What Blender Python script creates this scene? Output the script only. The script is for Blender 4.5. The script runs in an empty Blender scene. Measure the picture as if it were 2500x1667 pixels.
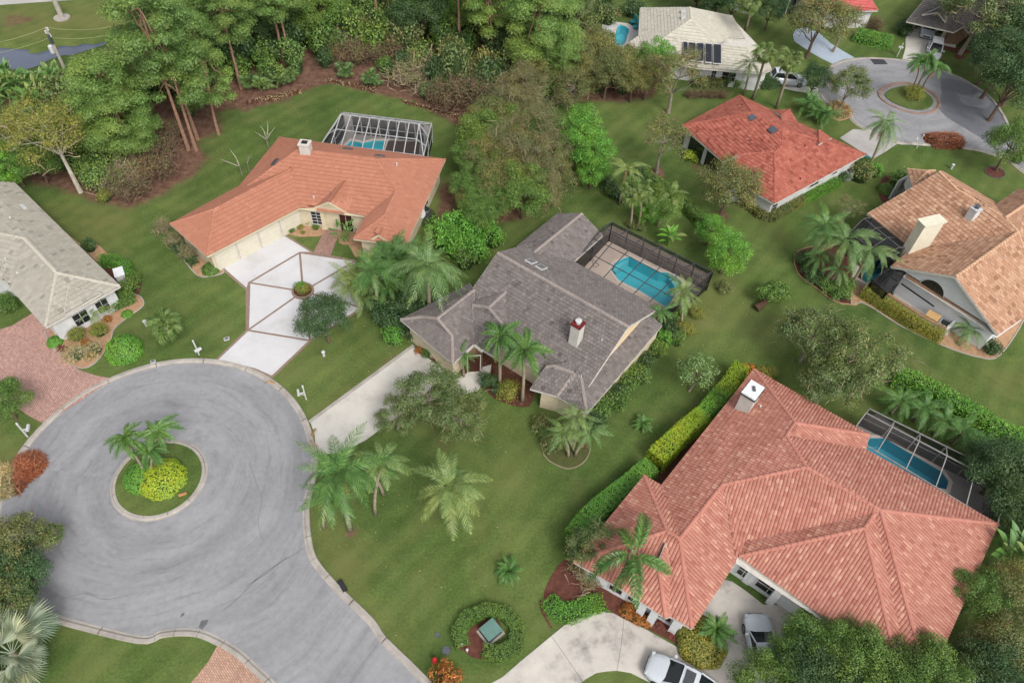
DEBUG = False
import bpy, bmesh, math, random
import numpy as np
from mathutils import Vector, Matrix
from mathutils.geometry import tessellate_polygon

# ------------------------------------------------------------------ camera, light, exposure
SC = bpy.context.scene
COL = SC.collection
HC = 50.0                                   # drone height in metres
_th, _ro = math.radians(50.283), math.radians(3.938)
FW = Vector((0, math.cos(_th), -math.sin(_th)))
_r = Vector((1, 0, 0)); _u = _r.cross(FW)
RT = _r*math.cos(_ro) + _u*math.sin(_ro)
UP = -_r*math.sin(_ro) + _u*math.cos(_ro)
FPX = 1815.0
cd = bpy.data.cameras.new('camera'); cam = bpy.data.objects.new('camera', cd); COL.objects.link(cam)
m3 = Matrix((RT, UP, -FW)).transposed()
cam.matrix_world = Matrix.Translation((0, 0, HC)) @ m3.to_4x4()
cd.sensor_width = 36; cd.lens = FPX/2500*36; cd.clip_start = 0.5; cd.clip_end = 2000
SC.camera = cam

W = bpy.data.worlds.new('World'); SC.world = W; W.use_nodes = True
wn = W.node_tree.nodes; wl = W.node_tree.links
SUN_EL, SUN_AZ = 48, 150                    # degrees; azimuth clockwise from +Y
sky = wn.new('ShaderNodeTexSky'); sky.sky_type = 'NISHITA'; sky.sun_disc = False
sky.sun_elevation = math.radians(SUN_EL); sky.sun_rotation = math.radians(SUN_AZ)
sky.dust_density = 4.0; sky.air_density = 1.0; sky.ozone_density = 1.0
hs = wn.new('ShaderNodeHueSaturation'); hs.inputs['Saturation'].default_value = 0.22   # cloud veil greys the sky
wl.new(sky.outputs[0], hs.inputs['Color']); wl.new(hs.outputs[0], wn['Background'].inputs[0])
wn['Background'].inputs[1].default_value = 0.135
sd = bpy.data.lights.new('sun', 'SUN'); sd.energy = 1.25; sd.angle = math.radians(20); sd.color = (1, .95, .88)
so = bpy.data.objects.new('sun', sd); COL.objects.link(so)
_a, _e = math.radians(SUN_AZ), math.radians(SUN_EL)
so.rotation_euler = Vector((math.sin(_a)*math.cos(_e), math.cos(_a)*math.cos(_e), math.sin(_e))).to_track_quat('Z', 'Y').to_euler()
SC.view_settings.view_transform = 'Standard'; SC.view_settings.look = 'None'
SC.view_settings.gamma = 1; SC.view_settings.exposure = 0.68
try: SC.view_settings.use_curve_mapping = False
except Exception: pass
SC.cycles.max_bounces = 8; SC.cycles.transparent_max_bounces = 16

random.seed(7); RNG = np.random.default_rng(7)
PI = math.pi
# ------------------------------------------------------------------ site survey: measured image points -> ground positions
FR = {'O': (0, 0, .9408), 'A1': (0, 0, 2.8), 'A2': (600, 0, 2.8), 'A3': (1200, 0, 2.8), 'A4': (1800, 0, 2.8),
      'B1': (0, 400, 2.8), 'B2': (600, 480, 2.8), 'B3': (1200, 480, 2.8), 'B4': (1800, 400, 2.8),
      'C1': (0, 900, 2.044), 'C2': (600, 1000, 2.351), 'C3': (1200, 1000, 2.351), 'C4': (1800, 900, 2.044), 'P': (0, 0, 1)}
CP = Vector((0, 0, HC))
def px(fr, x, y):
    a, b, s = FR[fr]; return a + x/s, b + y/s
def ray(fr, x, y):
    X, Y = px(fr, x, y)
    return FW*FPX + RT*(X-1250) - UP*(Y-833.5)
def G(fr, x, y, z=0.0):
    d = ray(fr, x, y); return CP + d*((z-HC)/d.z)
def GP(fr, s, z=0.0):
    v = [float(t) for t in s.replace(',', ' ').split()]
    return [G(fr, v[i], v[i+1], z) for i in range(0, len(v), 2)]
def onplane(fr, x, y, p, q, slope):
    """where the sight line meets the roof plane that rises at `slope` to the left of the level edge p->q"""
    d = ray(fr, x, y); n = Vector((-(q.y-p.y), q.x-p.x)).normalized()
    # z = p.z + slope*dot(n, P-p)
    k0 = HC - p.z - slope*(n.x*(0-p.x) + n.y*(0-p.y)); k1 = d.z - slope*(n.x*d.x + n.y*d.y)
    return CP + d*(-k0/k1)
def proj(P):
    d = P-CP; w = d.dot(FW); return 1250+FPX*d.dot(RT)/w, 833.5-FPX*d.dot(UP)/w

# ------------------------------------------------------------------ materials
def nodes(name):
    m = bpy.data.materials.new(name); m.use_nodes = True
    return m, m.node_tree.nodes, m.node_tree.links, m.node_tree.nodes['Principled BSDF']
def rgba(c): return (c[0], c[1], c[2], 1)
def lin(r, g, b):
    f = lambda v: (v/255/12.92) if v <= 10.3 else ((v/255+.055)/1.055)**2.4
    return (f(r), f(g), f(b))
def mix(n, l, fac, a, b, mode='MIX'):
    x = n.new('ShaderNodeMix'); x.data_type = 'RGBA'; x.blend_type = mode
    for s, v in ((0, fac), (6, a), (7, b)):
        if isinstance(v, (int, float)): x.inputs[s].default_value = v
        elif isinstance(v, tuple): x.inputs[s].default_value = rgba(v)
        else: l.new(v, x.inputs[s])
    return x.outputs[2]
def noise(n, l, scale, detail=4, rough=.55, co=None, dist=0):
    x = n.new('ShaderNodeTexNoise'); x.inputs['Scale'].default_value = scale
    x.inputs['Detail'].default_value = detail; x.inputs['Roughness'].default_value = rough
    x.inputs['Distortion'].default_value = dist
    if co is not None: l.new(co, x.inputs['Vector'])
    return x.outputs['Fac']
def ramp(n, l, fac, stops):
    r = n.new('ShaderNodeValToRGB'); e = r.color_ramp.elements
    while len(e) < len(stops): e.new(.5)
    for k, (p, c) in zip(e, stops):
        k.position = p; k.color = rgba(c) if isinstance(c, tuple) else (c, c, c, 1)
    if fac is not None: l.new(fac, r.inputs[0])
    return r.outputs[0]
def wco(n): return n.new('ShaderNodeNewGeometry').outputs['Position']
def oco(n): return n.new('ShaderNodeTexCoord').outputs['Object']
def bump(n, l, b, h, st, dist=.02):
    x = n.new('ShaderNodeBump'); x.inputs['Strength'].default_value = st; x.inputs['Distance'].default_value = dist
    l.new(h, x.inputs['Height']); l.new(x.outputs[0], b.inputs['Normal'])
def M(name, c1, c2=None, sc=1.5, rough=.8, bmp=0, bsc=20, c3=None, spec=.3, metal=0, world=True):
    m, n, l, b = nodes(name)
    b.inputs['Roughness'].default_value = rough; b.inputs['Specular IOR Level'].default_value = spec
    b.inputs['Metallic'].default_value = metal
    co = wco(n) if world else oco(n)
    if c2 is None: c2 = tuple(v*.82 for v in c1)
    st = [(.32, c1), (.68, c2)] if c3 is None else [(.3, c1), (.52, c2), (.74, c3)]
    c = ramp(n, l, noise(n, l, sc, 6, .65, co), st)
    f = noise(n, l, 25, 3, .6, co)
    c = mix(n, l, .22, c, ramp(n, l, f, [(.3, .35), (.7, 1.0)]), 'MULTIPLY')
    l.new(c, b.inputs['Base Color'])
    if bmp: bump(n, l, b, noise(n, l, bsc, 4, .6, co), bmp)
    return m
def Mtile(name, cols, rough=.75, stain=.35, var=1.0):
    """roof tile: each tile carries its own tint value; weather stains on top"""
    m, n, l, b = nodes(name); co = wco(n)
    a = n.new('ShaderNodeAttribute'); a.attribute_name = 'tint'
    k = len(cols)
    c = ramp(n, l, a.outputs['Fac'], [(i/(k-1) if k > 1 else 0, cc) for i, cc in enumerate(cols)])
    st = noise(n, l, .5, 6, .65, co)
    c = mix(n, l, stain, c, ramp(n, l, st, [(.3, .6), (.62, 1.0)]), 'MULTIPLY')
    f = noise(n, l, 9, 4, .65, co)
    c = mix(n, l, .35, c, ramp(n, l, f, [(.25, .6), (.7, 1.0)]), 'MULTIPLY')
    l.new(c, b.inputs['Base Color']); b.inputs['Roughness'].default_value = rough
    b.inputs['Specular IOR Level'].default_value = .25
    bump(n, l, b, noise(n, l, 40, 3, .6, co), .3, .01)
    return m
def Mleaf(name, dark, mid, light, sc=.8, trans=.25, rough=.48, spec=.4, alt=None, altp=.0):
    m, n, l, b = nodes(name); K = lambda c: tuple(min(.6, v*f) for v, f in zip(c, (2.15, 2.05, 1.95)))
    dark, mid, light = K(dark), K(mid), K(light); alt = K(alt) if alt else None
    g = n.new('ShaderNodeNewGeometry'); oi = n.new('ShaderNodeObjectInfo')
    c = ramp(n, l, g.outputs['Random Per Island'], [(0, dark), (.5, mid), (1, light)])
    if alt: c = mix(n, l, ramp(n, l, g.outputs['Random Per Island'], [(1-altp-.02, 0.0), (1-altp, 1.0)]), c, alt)
    nz = noise(n, l, sc, 3, .6, g.outputs['Position'])
    c = mix(n, l, .45, c, ramp(n, l, nz, [(.33, .6), (.66, 1.15)]), 'MULTIPLY')
    nz2 = noise(n, l, sc*.55, 2, .5, g.outputs['Position'])
    c = mix(n, l, .55, c, ramp(n, l, nz2, [(.36, (.78, .92, .85)), (.5, (1, 1, 1)), (.66, (1.35, 1.12, .8))]), 'MULTIPLY')
    c = mix(n, l, .30, c, ramp(n, l, oi.outputs['Random'], [(0, (.62, .68, .6)), (.5, (1, 1, 1)), (1, (1.15, 1.05, .8))]), 'MULTIPLY')
    l.new(c, b.inputs['Base Color']); b.inputs['Roughness'].default_value = rough
    b.inputs['Specular IOR Level'].default_value = spec
    if trans:
        t = n.new('ShaderNodeBsdfTranslucent'); l.new(c, t.inputs[0])
        mx = n.new('ShaderNodeMixShader'); mx.inputs[0].default_value = trans
        l.new(b.outputs[0], mx.inputs[1]); l.new(t.outputs[0], mx.inputs[2])
        l.new(mx.outputs[0], n['Material Output'].inputs[0])
    return m

# ------------------------------------------------------------------ mesh helpers
class B:
    def __init__(s): s.v = []; s.f = []; s.m = []; s.t = []
    def add(s, vs, fs, m=0, t=0.0):
        k = len(s.v); s.v += [tuple(x) for x in vs]; s.f += [tuple(i+k for i in f) for f in fs]
        s.m += [m]*len(fs); s.t += [t]*len(fs)
    def poly(s, pts, m=0, t=0.0): s.add(pts, [tuple(range(len(pts)))], m, t)
    def tess(s, loops, z=None, m=0):
        """filled polygon(s), outer loop then holes"""
        L = [[Vector(p) for p in lp] for lp in loops]; fl = [p for lp in L for p in lp]
        tr = tessellate_polygon(L); out = []
        for a, b_, c in tr:
            n = (fl[b_]-fl[a]).cross(fl[c]-fl[a])
            out.append((a, b_, c) if n.z >= 0 else (a, c, b_))
        s.add(fl, out, m)
    def box(s, c, sz, rz=0, m=0, mat=None):
        x, y, z = (d/2 for d in sz); R = mat or Matrix.Rotation(rz, 3, 'Z'); c = Vector(c)
        vs = [c + R @ Vector((i*x, j*y, k*z)) for k in (-1, 1) for i, j in ((-1, -1), (1, -1), (1, 1), (-1, 1))]
        s.add(vs, [(3, 2, 1, 0), (4, 5, 6, 7), (0, 1, 5, 4), (1, 2, 6, 5), (2, 3, 7, 6), (3, 0, 4, 7)], m)
    def beam(s, p, q, w, h=None, m=0, up=Vector((0, 0, 1))):
        p, q = Vector(p), Vector(q); d = (q-p)
        if d.length < 1e-5: return
        L = d.length; d.normalize()
        sx = d.cross(up)
        if sx.length < 1e-3: sx = d.cross(Vector((1, 0, 0)))
        sx.normalize(); uz = sx.cross(d)
        s.box((p+q)/2, (w, L, h or w), mat=Matrix((sx, d, uz)).transposed(), m=m)
    def prism(s, pts, z0, z1, m=0, cap=True, base=False, mside=None):
        n = len(pts); lo = [(p[0], p[1], z0) for p in pts]; hi = [(p[0], p[1], z1) for p in pts]
        ms = m if mside is None else mside
        s.add(lo+hi, [(i, (i+1) % n, n+(i+1) % n, n+i) for i in range(n)], ms)
        if cap: s.tess([hi], m=m)
    def tube(s, pts, rad, n=6, m=0, cap=True):
        pts = [Vector(p) for p in pts]; k = len(pts)
        if not hasattr(rad, '__len__'): rad = [rad]*k
        vs = []; x = None
        for i, p in enumerate(pts):
            d = (pts[min(i+1, k-1)]-pts[max(i-1, 0)])
            if d.length < 1e-6: d = Vector((0, 0, 1))
            d.normalize()
            if x is None:
                x = d.orthogonal().normalized()
            x = (x-d*x.dot(d)); x = x.normalized() if x.length > 1e-5 else d.orthogonal().normalized()
            y = d.cross(x)
            vs += [p+(x*math.cos(2*PI*j/n)+y*math.sin(2*PI*j/n))*rad[i] for j in range(n)]
        fs = [(i*n+j, i*n+(j+1) % n, (i+1)*n+(j+1) % n, (i+1)*n+j) for i in range(k-1) for j in range(n)]
        if cap: fs += [tuple(range(n))[::-1], tuple(range((k-1)*n, k*n))]
        s.add(vs, fs, m)
    def lathe(s, c, prof, n=12, m=0):
        """prof: (radius, z) list around a vertical axis at c"""
        vs = [(c[0]+r*math.cos(2*PI*j/n), c[1]+r*math.sin(2*PI*j/n), c[2]+z) for r, z in prof for j in range(n)]
        fs = [(i*n+j, i*n+(j+1) % n, (i+1)*n+(j+1) % n, (i+1)*n+j) for i in range(len(prof)-1) for j in range(n)]
        fs += [tuple(range((len(prof)-1)*n, len(prof)*n))]
        s.add(vs, fs, m)
    def mesh(s, name, mats, off=None, tint=False):
        me = bpy.data.meshes.new(name); o = off or Vector((0, 0, 0))
        me.from_pydata([(x-o[0], y-o[1], z-o[2]) for x, y, z in s.v], [], s.f)
        for mt in (mats if isinstance(mats, (list, tuple)) else [mats]): me.materials.append(mt)
        if any(s.m): me.polygons.foreach_set('material_index', s.m)
        if tint:
            a = me.attributes.new('tint', 'FLOAT', 'FACE'); a.data.foreach_set('value', s.t)
        return me
    def obj(s, name, mats, parent=None, kind=None, tint=False, smooth=False):
        if not s.f: return None
        off, q = None, parent
        while q is not None and off is None:
            if 'base' in q: off = Vector(q['base'])
            q = q.parent
        me = s.mesh(name, mats, off, tint)
        if smooth: me.polygons.foreach_set('use_smooth', [True]*len(me.polygons))
        return link(name, me, parent, kind)
def link(name, me, parent=None, kind=None, mw=None):
    o = bpy.data.objects.new(name, me); COL.objects.link(o)
    if parent is not None: o.parent = parent
    if kind: o['kind'] = kind
    if mw is not None: o.matrix_basis = mw
    return o
def tag(o, label, cat, group=None):
    o['label'] = label; o['category'] = cat
    if group: o['group'] = group
    return o
def thing(name, label, cat, loc=(0, 0, 0), group=None):
    o = bpy.data.objects.new(name, None); COL.objects.link(o); o.location = loc; o.empty_display_size = .3
    o['base'] = tuple(loc)
    return tag(o, label, cat, group)
def sub(parent, mesh_obj):
    """make mesh_obj (built in its thing's space) a sub-part"""
    mesh_obj.parent = parent; return mesh_obj
def dup(root, loc, rz=0, sc=1, label=None, group=None, szz=None):
    r = root.copy(); COL.objects.link(r); r.location = loc; r.rotation_euler = (0, 0, rz)
    r.scale = (sc, sc, sc*(szz or 1))
    if label: r['label'] = label
    if group: r['group'] = group
    for ch in root.children:
        c = ch.copy(); COL.objects.link(c); c.parent = r
        for g in ch.children:
            d = g.copy(); COL.objects.link(d); d.parent = c
    return r
def arr_mesh(name, V, quads, mats, mi=None):
    """fast mesh from numpy: V (n,3), quads (m,4)"""
    me = bpy.data.meshes.new(name); nv, nf = len(V), len(quads)
    me.vertices.add(nv); me.vertices.foreach_set('co', np.ascontiguousarray(V, np.float32).ravel())
    k = quads.shape[1]
    me.loops.add(nf*k); me.loops.foreach_set('vertex_index', np.ascontiguousarray(quads, np.int32).ravel())
    me.polygons.add(nf); me.polygons.foreach_set('loop_start', np.arange(0, nf*k, k, dtype=np.int32))
    me.polygons.foreach_set('loop_total', np.full(nf, k, np.int32))
    for mt in (mats if isinstance(mats, (list, tuple)) else [mats]): me.materials.append(mt)
    if mi is not None: me.polygons.foreach_set('material_index', mi.astype(np.int32))
    me.update(calc_edges=True); return me
def inside(p, poly):
    c = False; n = len(poly); x, y = p[0], p[1]
    for i in range(n):
        a, b = poly[i], poly[(i+1) % n]
        if (a[1] > y) != (b[1] > y) and x < (b[0]-a[0])*(y-a[1])/(b[1]-a[1])+a[0]: c = not c
    return c
def area2(p): return sum(p[i][0]*p[(i+1) % len(p)][1]-p[(i+1) % len(p)][0]*p[i][1] for i in range(len(p)))/2
def ccw(p): return p if area2(p) > 0 else p[::-1]
def offset(poly, d):
    """move the sides of a CCW polygon inward by d"""
    n = len(poly); out = []
    for i in range(n):
        a, b, c = (Vector((poly[j][0], poly[j][1])) for j in ((i-1) % n, i, (i+1) % n))
        e1, e2 = (b-a).normalized(), (c-b).normalized()
        n1, n2 = Vector((-e1.y, e1.x)), Vector((-e2.y, e2.x)); k = 1+n1.dot(n2)
        v = b+(n1+n2)*(d/max(k, .35)); out.append(Vector((v.x, v.y, poly[i][2] if len(poly[i]) > 2 else 0)))
    return out
def smooth_loop(P, n=4, closed=True):
    """Catmull-Rom through the points"""
    out = []; k = len(P)
    rng = range(k) if closed else range(k-1)
    for i in rng:
        p = [P[(i+j) % k] if closed else P[min(max(i+j, 0), k-1)] for j in (-1, 0, 1, 2)]
        for q in range(n):
            t = q/n
            out.append(.5*((2*p[1])+(p[2]-p[0])*t+(2*p[0]-5*p[1]+4*p[2]-p[3])*t*t+(3*p[1]-p[0]-3*p[2]+p[3])*t**3))
    if not closed: out.append(P[-1])
    return out
# ------------------------------------------------------------------ roofs and houses
def clip_half(P, a, b):
    """keep what is left of a->b; P: list of (u,v,h)"""
    out = []; n = len(P)
    f = lambda p: (b[0]-a[0])*(p[1]-a[1])-(b[1]-a[1])*(p[0]-a[0])
    for i in range(n):
        p, q = P[i], P[(i+1) % n]; d, e = f(p), f(q)
        if d >= 0: out.append(p)
        if (d >= 0) != (e >= 0):
            t = d/(d-e); out.append(tuple(p[k]+(q[k]-p[k])*t for k in range(len(p))))
    return out
def seg_hit(a, b, lo, hi):
    t0, t1 = 0., 1.; dx, dy = b[0]-a[0], b[1]-a[1]
    for p, q in ((-dx, a[0]-lo[0]), (dx, hi[0]-a[0]), (-dy, a[1]-lo[1]), (dy, hi[1]-a[1])):
        if abs(p) < 1e-9:
            if q < 0: return False
        else:
            r = q/p
            if p < 0: t0 = max(t0, r)
            else: t1 = min(t1, r)
    return t0 < t1
class Face:
    """a roof slope: level direction U, up-slope direction Vv; heights follow the triangulated polygon"""
    def __init__(s, pts):
        s.p = [Vector(p) for p in pts]; n = Vector((0, 0, 0)); k = len(s.p)
        for i in range(k):
            a, b = s.p[i], s.p[(i+1) % k]
            n += Vector(((a.y-b.y)*(a.z+b.z), (a.z-b.z)*(a.x+b.x), (a.x-b.x)*(a.y+b.y)))
        if n.z < 0: s.p.reverse(); n = -n
        s.n = n.normalized(); s.c = sum(s.p, Vector())/k
        s.U = Vector((0, 0, 1)).cross(s.n).normalized() if abs(s.n.z) < .9999 else Vector((1, 0, 0))
        s.V = s.n.cross(s.U)
        s.uv = [((p-s.c).dot(s.U), (p-s.c).dot(s.V), (p-s.c).dot(s.n)) for p in s.p]
        s.dev = max(abs(t[2]) for t in s.uv)
        s.tr = tessellate_polygon([[Vector((a, b, 0)) for a, b, _ in s.uv]])
    def h(s, u, v):
        best = None
        for a, b, c in s.tr:
            A, Bq, C = s.uv[a], s.uv[b], s.uv[c]
            d = (Bq[0]-A[0])*(C[1]-A[1])-(C[0]-A[0])*(Bq[1]-A[1])
            if abs(d) < 1e-9: continue
            w1 = ((u-A[0])*(C[1]-A[1])-(C[0]-A[0])*(v-A[1]))/d
            w2 = ((Bq[0]-A[0])*(v-A[1])-(u-A[0])*(Bq[1]-A[1]))/d
            m = min(w1, w2, 1-w1-w2); hh = A[2]+w1*(Bq[2]-A[2])+w2*(C[2]-A[2])
            if best is None or m > best[0]: best = (m, hh)
            if m >= 0: break
        return best[1] if best else 0.
    def at(s, u, v, h): return s.c+s.U*u+s.V*v+s.n*h
TILES = {'s': dict(w=.235, l=.36, th=.04), 'flat': dict(w=.34, l=.42, th=.06), 'shake': dict(w=.3, l=.31, th=.065),
         'wave': dict(w=.4, l=.4, th=.05)}
LIP = {'s': (4, 5, 6, 7), 'flat': (1,), 'shake': (1,), 'wave': (1,)}  # front lip faces, tinted darker: course shade lines painted into the tile colour
def tile_polys(kind, w, l, th):
    """one tile in its own (u, v, h) frame, from 0..w, 0..l; returns verts, faces"""
    if kind == 's':
        us = (0.01, .28*w, .62*w, .9*w, w-.004); hs = (.01, .042, .044, .012, .004)
        vs = [(u, v, h+(th if v == 0 else .006)) for v in (0, l+.03) for u, h in zip(us, hs)] + [(u, 0, 0) for u in us]
        fs = [(i, i+1, 6+i, 5+i) for i in range(4)] + [(10+i, 11+i, i+1, i) for i in range(4)]
    else:
        g = .004 if kind == 'flat' else .012
        vs = [(g, 0, th), (w-g, 0, th), (w-g, l+.02, .008), (g, l+.02, .008), (g, 0, -.01), (w-g, 0, -.01), (w-g, l+.02, -.01), (g, l+.02, -.01)]
        fs = [(0, 1, 2, 3), (4, 5, 1, 0), (5, 6, 2, 1), (7, 4, 0, 3)]
    return vs, fs
class House:
    def __init__(s, name, label, eave, roofmat, kind, wallmat, trim, fr_center, n_ind=300, slope=.42, category='house', var=.16):
        s.var = var
        c = G(*fr_center); s.root = thing(name, label, category, c)
        s.P = {}; s.e = eave; s.rm, s.kind, s.wm, s.tm = roofmat, kind, wallmat, trim
        s.sl = slope; s.faces = []; s.n_ind = n_ind; s.name = name
    def v(s, spec):
        """name frame x y how ; how = e | z<height> | a>b[*slope] (roof plane rising to the left of eave a->b) | =other (same height)"""
        for ln in spec.strip().split(';'):
            w = ln.split()
            if not w: continue
            nm, fr, x, y, how = w[0], w[1], float(w[2]), float(w[3]), w[4] if len(w) > 4 else 'e'
            if how == 'e': p = G(fr, x, y, s.e)
            elif how[0] == 'z': p = G(fr, x, y, float(how[1:]))
            elif how[0] == '=':
                o, _, dz = how[1:].partition('-'); p = G(fr, x, y, s.P[o].z-(float(dz) if dz else 0))
            else:
                e, _, sl = how.partition('*'); a, b = e.split('>')
                p = onplane(fr, x, y, s.P[a], s.P[b], float(sl) if sl else s.sl)
            s.P[nm] = p
    def f(s, spec):
        for t in spec.split(';'):
            k = t.split()
            if k: s.faces.append(k)
    def report(s):
        print('HOUSE', s.name, {k: tuple(round(c, 1) for c in p) for k, p in s.P.items()})
        for k in s.faces:
            F = Face([s.P[i] for i in k]); sl = math.hypot(F.n.x, F.n.y)/max(F.n.z, 1e-6)
            print('   ', ' '.join(k), 'slope %.2f dev %.2f' % (sl, F.dev))
    def roof(s, capmat=None, caps=True, capr=.13):
        T = TILES[s.kind]; w, l, th = T['w'], T['l'], T['th']; base = B(); stuff = B(); cand = []
        tv, tf = tile_polys(s.kind, w, l, th)
        for k in s.faces:
            F = Face([s.P[i] for i in k])
            base.add([p-Vector((0, 0, .02)) for p in F.p], [t if (F.p[t[1]]-F.p[t[0]]).cross(F.p[t[2]]-F.p[t[0]]).z > 0 else t[::-1] for t in F.tr])
            us = [t[0] for t in F.uv]; vs = [t[1] for t in F.uv]; v0, v1, u0, u1 = min(vs), max(vs), min(us), max(us)
            poly = [(a, b) for a, b, _ in F.uv]; n = len(poly)
            row = 0; v = v0-.02
            while v < v1:
                off = (row % 2)*w*.5 if s.kind in ('flat', 'shake', 'wave') else 0
                u = u0-off-.01
                while u < u1:
                    ww = w
                    cs = [(u+a*ww, v+b*l) for a in (.02, .98) for b in (.05, .98)]
                    cin = inside((u+w/2, v+l/2), poly)
                    if cin or any(inside(q, poly) for q in cs):
                        lo, hi = (u, v+.01), (u+w, v+l+.03)
                        cut = [i for i in range(n) if seg_hit(poly[i], poly[(i+1) % n], lo, hi) and abs(poly[i][1]-poly[(i+1) % n][1]) > .05]
                        tint = min(1, max(.22, random.gauss(.62, s.var)))
                        hj = random.uniform(0, .012) if s.kind != 's' else random.uniform(0, .006)
                        if s.kind == 'shake': hj = random.uniform(0, .02)
                        cu, cv = u+w/2, v+l/2; e = .2
                        h00 = F.h(cu, cv)+.005+hj; hu = (F.h(cu+e, cv)-F.h(cu-e, cv))/(2*e); hv = (F.h(cu, cv+e)-F.h(cu, cv-e))/(2*e)
                        H = lambda a, b, h00=h00, hu=hu, hv=hv, cu=cu, cv=cv: h00+hu*(a-cu)+hv*(b-cv)
                        if not cut and cin:
                            m = [F.at(u+a, v+b, H(u+a, v+b)+h) for a, b, h in tv]
                            cand.append(((F.at(cu, cv, 0)-CP).length, m, tint, (F, u, v, H)))
                        else:
                            for fi, fc in enumerate(tf):
                                pl = [(u+tv[i][0], v+tv[i][1], tv[i][2]) for i in fc]
                                for i in cut:
                                    if len(pl) > 2: pl = clip_half(pl, poly[i], poly[(i+1) % n])
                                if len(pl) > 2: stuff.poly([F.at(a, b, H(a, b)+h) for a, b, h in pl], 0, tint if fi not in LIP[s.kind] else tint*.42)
                    u += w
                v += l; row += 1
        cand.sort(key=lambda t: t[0])
        # the tiles that show largest stand alone, sharing a few meshes; the rest are one covering
        protos = []
        for i in range(8):
            me = bpy.data.meshes.new('roof_tile'); me.from_pydata(tv, [], tf); me.materials.append(s.rm)
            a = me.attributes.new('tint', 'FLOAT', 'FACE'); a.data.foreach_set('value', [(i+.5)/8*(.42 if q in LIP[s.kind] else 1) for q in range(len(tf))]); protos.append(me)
        ro = s.root; bs = Vector(ro['base'])
        roof = base.obj('roof', s.rm, ro)
        for d, m, tint, (F, u, v, H) in cand[:s.n_ind]:
            o = F.at(u, v, H(u, v)); ax = (F.at(u+1, v, H(u+1, v))-o); ay = (F.at(u, v+1, H(u, v+1))-o)
            R = Matrix((ax, ay, ax.cross(ay))).transposed().to_4x4(); R.translation = o-bs
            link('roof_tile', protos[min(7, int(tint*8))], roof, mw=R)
        for d, m, tint, _ in cand[s.n_ind:]:
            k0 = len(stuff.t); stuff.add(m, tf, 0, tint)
            for q in LIP[s.kind]: stuff.t[k0+q] = tint*.42  # painted shade on the lip of each course
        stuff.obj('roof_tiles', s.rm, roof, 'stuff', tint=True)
        # edges: hips and ridges capped, valleys lined, eaves with gutter board, rakes with barge board
        E = {}
        for k in s.faces:
            for i in range(len(k)): E.setdefault(frozenset((k[i], k[(i+1) % len(k)])), []).append(k)
        trim = B()
        for e, fs in E.items():
            a, b = (s.P[i] for i in sorted(e))
            if len(fs) == 2 and caps:
                F1, F2 = (Face([s.P[i] for i in k]) for k in fs)
                mid = (a+b)/2; convex = (F2.c-mid).dot(F1.n) < -.02
                if convex:
                    cb = B(); d = b-a; L = d.length; kk = max(1, int(L/.42)); d.normalize()
                    if L < .3: continue
                    up = (F1.n+F2.n).normalized(); sx = d.cross(up).normalized()
                    lo, hi = (a, b) if a.z <= b.z else (b, a); dd = (hi-lo)/kk
                    for j in range(kk):
                        p, q = lo+dd*j, lo+dd*(j+1.12); tt = min(1, max(0, random.gauss(.7, .15)))
                        vs = []
                        for P0, lift, r in ((p, .03, capr*1.08), (q, 0.0, capr*.9)):
                            for an in (0, .25, .5, .75, 1):
                                g = PI*an; vs.append(P0+sx*(math.cos(g)*r)+up*(math.sin(g)*r*.75+lift-.01))
                        cb.add(vs, [(i, i+1, 6+i, 5+i) for i in range(4)]+[(0, 1, 2, 3, 4)], 0, tt)
                    cb.obj('ridge_cap', capmat or s.rm, roof, tint=True)
            elif len(fs) == 1:
                if abs(a.z-b.z) < .15*(a-b).length:
                    trim.beam(a-Vector((0, 0, .11)), b-Vector((0, 0, .11)), .05, .18)
                else:
                    trim.beam(a-Vector((0, 0, .09)), b-Vector((0, 0, .09)), .06, .2)
        trim.obj('fascia', s.tm, ro)
        return roof
    def walls(s, names, inset=.5, z0=0.0, extra=(), soffit=True, top=None):
        pl = ccw([s.P[i] for i in names.split()]); top = top or s.e-.22
        ip = offset(pl, inset); b = B(); b.prism(ip, z0, top, cap=False)
        s.wall = b.obj('wall', s.wm, s.root)
        if soffit:
            b = B(); b.tess([[Vector((p[0], p[1], top)) for p in offset(pl, .03)]]); b.f = [f[::-1] for f in b.f]
            b.obj('soffit', s.tm, s.root)
        s.ip = ip; return ip
    def wallpoint(s, i, t, z):
        a, b = s.ip[i], s.ip[(i+1) % len(s.ip)]
        p = Vector((a[0], a[1], 0)).lerp(Vector((b[0], b[1], 0)), t); p.z = z; return p
    def opening(s, kind, i, t, w, h, z, glass, frame, bars=(1, 1), depth=.06, fw=.07, arch=False):
        """a window or door on wall side i, centred at fraction t: frame > pane(s)"""
        a, b = s.ip[i], s.ip[(i+1) % len(s.ip)]; d = Vector((b[0]-a[0], b[1]-a[1], 0)).normalized(); nrm = Vector((d.y, -d.x, 0))
        c = s.wallpoint(i, t, z); return wall_opening(s.root, kind, c, d, nrm, w, h, glass, frame, bars, depth, fw, arch)
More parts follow.
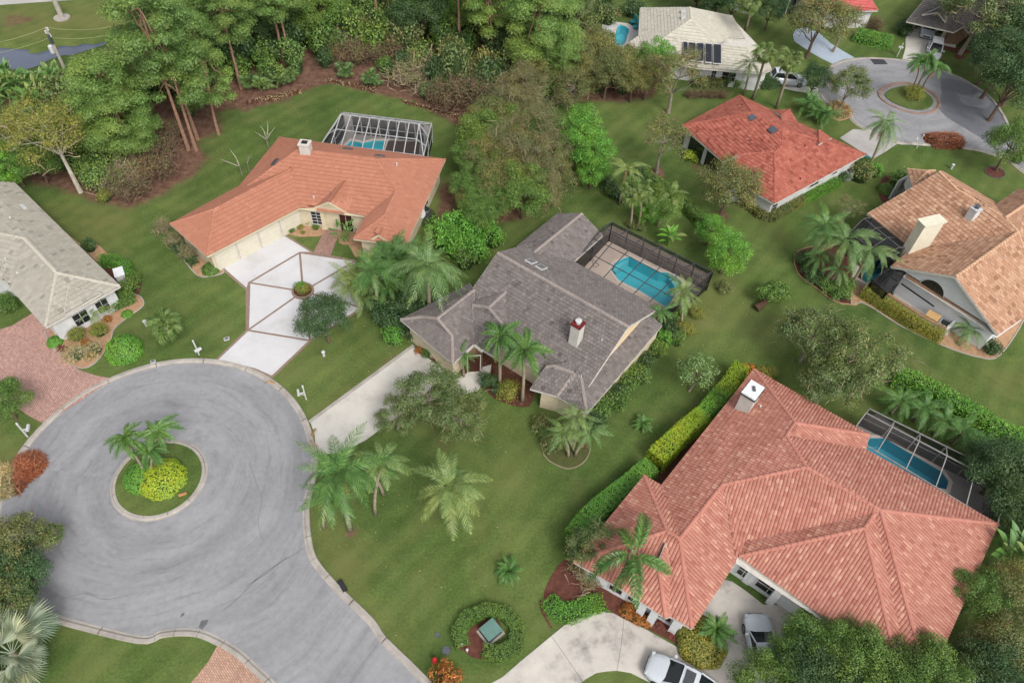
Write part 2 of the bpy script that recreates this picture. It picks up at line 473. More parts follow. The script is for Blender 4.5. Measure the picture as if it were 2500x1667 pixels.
def wall_opening(root, kind, c, d, nrm, w, h, glass, frame, bars=(1, 1), depth=.06, fw=.07, arch=False):
    up = Vector((0, 0, 1)); f = B(); o = c+nrm*.02
    def bar(x0, x1, y0, y1, dep=depth, m=0, off=0):
        p = o+d*((x0+x1)/2)+up*((y0+y1)/2)+nrm*(off)
        f_.box(p, (abs(x1-x0), dep, abs(y1-y0)), mat=Matrix((d, nrm, up)).transposed(), m=m)
    f_ = f
    bar(-w/2-fw, -w/2, 0, h); bar(w/2, w/2+fw, 0, h); bar(-w/2-fw, w/2+fw, -fw, 0)
    if not arch: bar(-w/2-fw, w/2+fw, h, h+fw)
    nx, ny = bars
    for i in range(1, nx): bar(-w/2+w*i/nx-.02, -w/2+w*i/nx+.02, 0, h, depth*.8)
    for j in range(1, ny): bar(-w/2, w/2, h*j/ny-.02, h*j/ny+.02, depth*.7)
    fo = f.obj(kind, frame, root)
    f_ = B()
    for i in range(nx):
        for j in range(ny):
            f_ = B(); bar(-w/2+w*i/nx, -w/2+w*(i+1)/nx, h*j/ny, h*(j+1)/ny, .02)
            f_.obj('pane' if kind != 'garage_door' else 'door_panel', glass, fo) if fo else None
    if arch:
        f_ = B(); q = [o+nrm*.01+d*(math.cos(PI*k/12)*w/2)+up*(h+math.sin(PI*k/12)*w/2) for k in range(13)]
        f_.poly(q[::-1] if (q[1]-q[0]).cross(q[2]-q[0]).dot(nrm) < 0 else q); f_.obj('arched_pane', glass, fo)
        f_ = B(); f_.tube([o+nrm*.02+d*(math.cos(PI*k/12)*(w/2+fw/2))+up*(h+math.sin(PI*k/12)*(w/2+fw/2)) for k in range(13)], fw/2, 5)
        f_.obj('arch_trim', frame, fo)
    return fo
# ------------------------------------------------------------------ ground
def Mgrass():
    m, n, l, b = nodes('lawn_grass'); co = wco(n)
    at = lambda nm: (lambda a: (setattr(a, 'attribute_name', nm), a.outputs['Fac'])[1])(n.new('ShaderNodeAttribute'))
    big = noise(n, l, .07, 5, .6, co); mid = noise(n, l, .35, 5, .6, co, .4); fine = noise(n, l, 5.5, 6, .75, co); vf = noise(n, l, 19, 3, .8, co)
    c = ramp(n, l, big, [(.34, (.058, .1, .027)), (.52, (.092, .138, .037)), (.68, (.132, .17, .052))])
    c = mix(n, l, .7, c, ramp(n, l, mid, [(.3, (.6, .68, .55)), (.55, (1, 1, 1)), (.75, (1.35, 1.2, 1.1))]), 'MULTIPLY')
    c = mix(n, l, .75, c, ramp(n, l, fine, [(.28, .45), (.5, .95), (.72, 1.4)]), 'MULTIPLY')
    c = mix(n, l, .6, c, ramp(n, l, vf, [(.25, .5), (.75, 1.3)]), 'MULTIPLY')
    pat = noise(n, l, .16, 6, .68, co, .6); c = mix(n, l, ramp(n, l, pat, [(.47, 0.0), (.68, .75)]), c, mix(n, l, fine, (.10, .125, .035), (.15, .155, .06)))
    pat2 = noise(n, l, 1.1, 5, .7, co); c = mix(n, l, ramp(n, l, pat2, [(.58, 0.0), (.72, .4)]), c, (.125, .125, .05))
    # mower tracks: broad faint bands
    mp = n.new('ShaderNodeMapping'); mp.inputs['Rotation'].default_value = (0, 0, math.radians(36)); l.new(co, mp.inputs[0])
    wv = n.new('ShaderNodeTexWave'); wv.inputs['Scale'].default_value = .19; wv.inputs['Distortion'].default_value = 3.0; wv.inputs['Detail'].default_value = 2
    wv.inputs['Detail Scale'].default_value = .4; l.new(mp.outputs[0], wv.inputs[0])
    c = mix(n, l, .15, c, ramp(n, l, wv.outputs['Fac'], [(.2, .55), (.8, 1.25)]), 'MULTIPLY')
    # thin, dry patches and bare soil where the survey attributes say so
    dry = n.new('ShaderNodeMath'); dry.operation = 'MULTIPLY'; l.new(at('dry'), dry.inputs[0]); l.new(ramp(n, l, mid, [(.3, .35), (.6, 1.0)]), dry.inputs[1])
    c = mix(n, l, dry.outputs[0], c, mix(n, l, fine, (.12, .125, .036), (.165, .145, .06)))
    s = n.new('ShaderNodeMath'); s.operation = 'ADD'; l.new(at('dirt'), s.inputs[0])
    s2 = n.new('ShaderNodeMath'); s2.operation = 'MULTIPLY_ADD'; s2.inputs[1].default_value = 1.3; s2.inputs[2].default_value = -.66
    l.new(mix(n, l, .45, noise(n, l, .6, 6, .7, co), fine), s2.inputs[0]); l.new(s2.outputs[0], s.inputs[1])
    soil = ramp(n, l, noise(n, l, 1.3, 6, .75, co), [(.3, (.07, .038, .026)), (.5, (.14, .078, .054)), (.7, (.22, .135, .096))])
    soil = mix(n, l, .6, soil, ramp(n, l, vf, [(.25, .5), (.75, 1.3)]), 'MULTIPLY')
    c = mix(n, l, ramp(n, l, s.outputs[0], [(.3, 0.0), (.62, 1.0)]), c, soil)
    l.new(c, b.inputs['Base Color']); b.inputs['Roughness'].default_value = .95; b.inputs['Specular IOR Level'].default_value = .1
    bump(n, l, b, fine, .5, .08)
    return m
GRASS = Mgrass()
def dist_poly(p, poly):
    """signed distance, positive inside"""
    d = 1e9; n = len(poly)
    for i in range(n):
        a, b = poly[i], poly[(i+1) % n]; ax, ay = b[0]-a[0], b[1]-a[1]
        t = max(0, min(1, ((p[0]-a[0])*ax+(p[1]-a[1])*ay)/max(ax*ax+ay*ay, 1e-9)))
        d = min(d, math.hypot(p[0]-a[0]-ax*t, p[1]-a[1]-ay*t))
    return d if inside(p, poly) else -d
DIRT = [(GP('A1', '430 1300 700 1390 900 1420 1100 1330 1330 1190 1410 1080 1340 960 1500 900 1480 760 1700 735 1960 690 1960 600 1500 520 900 300 0 700 0 1180'), 2.2, 1.0),
        (GP('A2', '-10 760 200 700 430 610 600 560 700 600 900 640 1150 700 1330 790 1480 880 1560 900 1900 400 1900 150 1000 -60 0 -60'), 1.6, 1.0),
        (GP('A3', '330 700 600 690 900 700 1130 660 1130 560 800 400 300 200 -40 -60 -300 600'), 1.8, .9),
        (GP('A3', '-80 1250 100 1330 300 1480 -100 1568 -300 1400'), 1.5, .75),
        (GP('A2', '1330 1260 1450 1230 1460 1330 1380 1500 1290 1540 1330 1380'), .9, .95),
        (GP('A3', '1070 1180 1130 1130 1190 1160 1180 1210 1120 1220'), .7, .9), (GP('A3', '1480 1470 1560 1430 1640 1470 1610 1520 1510 1520'), .7, .8),
        (GP('B2', '880 1130 1130 1010 1000 1110 850 1180'), .5, .7), (GP('C2', '550 690 640 680 650 740 570 750'), .6, .75), (GP('C2', '720 570 800 570 790 620 720 610'), .6, .5),
        (GP('C2', '1100 150 1200 180 1180 230 1090 220'), .9, .7), (GP('A3', '1330 1080 1430 1120 1480 1250 1400 1180'), .8, .7),
        (GP('A1', '0 100 280 105 230 150 90 195 0 190'), 1.6, .6)]
DRY = [(GP('B1', '280 320 560 300 850 330 900 430 600 520 430 400'), 3, .75), (GP('C2', '380 560 470 700 620 880 660 1080 560 960 420 800'), 2, .8), (GP('C2', '660 1080 900 1300 940 1430 820 1300'), 1.5, .55),
       (GP('C2', '620 860 700 900 690 1020 640 990'), 1., .9), (GP('B3', '1430 640 1560 720 1500 900 1300 960 1280 880'), 2, .75), (GP('A1', '0 30 800 20 900 180 0 300'), 6, .75), (GP('B2', '560 1350 800 1250 700 1340 450 1500'), .8, .7),
       (GP('C4', '760 0 1431 60 1431 200 1000 120'), 4, .25), (GP('A4', '1380 380 1640 400 1640 520 1500 520'), 2, .4), (GP('C1', '20 380 110 440 30 470'), 1, .5), (GP('C2', '1000 0 1640 100 1500 600 1400 300'), 5, .3)]
DECKS = {}      # name -> deck outline; ground is open beneath
def deck(name, fr, s, z=.06): DECKS[name] = ccw(GP(fr, s, z)); return DECKS[name]
deck('grey', 'B3', '540 440 725 262 822 196 1495 535 1420 660 1240 810 1120 900 900 760')
deck('orange', 'A2', '545 985 672 790 1268 862 1212 1080 1100 1110 700 1060')
deck('salmon', 'C4', '560 330 640 235 700 225 1290 600 1240 745 1330 790 1000 760 700 560')
deck('peach', 'B4', '760 480 915 385 1200 590 1160 740 1010 900 870 850 795 800')
deck('pale', 'A3', '760 140 810 148 930 160 1010 205 1010 250 945 330 840 380 740 340')
X0, X1, Y0, Y1, ST = -78., 82., 4., 122., .75
nx, ny = int((X1-X0)/ST)+1, int((Y1-Y0)/ST)+1
gx, gy = X0+np.arange(nx)*ST, Y0+np.arange(ny)*ST
POND = ccw(GP('A1', '-200 310 60 322 170 335 260 350 430 300 560 290 730 280 620 330 420 380 300 420 180 470 60 465 -200 470'))
def attr_field(zones):
    out = np.zeros((ny, nx))
    for poly, soft, amt in zones:
        xs, ys = [p[0] for p in poly], [p[1] for p in poly]; m = soft*1.6
        i0, i1 = max(0, int((min(xs)-m-X0)/ST)), min(nx, int((max(xs)+m-X0)/ST)+2)
        j0, j1 = max(0, int((min(ys)-m-Y0)/ST)), min(ny, int((max(ys)+m-Y0)/ST)+2)
        for j in range(j0, j1):
            for i in range(i0, i1):
                t = max(0., min(1., .5+dist_poly((gx[i], gy[j]), poly)/(2*soft)))
                out[j, i] = max(out[j, i], t*t*(3-2*t)*amt)
    return out
gv = np.zeros((ny, nx, 3)); gv[..., 0] = gx[None]; gv[..., 1] = gy[:, None]
idx = np.arange(nx*ny).reshape(ny, nx); keep = np.ones((ny-1, nx-1), bool)
for poly in list(DECKS.values())+[POND]:
    ins = np.array([[inside((x, y), poly) for x in gx] for y in gy])
    if poly is POND:
        gv[..., 2] -= ins*.9
    else: keep &= ~(ins[:-1, :-1] & ins[1:, :-1] & ins[:-1, 1:] & ins[1:, 1:])
q = np.stack([idx[:-1, :-1], idx[:-1, 1:], idx[1:, 1:], idx[1:, :-1]], -1)[keep]
V = np.concatenate([gv.reshape(-1, 3), [(-500, -300, 0), (500, -300, 0), (500, 700, 0), (-500, 700, 0)]]).astype(float)
k = nx*ny; c00, c10, c11, c01 = idx[0, 0], idx[0, -1], idx[-1, -1], idx[-1, 0]
ring = np.array([(k, k+1, c10, c00), (k+1, k+2, c11, c10), (k+2, k+3, c01, c11), (k+3, k, c00, c01)])
me = arr_mesh('ground', V, np.concatenate([q, ring]), GRASS)
for nm, z in (('dirt', DIRT), ('dry', DRY)):
    a = me.attributes.new(nm, 'FLOAT', 'POINT'); a.data.foreach_set('value', np.concatenate([attr_field(z).ravel(), np.zeros(4)]).astype(np.float32))
link('ground', me, None, 'structure')

# ------------------------------------------------------------------ roads, kerbs, drives
def Masphalt(name, ctr, c1, c2, ringy=True):
    m, n, l, b = nodes(name); co = wco(n)
    c = ramp(n, l, noise(n, l, .22, 6, .6, co), [(.3, c1), (.7, c2)])
    c = mix(n, l, .35, c, ramp(n, l, noise(n, l, 2.2, 6, .7, co), [(.3, .55), (.65, 1.1)]), 'MULTIPLY')
    c = mix(n, l, .35, c, ramp(n, l, noise(n, l, 34, 3, .8, co), [(.25, .55), (.75, 1.25)]), 'MULTIPLY')
    if ringy:   # tyre scuffs: long arcs round the island and along the stem
        sx = n.new('ShaderNodeVectorMath'); sx.operation = 'SUBTRACT'; sx.inputs[1].default_value = (ctr[0], ctr[1], 0); l.new(co, sx.inputs[0])
        ln = n.new('ShaderNodeVectorMath'); ln.operation = 'LENGTH'; l.new(sx.outputs[0], ln.inputs[0])
        sp = n.new('ShaderNodeSeparateXYZ'); l.new(sx.outputs[0], sp.inputs[0])
        at = n.new('ShaderNodeMath'); at.operation = 'ARCTAN2'; l.new(sp.outputs[1], at.inputs[0]); l.new(sp.outputs[0], at.inputs[1])
        cb = n.new('ShaderNodeCombineXYZ'); wob = noise(n, l, .12, 2, .5, co)
        ad = n.new('ShaderNodeMath'); ad.operation = 'MULTIPLY_ADD'; ad.inputs[1].default_value = 3.0; l.new(wob, ad.inputs[0]); l.new(ln.outputs['Value'], ad.inputs[2])
        l.new(ad.outputs[0], cb.inputs[0]); l.new(at.outputs[0], cb.inputs[1])
        st = noise(n, l, 2.1, 5, .7, cb.outputs[0])
        c = mix(n, l, .44, c, ramp(n, l, st, [(.3, (.45, .46, .5)), (.46, (1, 1, 1)), (.7, (1.15, 1.15, 1.15))]), 'MULTIPLY')
        st2 = noise(n, l, .55, 3, .6, cb.outputs[0])
        c = mix(n, l, .45, c, ramp(n, l, st2, [(.35, .6), (.6, 1.05)]), 'MULTIPLY')
    l.new(c, b.inputs['Base Color']); b.inputs['Roughness'].default_value = .8; b.inputs['Specular IOR Level'].default_value = .3
    bump(n, l, b, noise(n, l, 60, 3, .7, co), .35, .01)
    return m
CC = Vector((-25.3, 26.1, 0))
ASPH = Masphalt('asphalt', CC, lin(133, 133, 136), lin(146, 146, 149))
ASPH2 = Masphalt('asphalt_upper', G('A4', 1180, 680), lin(133, 133, 136), lin(147, 147, 150))
WET = M('wet_asphalt', lin(96, 98, 104), lin(116, 118, 124), .4, .35, spec=.5)
PUD = M('puddle_sheen', lin(128, 131, 138), lin(140, 143, 150), .5, .18, spec=.6)
CONC = M('kerb_concrete', lin(172, 166, 158), lin(140, 134, 128), .8, .85, .3, 30)
WCON = M('white_concrete', lin(199, 199, 201), lin(193, 192, 194), .35, .75, .15, 40, c3=lin(178, 176, 176))
DCON = M('driveway_concrete', lin(200, 197, 189), lin(190, 186, 178), .5, .8, .2, 40, c3=lin(170, 165, 158))
SCON = M('stained_concrete', lin(196, 190, 181), lin(180, 174, 167), .45, .8, .2, 40, c3=lin(112, 107, 104))
BAND = M('tan_paver_band', lin(142, 121, 109), lin(122, 104, 93), 3, .85, .3, 30)
def Mpaver(name, cols, size, mortar):
    m, n, l, b = nodes(name); co = wco(n)
    br = n.new('ShaderNodeTexBrick'); br.inputs['Scale'].default_value = 1; br.inputs['Brick Width'].default_value = size[0]; br.inputs['Row Height'].default_value = size[1]
    br.inputs['Mortar Size'].default_value = .012; br.inputs['Color1'].default_value = rgba(cols[0]); br.inputs['Color2'].default_value = rgba(cols[1]); br.inputs['Mortar'].default_value = rgba(mortar)
    mp = n.new('ShaderNodeMapping'); mp.inputs['Rotation'].default_value = (0, 0, .8); l.new(co, mp.inputs[0]); l.new(mp.outputs[0], br.inputs[0])
    c = mix(n, l, .55, br.outputs['Color'], ramp(n, l, noise(n, l, 3.2, 5, .75, co), [(.3, .5), (.7, 1.25)]), 'MULTIPLY')
    c = mix(n, l, .4, c, ramp(n, l, noise(n, l, .5, 4, .6, co), [(.3, .6), (.7, 1.15)]), 'MULTIPLY')
    l.new(c, b.inputs['Base Color']); b.inputs['Roughness'].default_value = .85; bump(n, l, b, br.outputs['Fac'], -.4, .01); return m
PINKP = Mpaver('pink_pavers', [lin(186, 150, 138), lin(162, 126, 115)], (.24, .12), lin(126, 96, 90))
TANP = Mpaver('tan_brick_pavers', [lin(186, 150, 128), lin(166, 130, 112)], (.24, .12), lin(120, 98, 88))
MULCH = M('brown_mulch', lin(104, 66, 50), lin(72, 44, 34), 2.5, .95, .6, 25, c3=lin(132, 92, 72))
REDM = M('red_mulch', lin(106, 64, 52), lin(76, 46, 38), 2.5, .95, .6, 25)
SAND = M('sandy_gravel', lin(176, 142, 112), lin(148, 116, 90), 2.5, .95, .5, 30)
def sheet(name, poly, z, mat, parent=None, th=None, kind='structure'):
    b = B(); P_ = [Vector((p[0], p[1], z)) for p in ccw(list(poly))]
    if th: b.prism(P_, z-th, z, cap=True)
    else: b.tess([P_])
    return b.obj(name, mat, parent, kind if parent is None else None)
def kerb(name, path, wd, side, mat=CONC, seg=3.0, h=.1):
    """mountable kerb along path; side=+1: kerb lies to the left of the path. Gutter base, then separate cast sections."""
    # resample
    pts = [Vector((p[0], p[1], 0)) for p in path]; out = [pts[0]]; 
    for a, b_ in zip(pts, pts[1:]):
        L = (b_-a).length; k = max(1, int(L/.6))
        out += [a.lerp(b_, (i+1)/k) for i in range(k)]
    nr = []
    for i, p in enumerate(out):
        d = (out[min(i+1, len(out)-1)]-out[max(i-1, 0)]).normalized(); nr.append(Vector((-d.y, d.x, 0))*side)
    prof = [(0, .006), (.22, .012), (.30, .03), (.46, h), (.92, h), (1.0, .0)]
    base = B(); prof_b = [(0.02, .003), (.97, .004)]
    def sweep(bb, i0, i1, pr, shrink=0):
        vs, fs = [], []; m = len(pr)
        for i in range(i0, i1+1):
            o = out[i]
            if i == i0 and shrink: o = o.lerp(out[i+1], shrink)
            if i == i1 and shrink: o = o.lerp(out[i-1], shrink)
            for u, z in pr: vs.append(o+nr[i]*(u*wd)+Vector((0, 0, z)))
        for i in range(i1-i0):
            for j in range(m-1):
                f = (i*m+j, i*m+j+1, (i+1)*m+j+1, (i+1)*m+j); fs.append(f if side < 0 else f[::-1])
        bb.add(vs, fs)
    sweep(base, 0, len(out)-1, prof_b)
    ko = base.obj(name, BANDG, None, 'structure'); st = max(2, int(seg/.6)); i = 0
    while i < len(out)-1:
        j = min(i+st, len(out)-1)
        if len(out)-1-j < 2: j = len(out)-1
        bb = B(); sweep(bb, i, j, prof, .04); bb.obj('kerb_section', mat, ko); i = j
BANDG = M('kerb_joint', lin(96, 92, 88), lin(80, 76, 72), 2, .9)
def arc(c, r, a0, a1, n=40): return [Vector((c[0]+r*math.cos(math.radians(a0+(a1-a0)*i/n)), c[1]+r*math.sin(math.radians(a0+(a1-a0)*i/n)), 0)) for i in range(n+1)]
# lower cul-de-sac
RC = 10.75
right = GP('P', '1240 1890, 1025 1663, 930 1570') + GP('C2', '700 1230 540 1075 470 1000 410 930 370 870 345 800 330 700 325 600 332 520 355 430 372 340 380 250')
left = GP('C1', '600 1342 700 1330 800 1305 900 1293 1000 1300 1100 1340 1200 1400 1300 1490 1380 1568 1600 1830')
a0 = math.degrees(math.atan2(right[-1].y-CC.y, right[-1].x-CC.x)); a1 = math.degrees(math.atan2(left[0].y-CC.y, left[0].x-CC.x)) % 360
circ = arc(CC, RC, a0+5, a1-20, 60)
outline = smooth_loop(right, 3, False)+circ[:-1]+smooth_loop([circ[-1]]+left[1:], 4, False)
sheet('road', outline, .004, ASPH)
kerb('kerb', outline, .52, -1)
ic = Vector((-25.35, 26.0, 0))
kerb('island_kerb', arc(ic, 3.42, 0, 360, 48), .42, 1, seg=2.4, h=.14)
sheet('island_lawn', arc(ic, 3.02, 0, 359, 48), .1, GRASS, th=.1)
# upper cul-de-sac
up = GP('A4', '650 440 760 405 880 393 1000 396 1110 405 1200 420 1320 440 1430 488 1520 525 1610 575 1700 635 1770 700 1830 790 1880 880 2000 1000 2150 1160 2150 1300 1960 1190 1850 1105 1730 1060 1640 1035 1550 1022 1420 1008 1300 1000 1190 992 1090 985 980 940 860 885 780 830 760 790 700 740 620 720 565 680 545 620 560 560 590 500')
up_s = smooth_loop(up, 3)
sheet('upper_road', up_s, .004, ASPH2); kerb('upper_kerb', up_s+[up_s[0]], .45, -1, seg=4)
ue = smooth_loop(GP('A4', '985 640 1040 598 1140 580 1240 600 1320 645 1362 700 1340 745 1270 768 1180 760 1080 725 1010 685'), 3)
kerb('upper_island_kerb', ue[::-1]+[ue[-1]], .5, -1, mat=M('red_brown_kerb', lin(150, 128, 116), lin(128, 106, 96), 1, .85), seg=3, h=.14)
sheet('upper_island_lawn', offset(ccw(ue), .42), .1, GRASS, th=.1)
sheet('wet_road_patch', smooth_loop(GP('A4', '1390 540 1480 545 1640 600 1720 660 1790 760 1820 850 1760 1010 1690 960 1560 880 1430 800 1370 720 1400 640'), 3), .010, WET)
sheet('puddle', smooth_loop(GP('A4', '1500 640 1560 655 1700 640 1730 700 1690 740 1560 720'), 3), .015, PUD)
sheet('dark_road_patch', GP('A4', '905 405 1000 405 1030 442 935 442'), .010, M('tar_patch', lin(52, 54, 60), lin(62, 64, 70), 1, .8))
sheet('far_road', GP('A1', '-300 45 0 37 350 12 700 -12 700 -60 -300 -30'), .012, M('far_road_concrete', lin(176, 174, 172), lin(160, 158, 156), .2, .8))
# hexagon driveway
DRV = thing('hexagon_driveway', 'white concrete driveway set out as a hexagon of panels between tan paver bands', 'driveway', G('B2', 395, 645))
hx = GP('B2', '25 590 370 385 748 442 797 762 440 985 15 915'); hc = G('B2', 392, 650)
ap = [G('B1', 1512, 708), G('B1', 1690, 862)]+[hx[0], hx[1]]+[G('B2', 455, 383), G('B2', 247, 252)]
th_ = [hx[5], hx[4], G('B2', 180, 1232), G('B2', 60, 1180), G('P', 575, 890), G('P', 528, 880)]
allp = [ap[0], G('B1', 1690, 862), G('B1', 1690, 1140), th_[5], th_[4], th_[3], th_[2], hx[4], hx[3], hx[2], ap[4], ap[5]]
sheet('paver_band', offset(ccw(allp), -.12), .03, BAND, DRV, th=.03)
for i in range(6):
    t = ccw([hx[i], hx[(i+1) % 6], hc]); sheet('concrete_panel', offset(t, .1), .042, WCON, DRV, th=.02)
sheet('concrete_panel', offset(ccw(ap), .12), .042, WCON, DRV, th=.02); sheet('concrete_panel', offset(ccw(th_), .1), .042, WCON, DRV, th=.02)
def driveway(name, fr, s, mat, label, z=.03, sm=0, edge=None):
    p = GP(fr, s); p = smooth_loop(p, sm) if sm else p; t = thing(name, label, 'driveway', sum(p, Vector())/len(p))
    b = B(); b.prism(ccw(p), 0, z); b.obj('slab', mat, t)
    if edge:
        for ln in edge:
            q_ = GP(fr, ln, z); bb = B()
            for a, c in zip(q_, q_[1:]): bb.beam(a, c, .28, .05)
            bb.obj('edge_band', CONC, t)
    return t
driveway('concrete_driveway', 'P', '1007 845 757 1028 768 1060 772 1110 830 1105 893 1074 970 1017 1040 960 1085 905', DCON, 'pale concrete driveway leading up to the grey shake house', edge=['1010 843 755 1030'])
driveway('entry_path', 'P', '1100 935 1150 905 1200 890 1196 915 1165 955 1120 965', DCON, 'short concrete path to the entry of the grey shake house', .04)
t = driveway('curved_driveway', 'C3', '-60 1600 60 1535 180 1432 350 1292 420 1235 480 1195 560 1165 640 1158 700 1168 760 1200 890 1262 1000 1325 1110 1385 1200 1425 1250 1430 1295 1415 1325 1370 1330 1300 1260 1200 1180 1160 1340 975 1380 985 1460 1040 1560 1118 1650 1118 1750 1200 1750 1568 1400 1750 1000 1640 900 1560 800 1510 720 1496 660 1500 600 1510 540 1545 470 1600 300 1750', SCON, 'curved stained concrete driveway with two white cars in the right foreground')
JM = M('dark_joint', lin(110, 104, 98))  # darker grey of the expansion joints
for s_ in ('345 1300 430 1420 530 1568', '760 1200 745 1345 720 1495', '1100 1385 1200 1560', '1330 1360 1390 1310', '1390 1310 1480 1380'):
    q_ = GP('C3', s_, .033); bb = B()
    for a, c in zip(q_, q_[1:]): bb.beam(a, c, .025, .006)
    bb.obj('expansion_joint', JM, t)
driveway('pink_paver_driveway', 'P', '-60 800 0 805 30 795 75 768 95 760 118 800 125 820 118 834 150 871 193 903 235 917 279 925 232 953 193 981 150 1008 108 1035 70 1015 35 990 -60 960', PINKP, 'pink paver driveway curving past the tan tile house')
driveway('brick_paver_driveway', 'C1', '1088 1375 1140 1400 1210 1455 1270 1510 1330 1568 1420 1680 820 1740 930 1590 985 1530 1040 1460', TANP, 'tan brick paver driveway at the bottom of the picture')
driveway('wet_driveway', 'A4', '390 285 380 240 400 205 470 190 560 230 640 300 720 350 800 397 720 410 650 438 580 405 500 360', M('wet_blue_concrete', lin(168, 182, 196), lin(150, 164, 178), .4, .3, spec=.5), 'wet bluish driveway running up to the coral roofed house')
driveway('carport_driveway', 'A4', '1128 405 1150 330 1150 265 1200 170 1400 235 1400 300 1372 330 1280 420 1200 418', DCON, 'pale driveway under and before the open carport')
driveway('short_driveway', 'A4', '700 945 790 885 870 890 980 942 1090 987 1010 1040 920 1092 880 1060', M('grey_concrete', lin(172, 168, 164), lin(150, 146, 144), .4, .8), 'short concrete driveway between the upper cul-de-sac and the red tile house')
driveway('side_driveway', 'A4', '310 605 340 585 560 600 570 640 620 700 590 700 500 640 400 625', DCON, 'narrow driveway with a white car beside the pale tile house')
driveway('paver_walk', 'B2', '548 155 660 200 635 260 580 410 462 385 540 230', Mpaver('walk_pavers', [lin(168, 134, 120), lin(146, 114, 102)], (.24, .12), lin(104, 84, 76)), 'paver walk from the hexagon driveway to the front door of the orange roof house', .045)
driveway('porch_slab', 'A4', '1390 240 1500 255 1490 330 1400 310', DCON, 'small pale porch slab beside the carport', .06)
# planting beds
BED = 0
def bed(fr, s, mat, sm=3, z=.022, rim=None):
    p = smooth_loop(GP(fr, s), sm) if sm else GP(fr, s); global BED; BED += 1
    o = sheet('planting_bed', p, z+BED*.0007, mat, th=.02)
    if rim:
        bb = B(); q_ = [Vector((v.x, v.y, z+.02)) for v in p]; q_.append(q_[0])
        for a, c in zip(q_, q_[1:]): bb.beam(a, c, .09, .07)
        bb.obj('bed_edging', rim, o)
bed('B1', '310 1120 380 1010 560 1000 760 900 940 900 985 950 960 990 860 1060 780 1130 760 1200 720 1280 640 1370 560 1400 480 1370 420 1310 340 1230', SAND, rim=CONC)
bed('B1', '690 690 760 660 860 700 960 760 965 830 940 900 800 950 760 780', MULCH)
bed('B1', '450 470 540 540 620 545 680 560 760 660 690 690 600 610', SAND, 2)
bed('B1', '1175 545 1260 640 1420 640 1500 700 1530 745 1440 770 1350 765 1250 650 1190 590', SAND, rim=CONC)
bed('B2', '255 235 380 160 545 160 530 260 420 275 340 270', SAND)
bed('B2', '640 200 760 190 800 330 760 420 730 380 700 330 640 320', SAND, 2)
bed('C3', '300 1080 330 980 420 860 560 900 700 980 760 1040 900 1130 960 1200 1080 1270 1110 1360 1000 1310 880 1250 740 1190 640 1130 540 1140 440 1140 380 1120', REDM)
bed('C3', '290 1090 310 1180 350 1250 330 1240 290 1170 275 1110', MULCH, 2)
bed('C3', '880 380 930 400 970 430 1320 0 1290 0 1240 60', MULCH, 0)
bed('C2', '1190 1330 1400 1190 1470 1250 1450 1320 1340 1400 1380 1430 1300 1420 1250 1380', REDM, 2)
bed('B4', '390 640 430 590 560 560 700 560 800 620 850 760 830 950 760 960 690 950 600 900 540 850 440 780 400 720', MULCH, rim=SAND)
bed('B4', '790 830 850 830 1000 900 1200 1050 1400 1160 1500 1100 1700 1100 1960 980 1960 1060 1860 1230 1760 1330 1640 1320 1500 1280 1300 1200 1100 1100 960 1010 850 950 780 960', SAND, rim=CONC)
bed('A4', '960 1300 1000 1210 1060 1220 1050 1340 1000 1390', REDM); bed('A4', '1690 1160 1760 1140 1830 1190 1790 1220 1720 1205', REDM, rim=BANDG); bed('A4', '1480 380 1520 360 1560 395 1510 410', REDM, 2)
bed('A4', '580 740 660 700 740 740 790 790 700 830 640 800', SAND); bed('A4', '1400 300 1500 330 1680 300 1700 340 1560 370 1420 340', REDM, 2)
bed('B2', '1130 1020 1200 1050 1420 1160 1560 1260 1640 1320 1700 1380 1800 1420 1900 1440 1960 1400 1960 1180 1700 1060 1540 1080 1300 1100', MULCH, 2)
bed('C3', '300 260 400 330 470 335 540 290 565 200 480 100 300 100', M('green_ground_cover', (.05, .07, .02), (.09, .09, .03), 2, .95), rim=M('stone_edge', lin(142, 134, 108), lin(120, 112, 90), 2, .9))
bed('A2', '1190 1480 1250 1420 1300 1470 1280 1540 1220 1560', M('green_bed', (.03, .05, .015), (.05, .07, .02), 2, .95), 2)
sheet('pond_water', offset(POND, -.6), -.35, M('pond_water', lin(78, 86, 104), lin(86, 94, 112), .1, .12, spec=.5))
# ------------------------------------------------------------------ building materials
TR = M('white_trim', lin(205, 200, 192), lin(180, 175, 168), 2, .6)
CREAM = M('cream_stucco', lin(205, 192, 165), lin(188, 176, 150), 1.2, .85, .25, 60)
WHITEW = M('white_stucco', lin(205, 205, 203), lin(180, 182, 184), 1.2, .85, .2, 60)
GREYW = M('grey_white_stucco', lin(216, 217, 219), lin(204, 206, 208), 1.2, .85, .2, 60)
BROWNW = M('brown_siding', lin(120, 96, 76), lin(98, 78, 62), 1.5, .8, .25, 30)
GLASS = M('dark_window_glass', (.012, .014, .016), (.02, .022, .025), 1, .08, spec=.6)
DARKIN = M('dark_interior', (.01, .01, .01), (.018, .017, .016), 1, .8)
BLACKM = M('black_metal', (.02, .02, .022), (.03, .03, .032), 3, .45)
GREYM = M('grey_metal', lin(120, 124, 128), lin(95, 98, 102), 4, .4, metal=.6)
WHITEM = M('white_metal', lin(200, 200, 200), lin(175, 176, 178), 4, .4)
PALEP = M('pale_panel', lin(214, 209, 190), lin(202, 196, 176), 2, .6)
LIDW = M('chimney_lid_white', lin(222, 224, 226), lin(200, 202, 206), 3, .4)
REDP = M('dark_red_paint', lin(110, 34, 34), lin(92, 28, 30), 3, .5)
R_OR = Mtile('orange_tile', [lin(112, 66, 48), lin(160, 106, 86), lin(167, 113, 92), lin(176, 123, 102)], stain=.15)
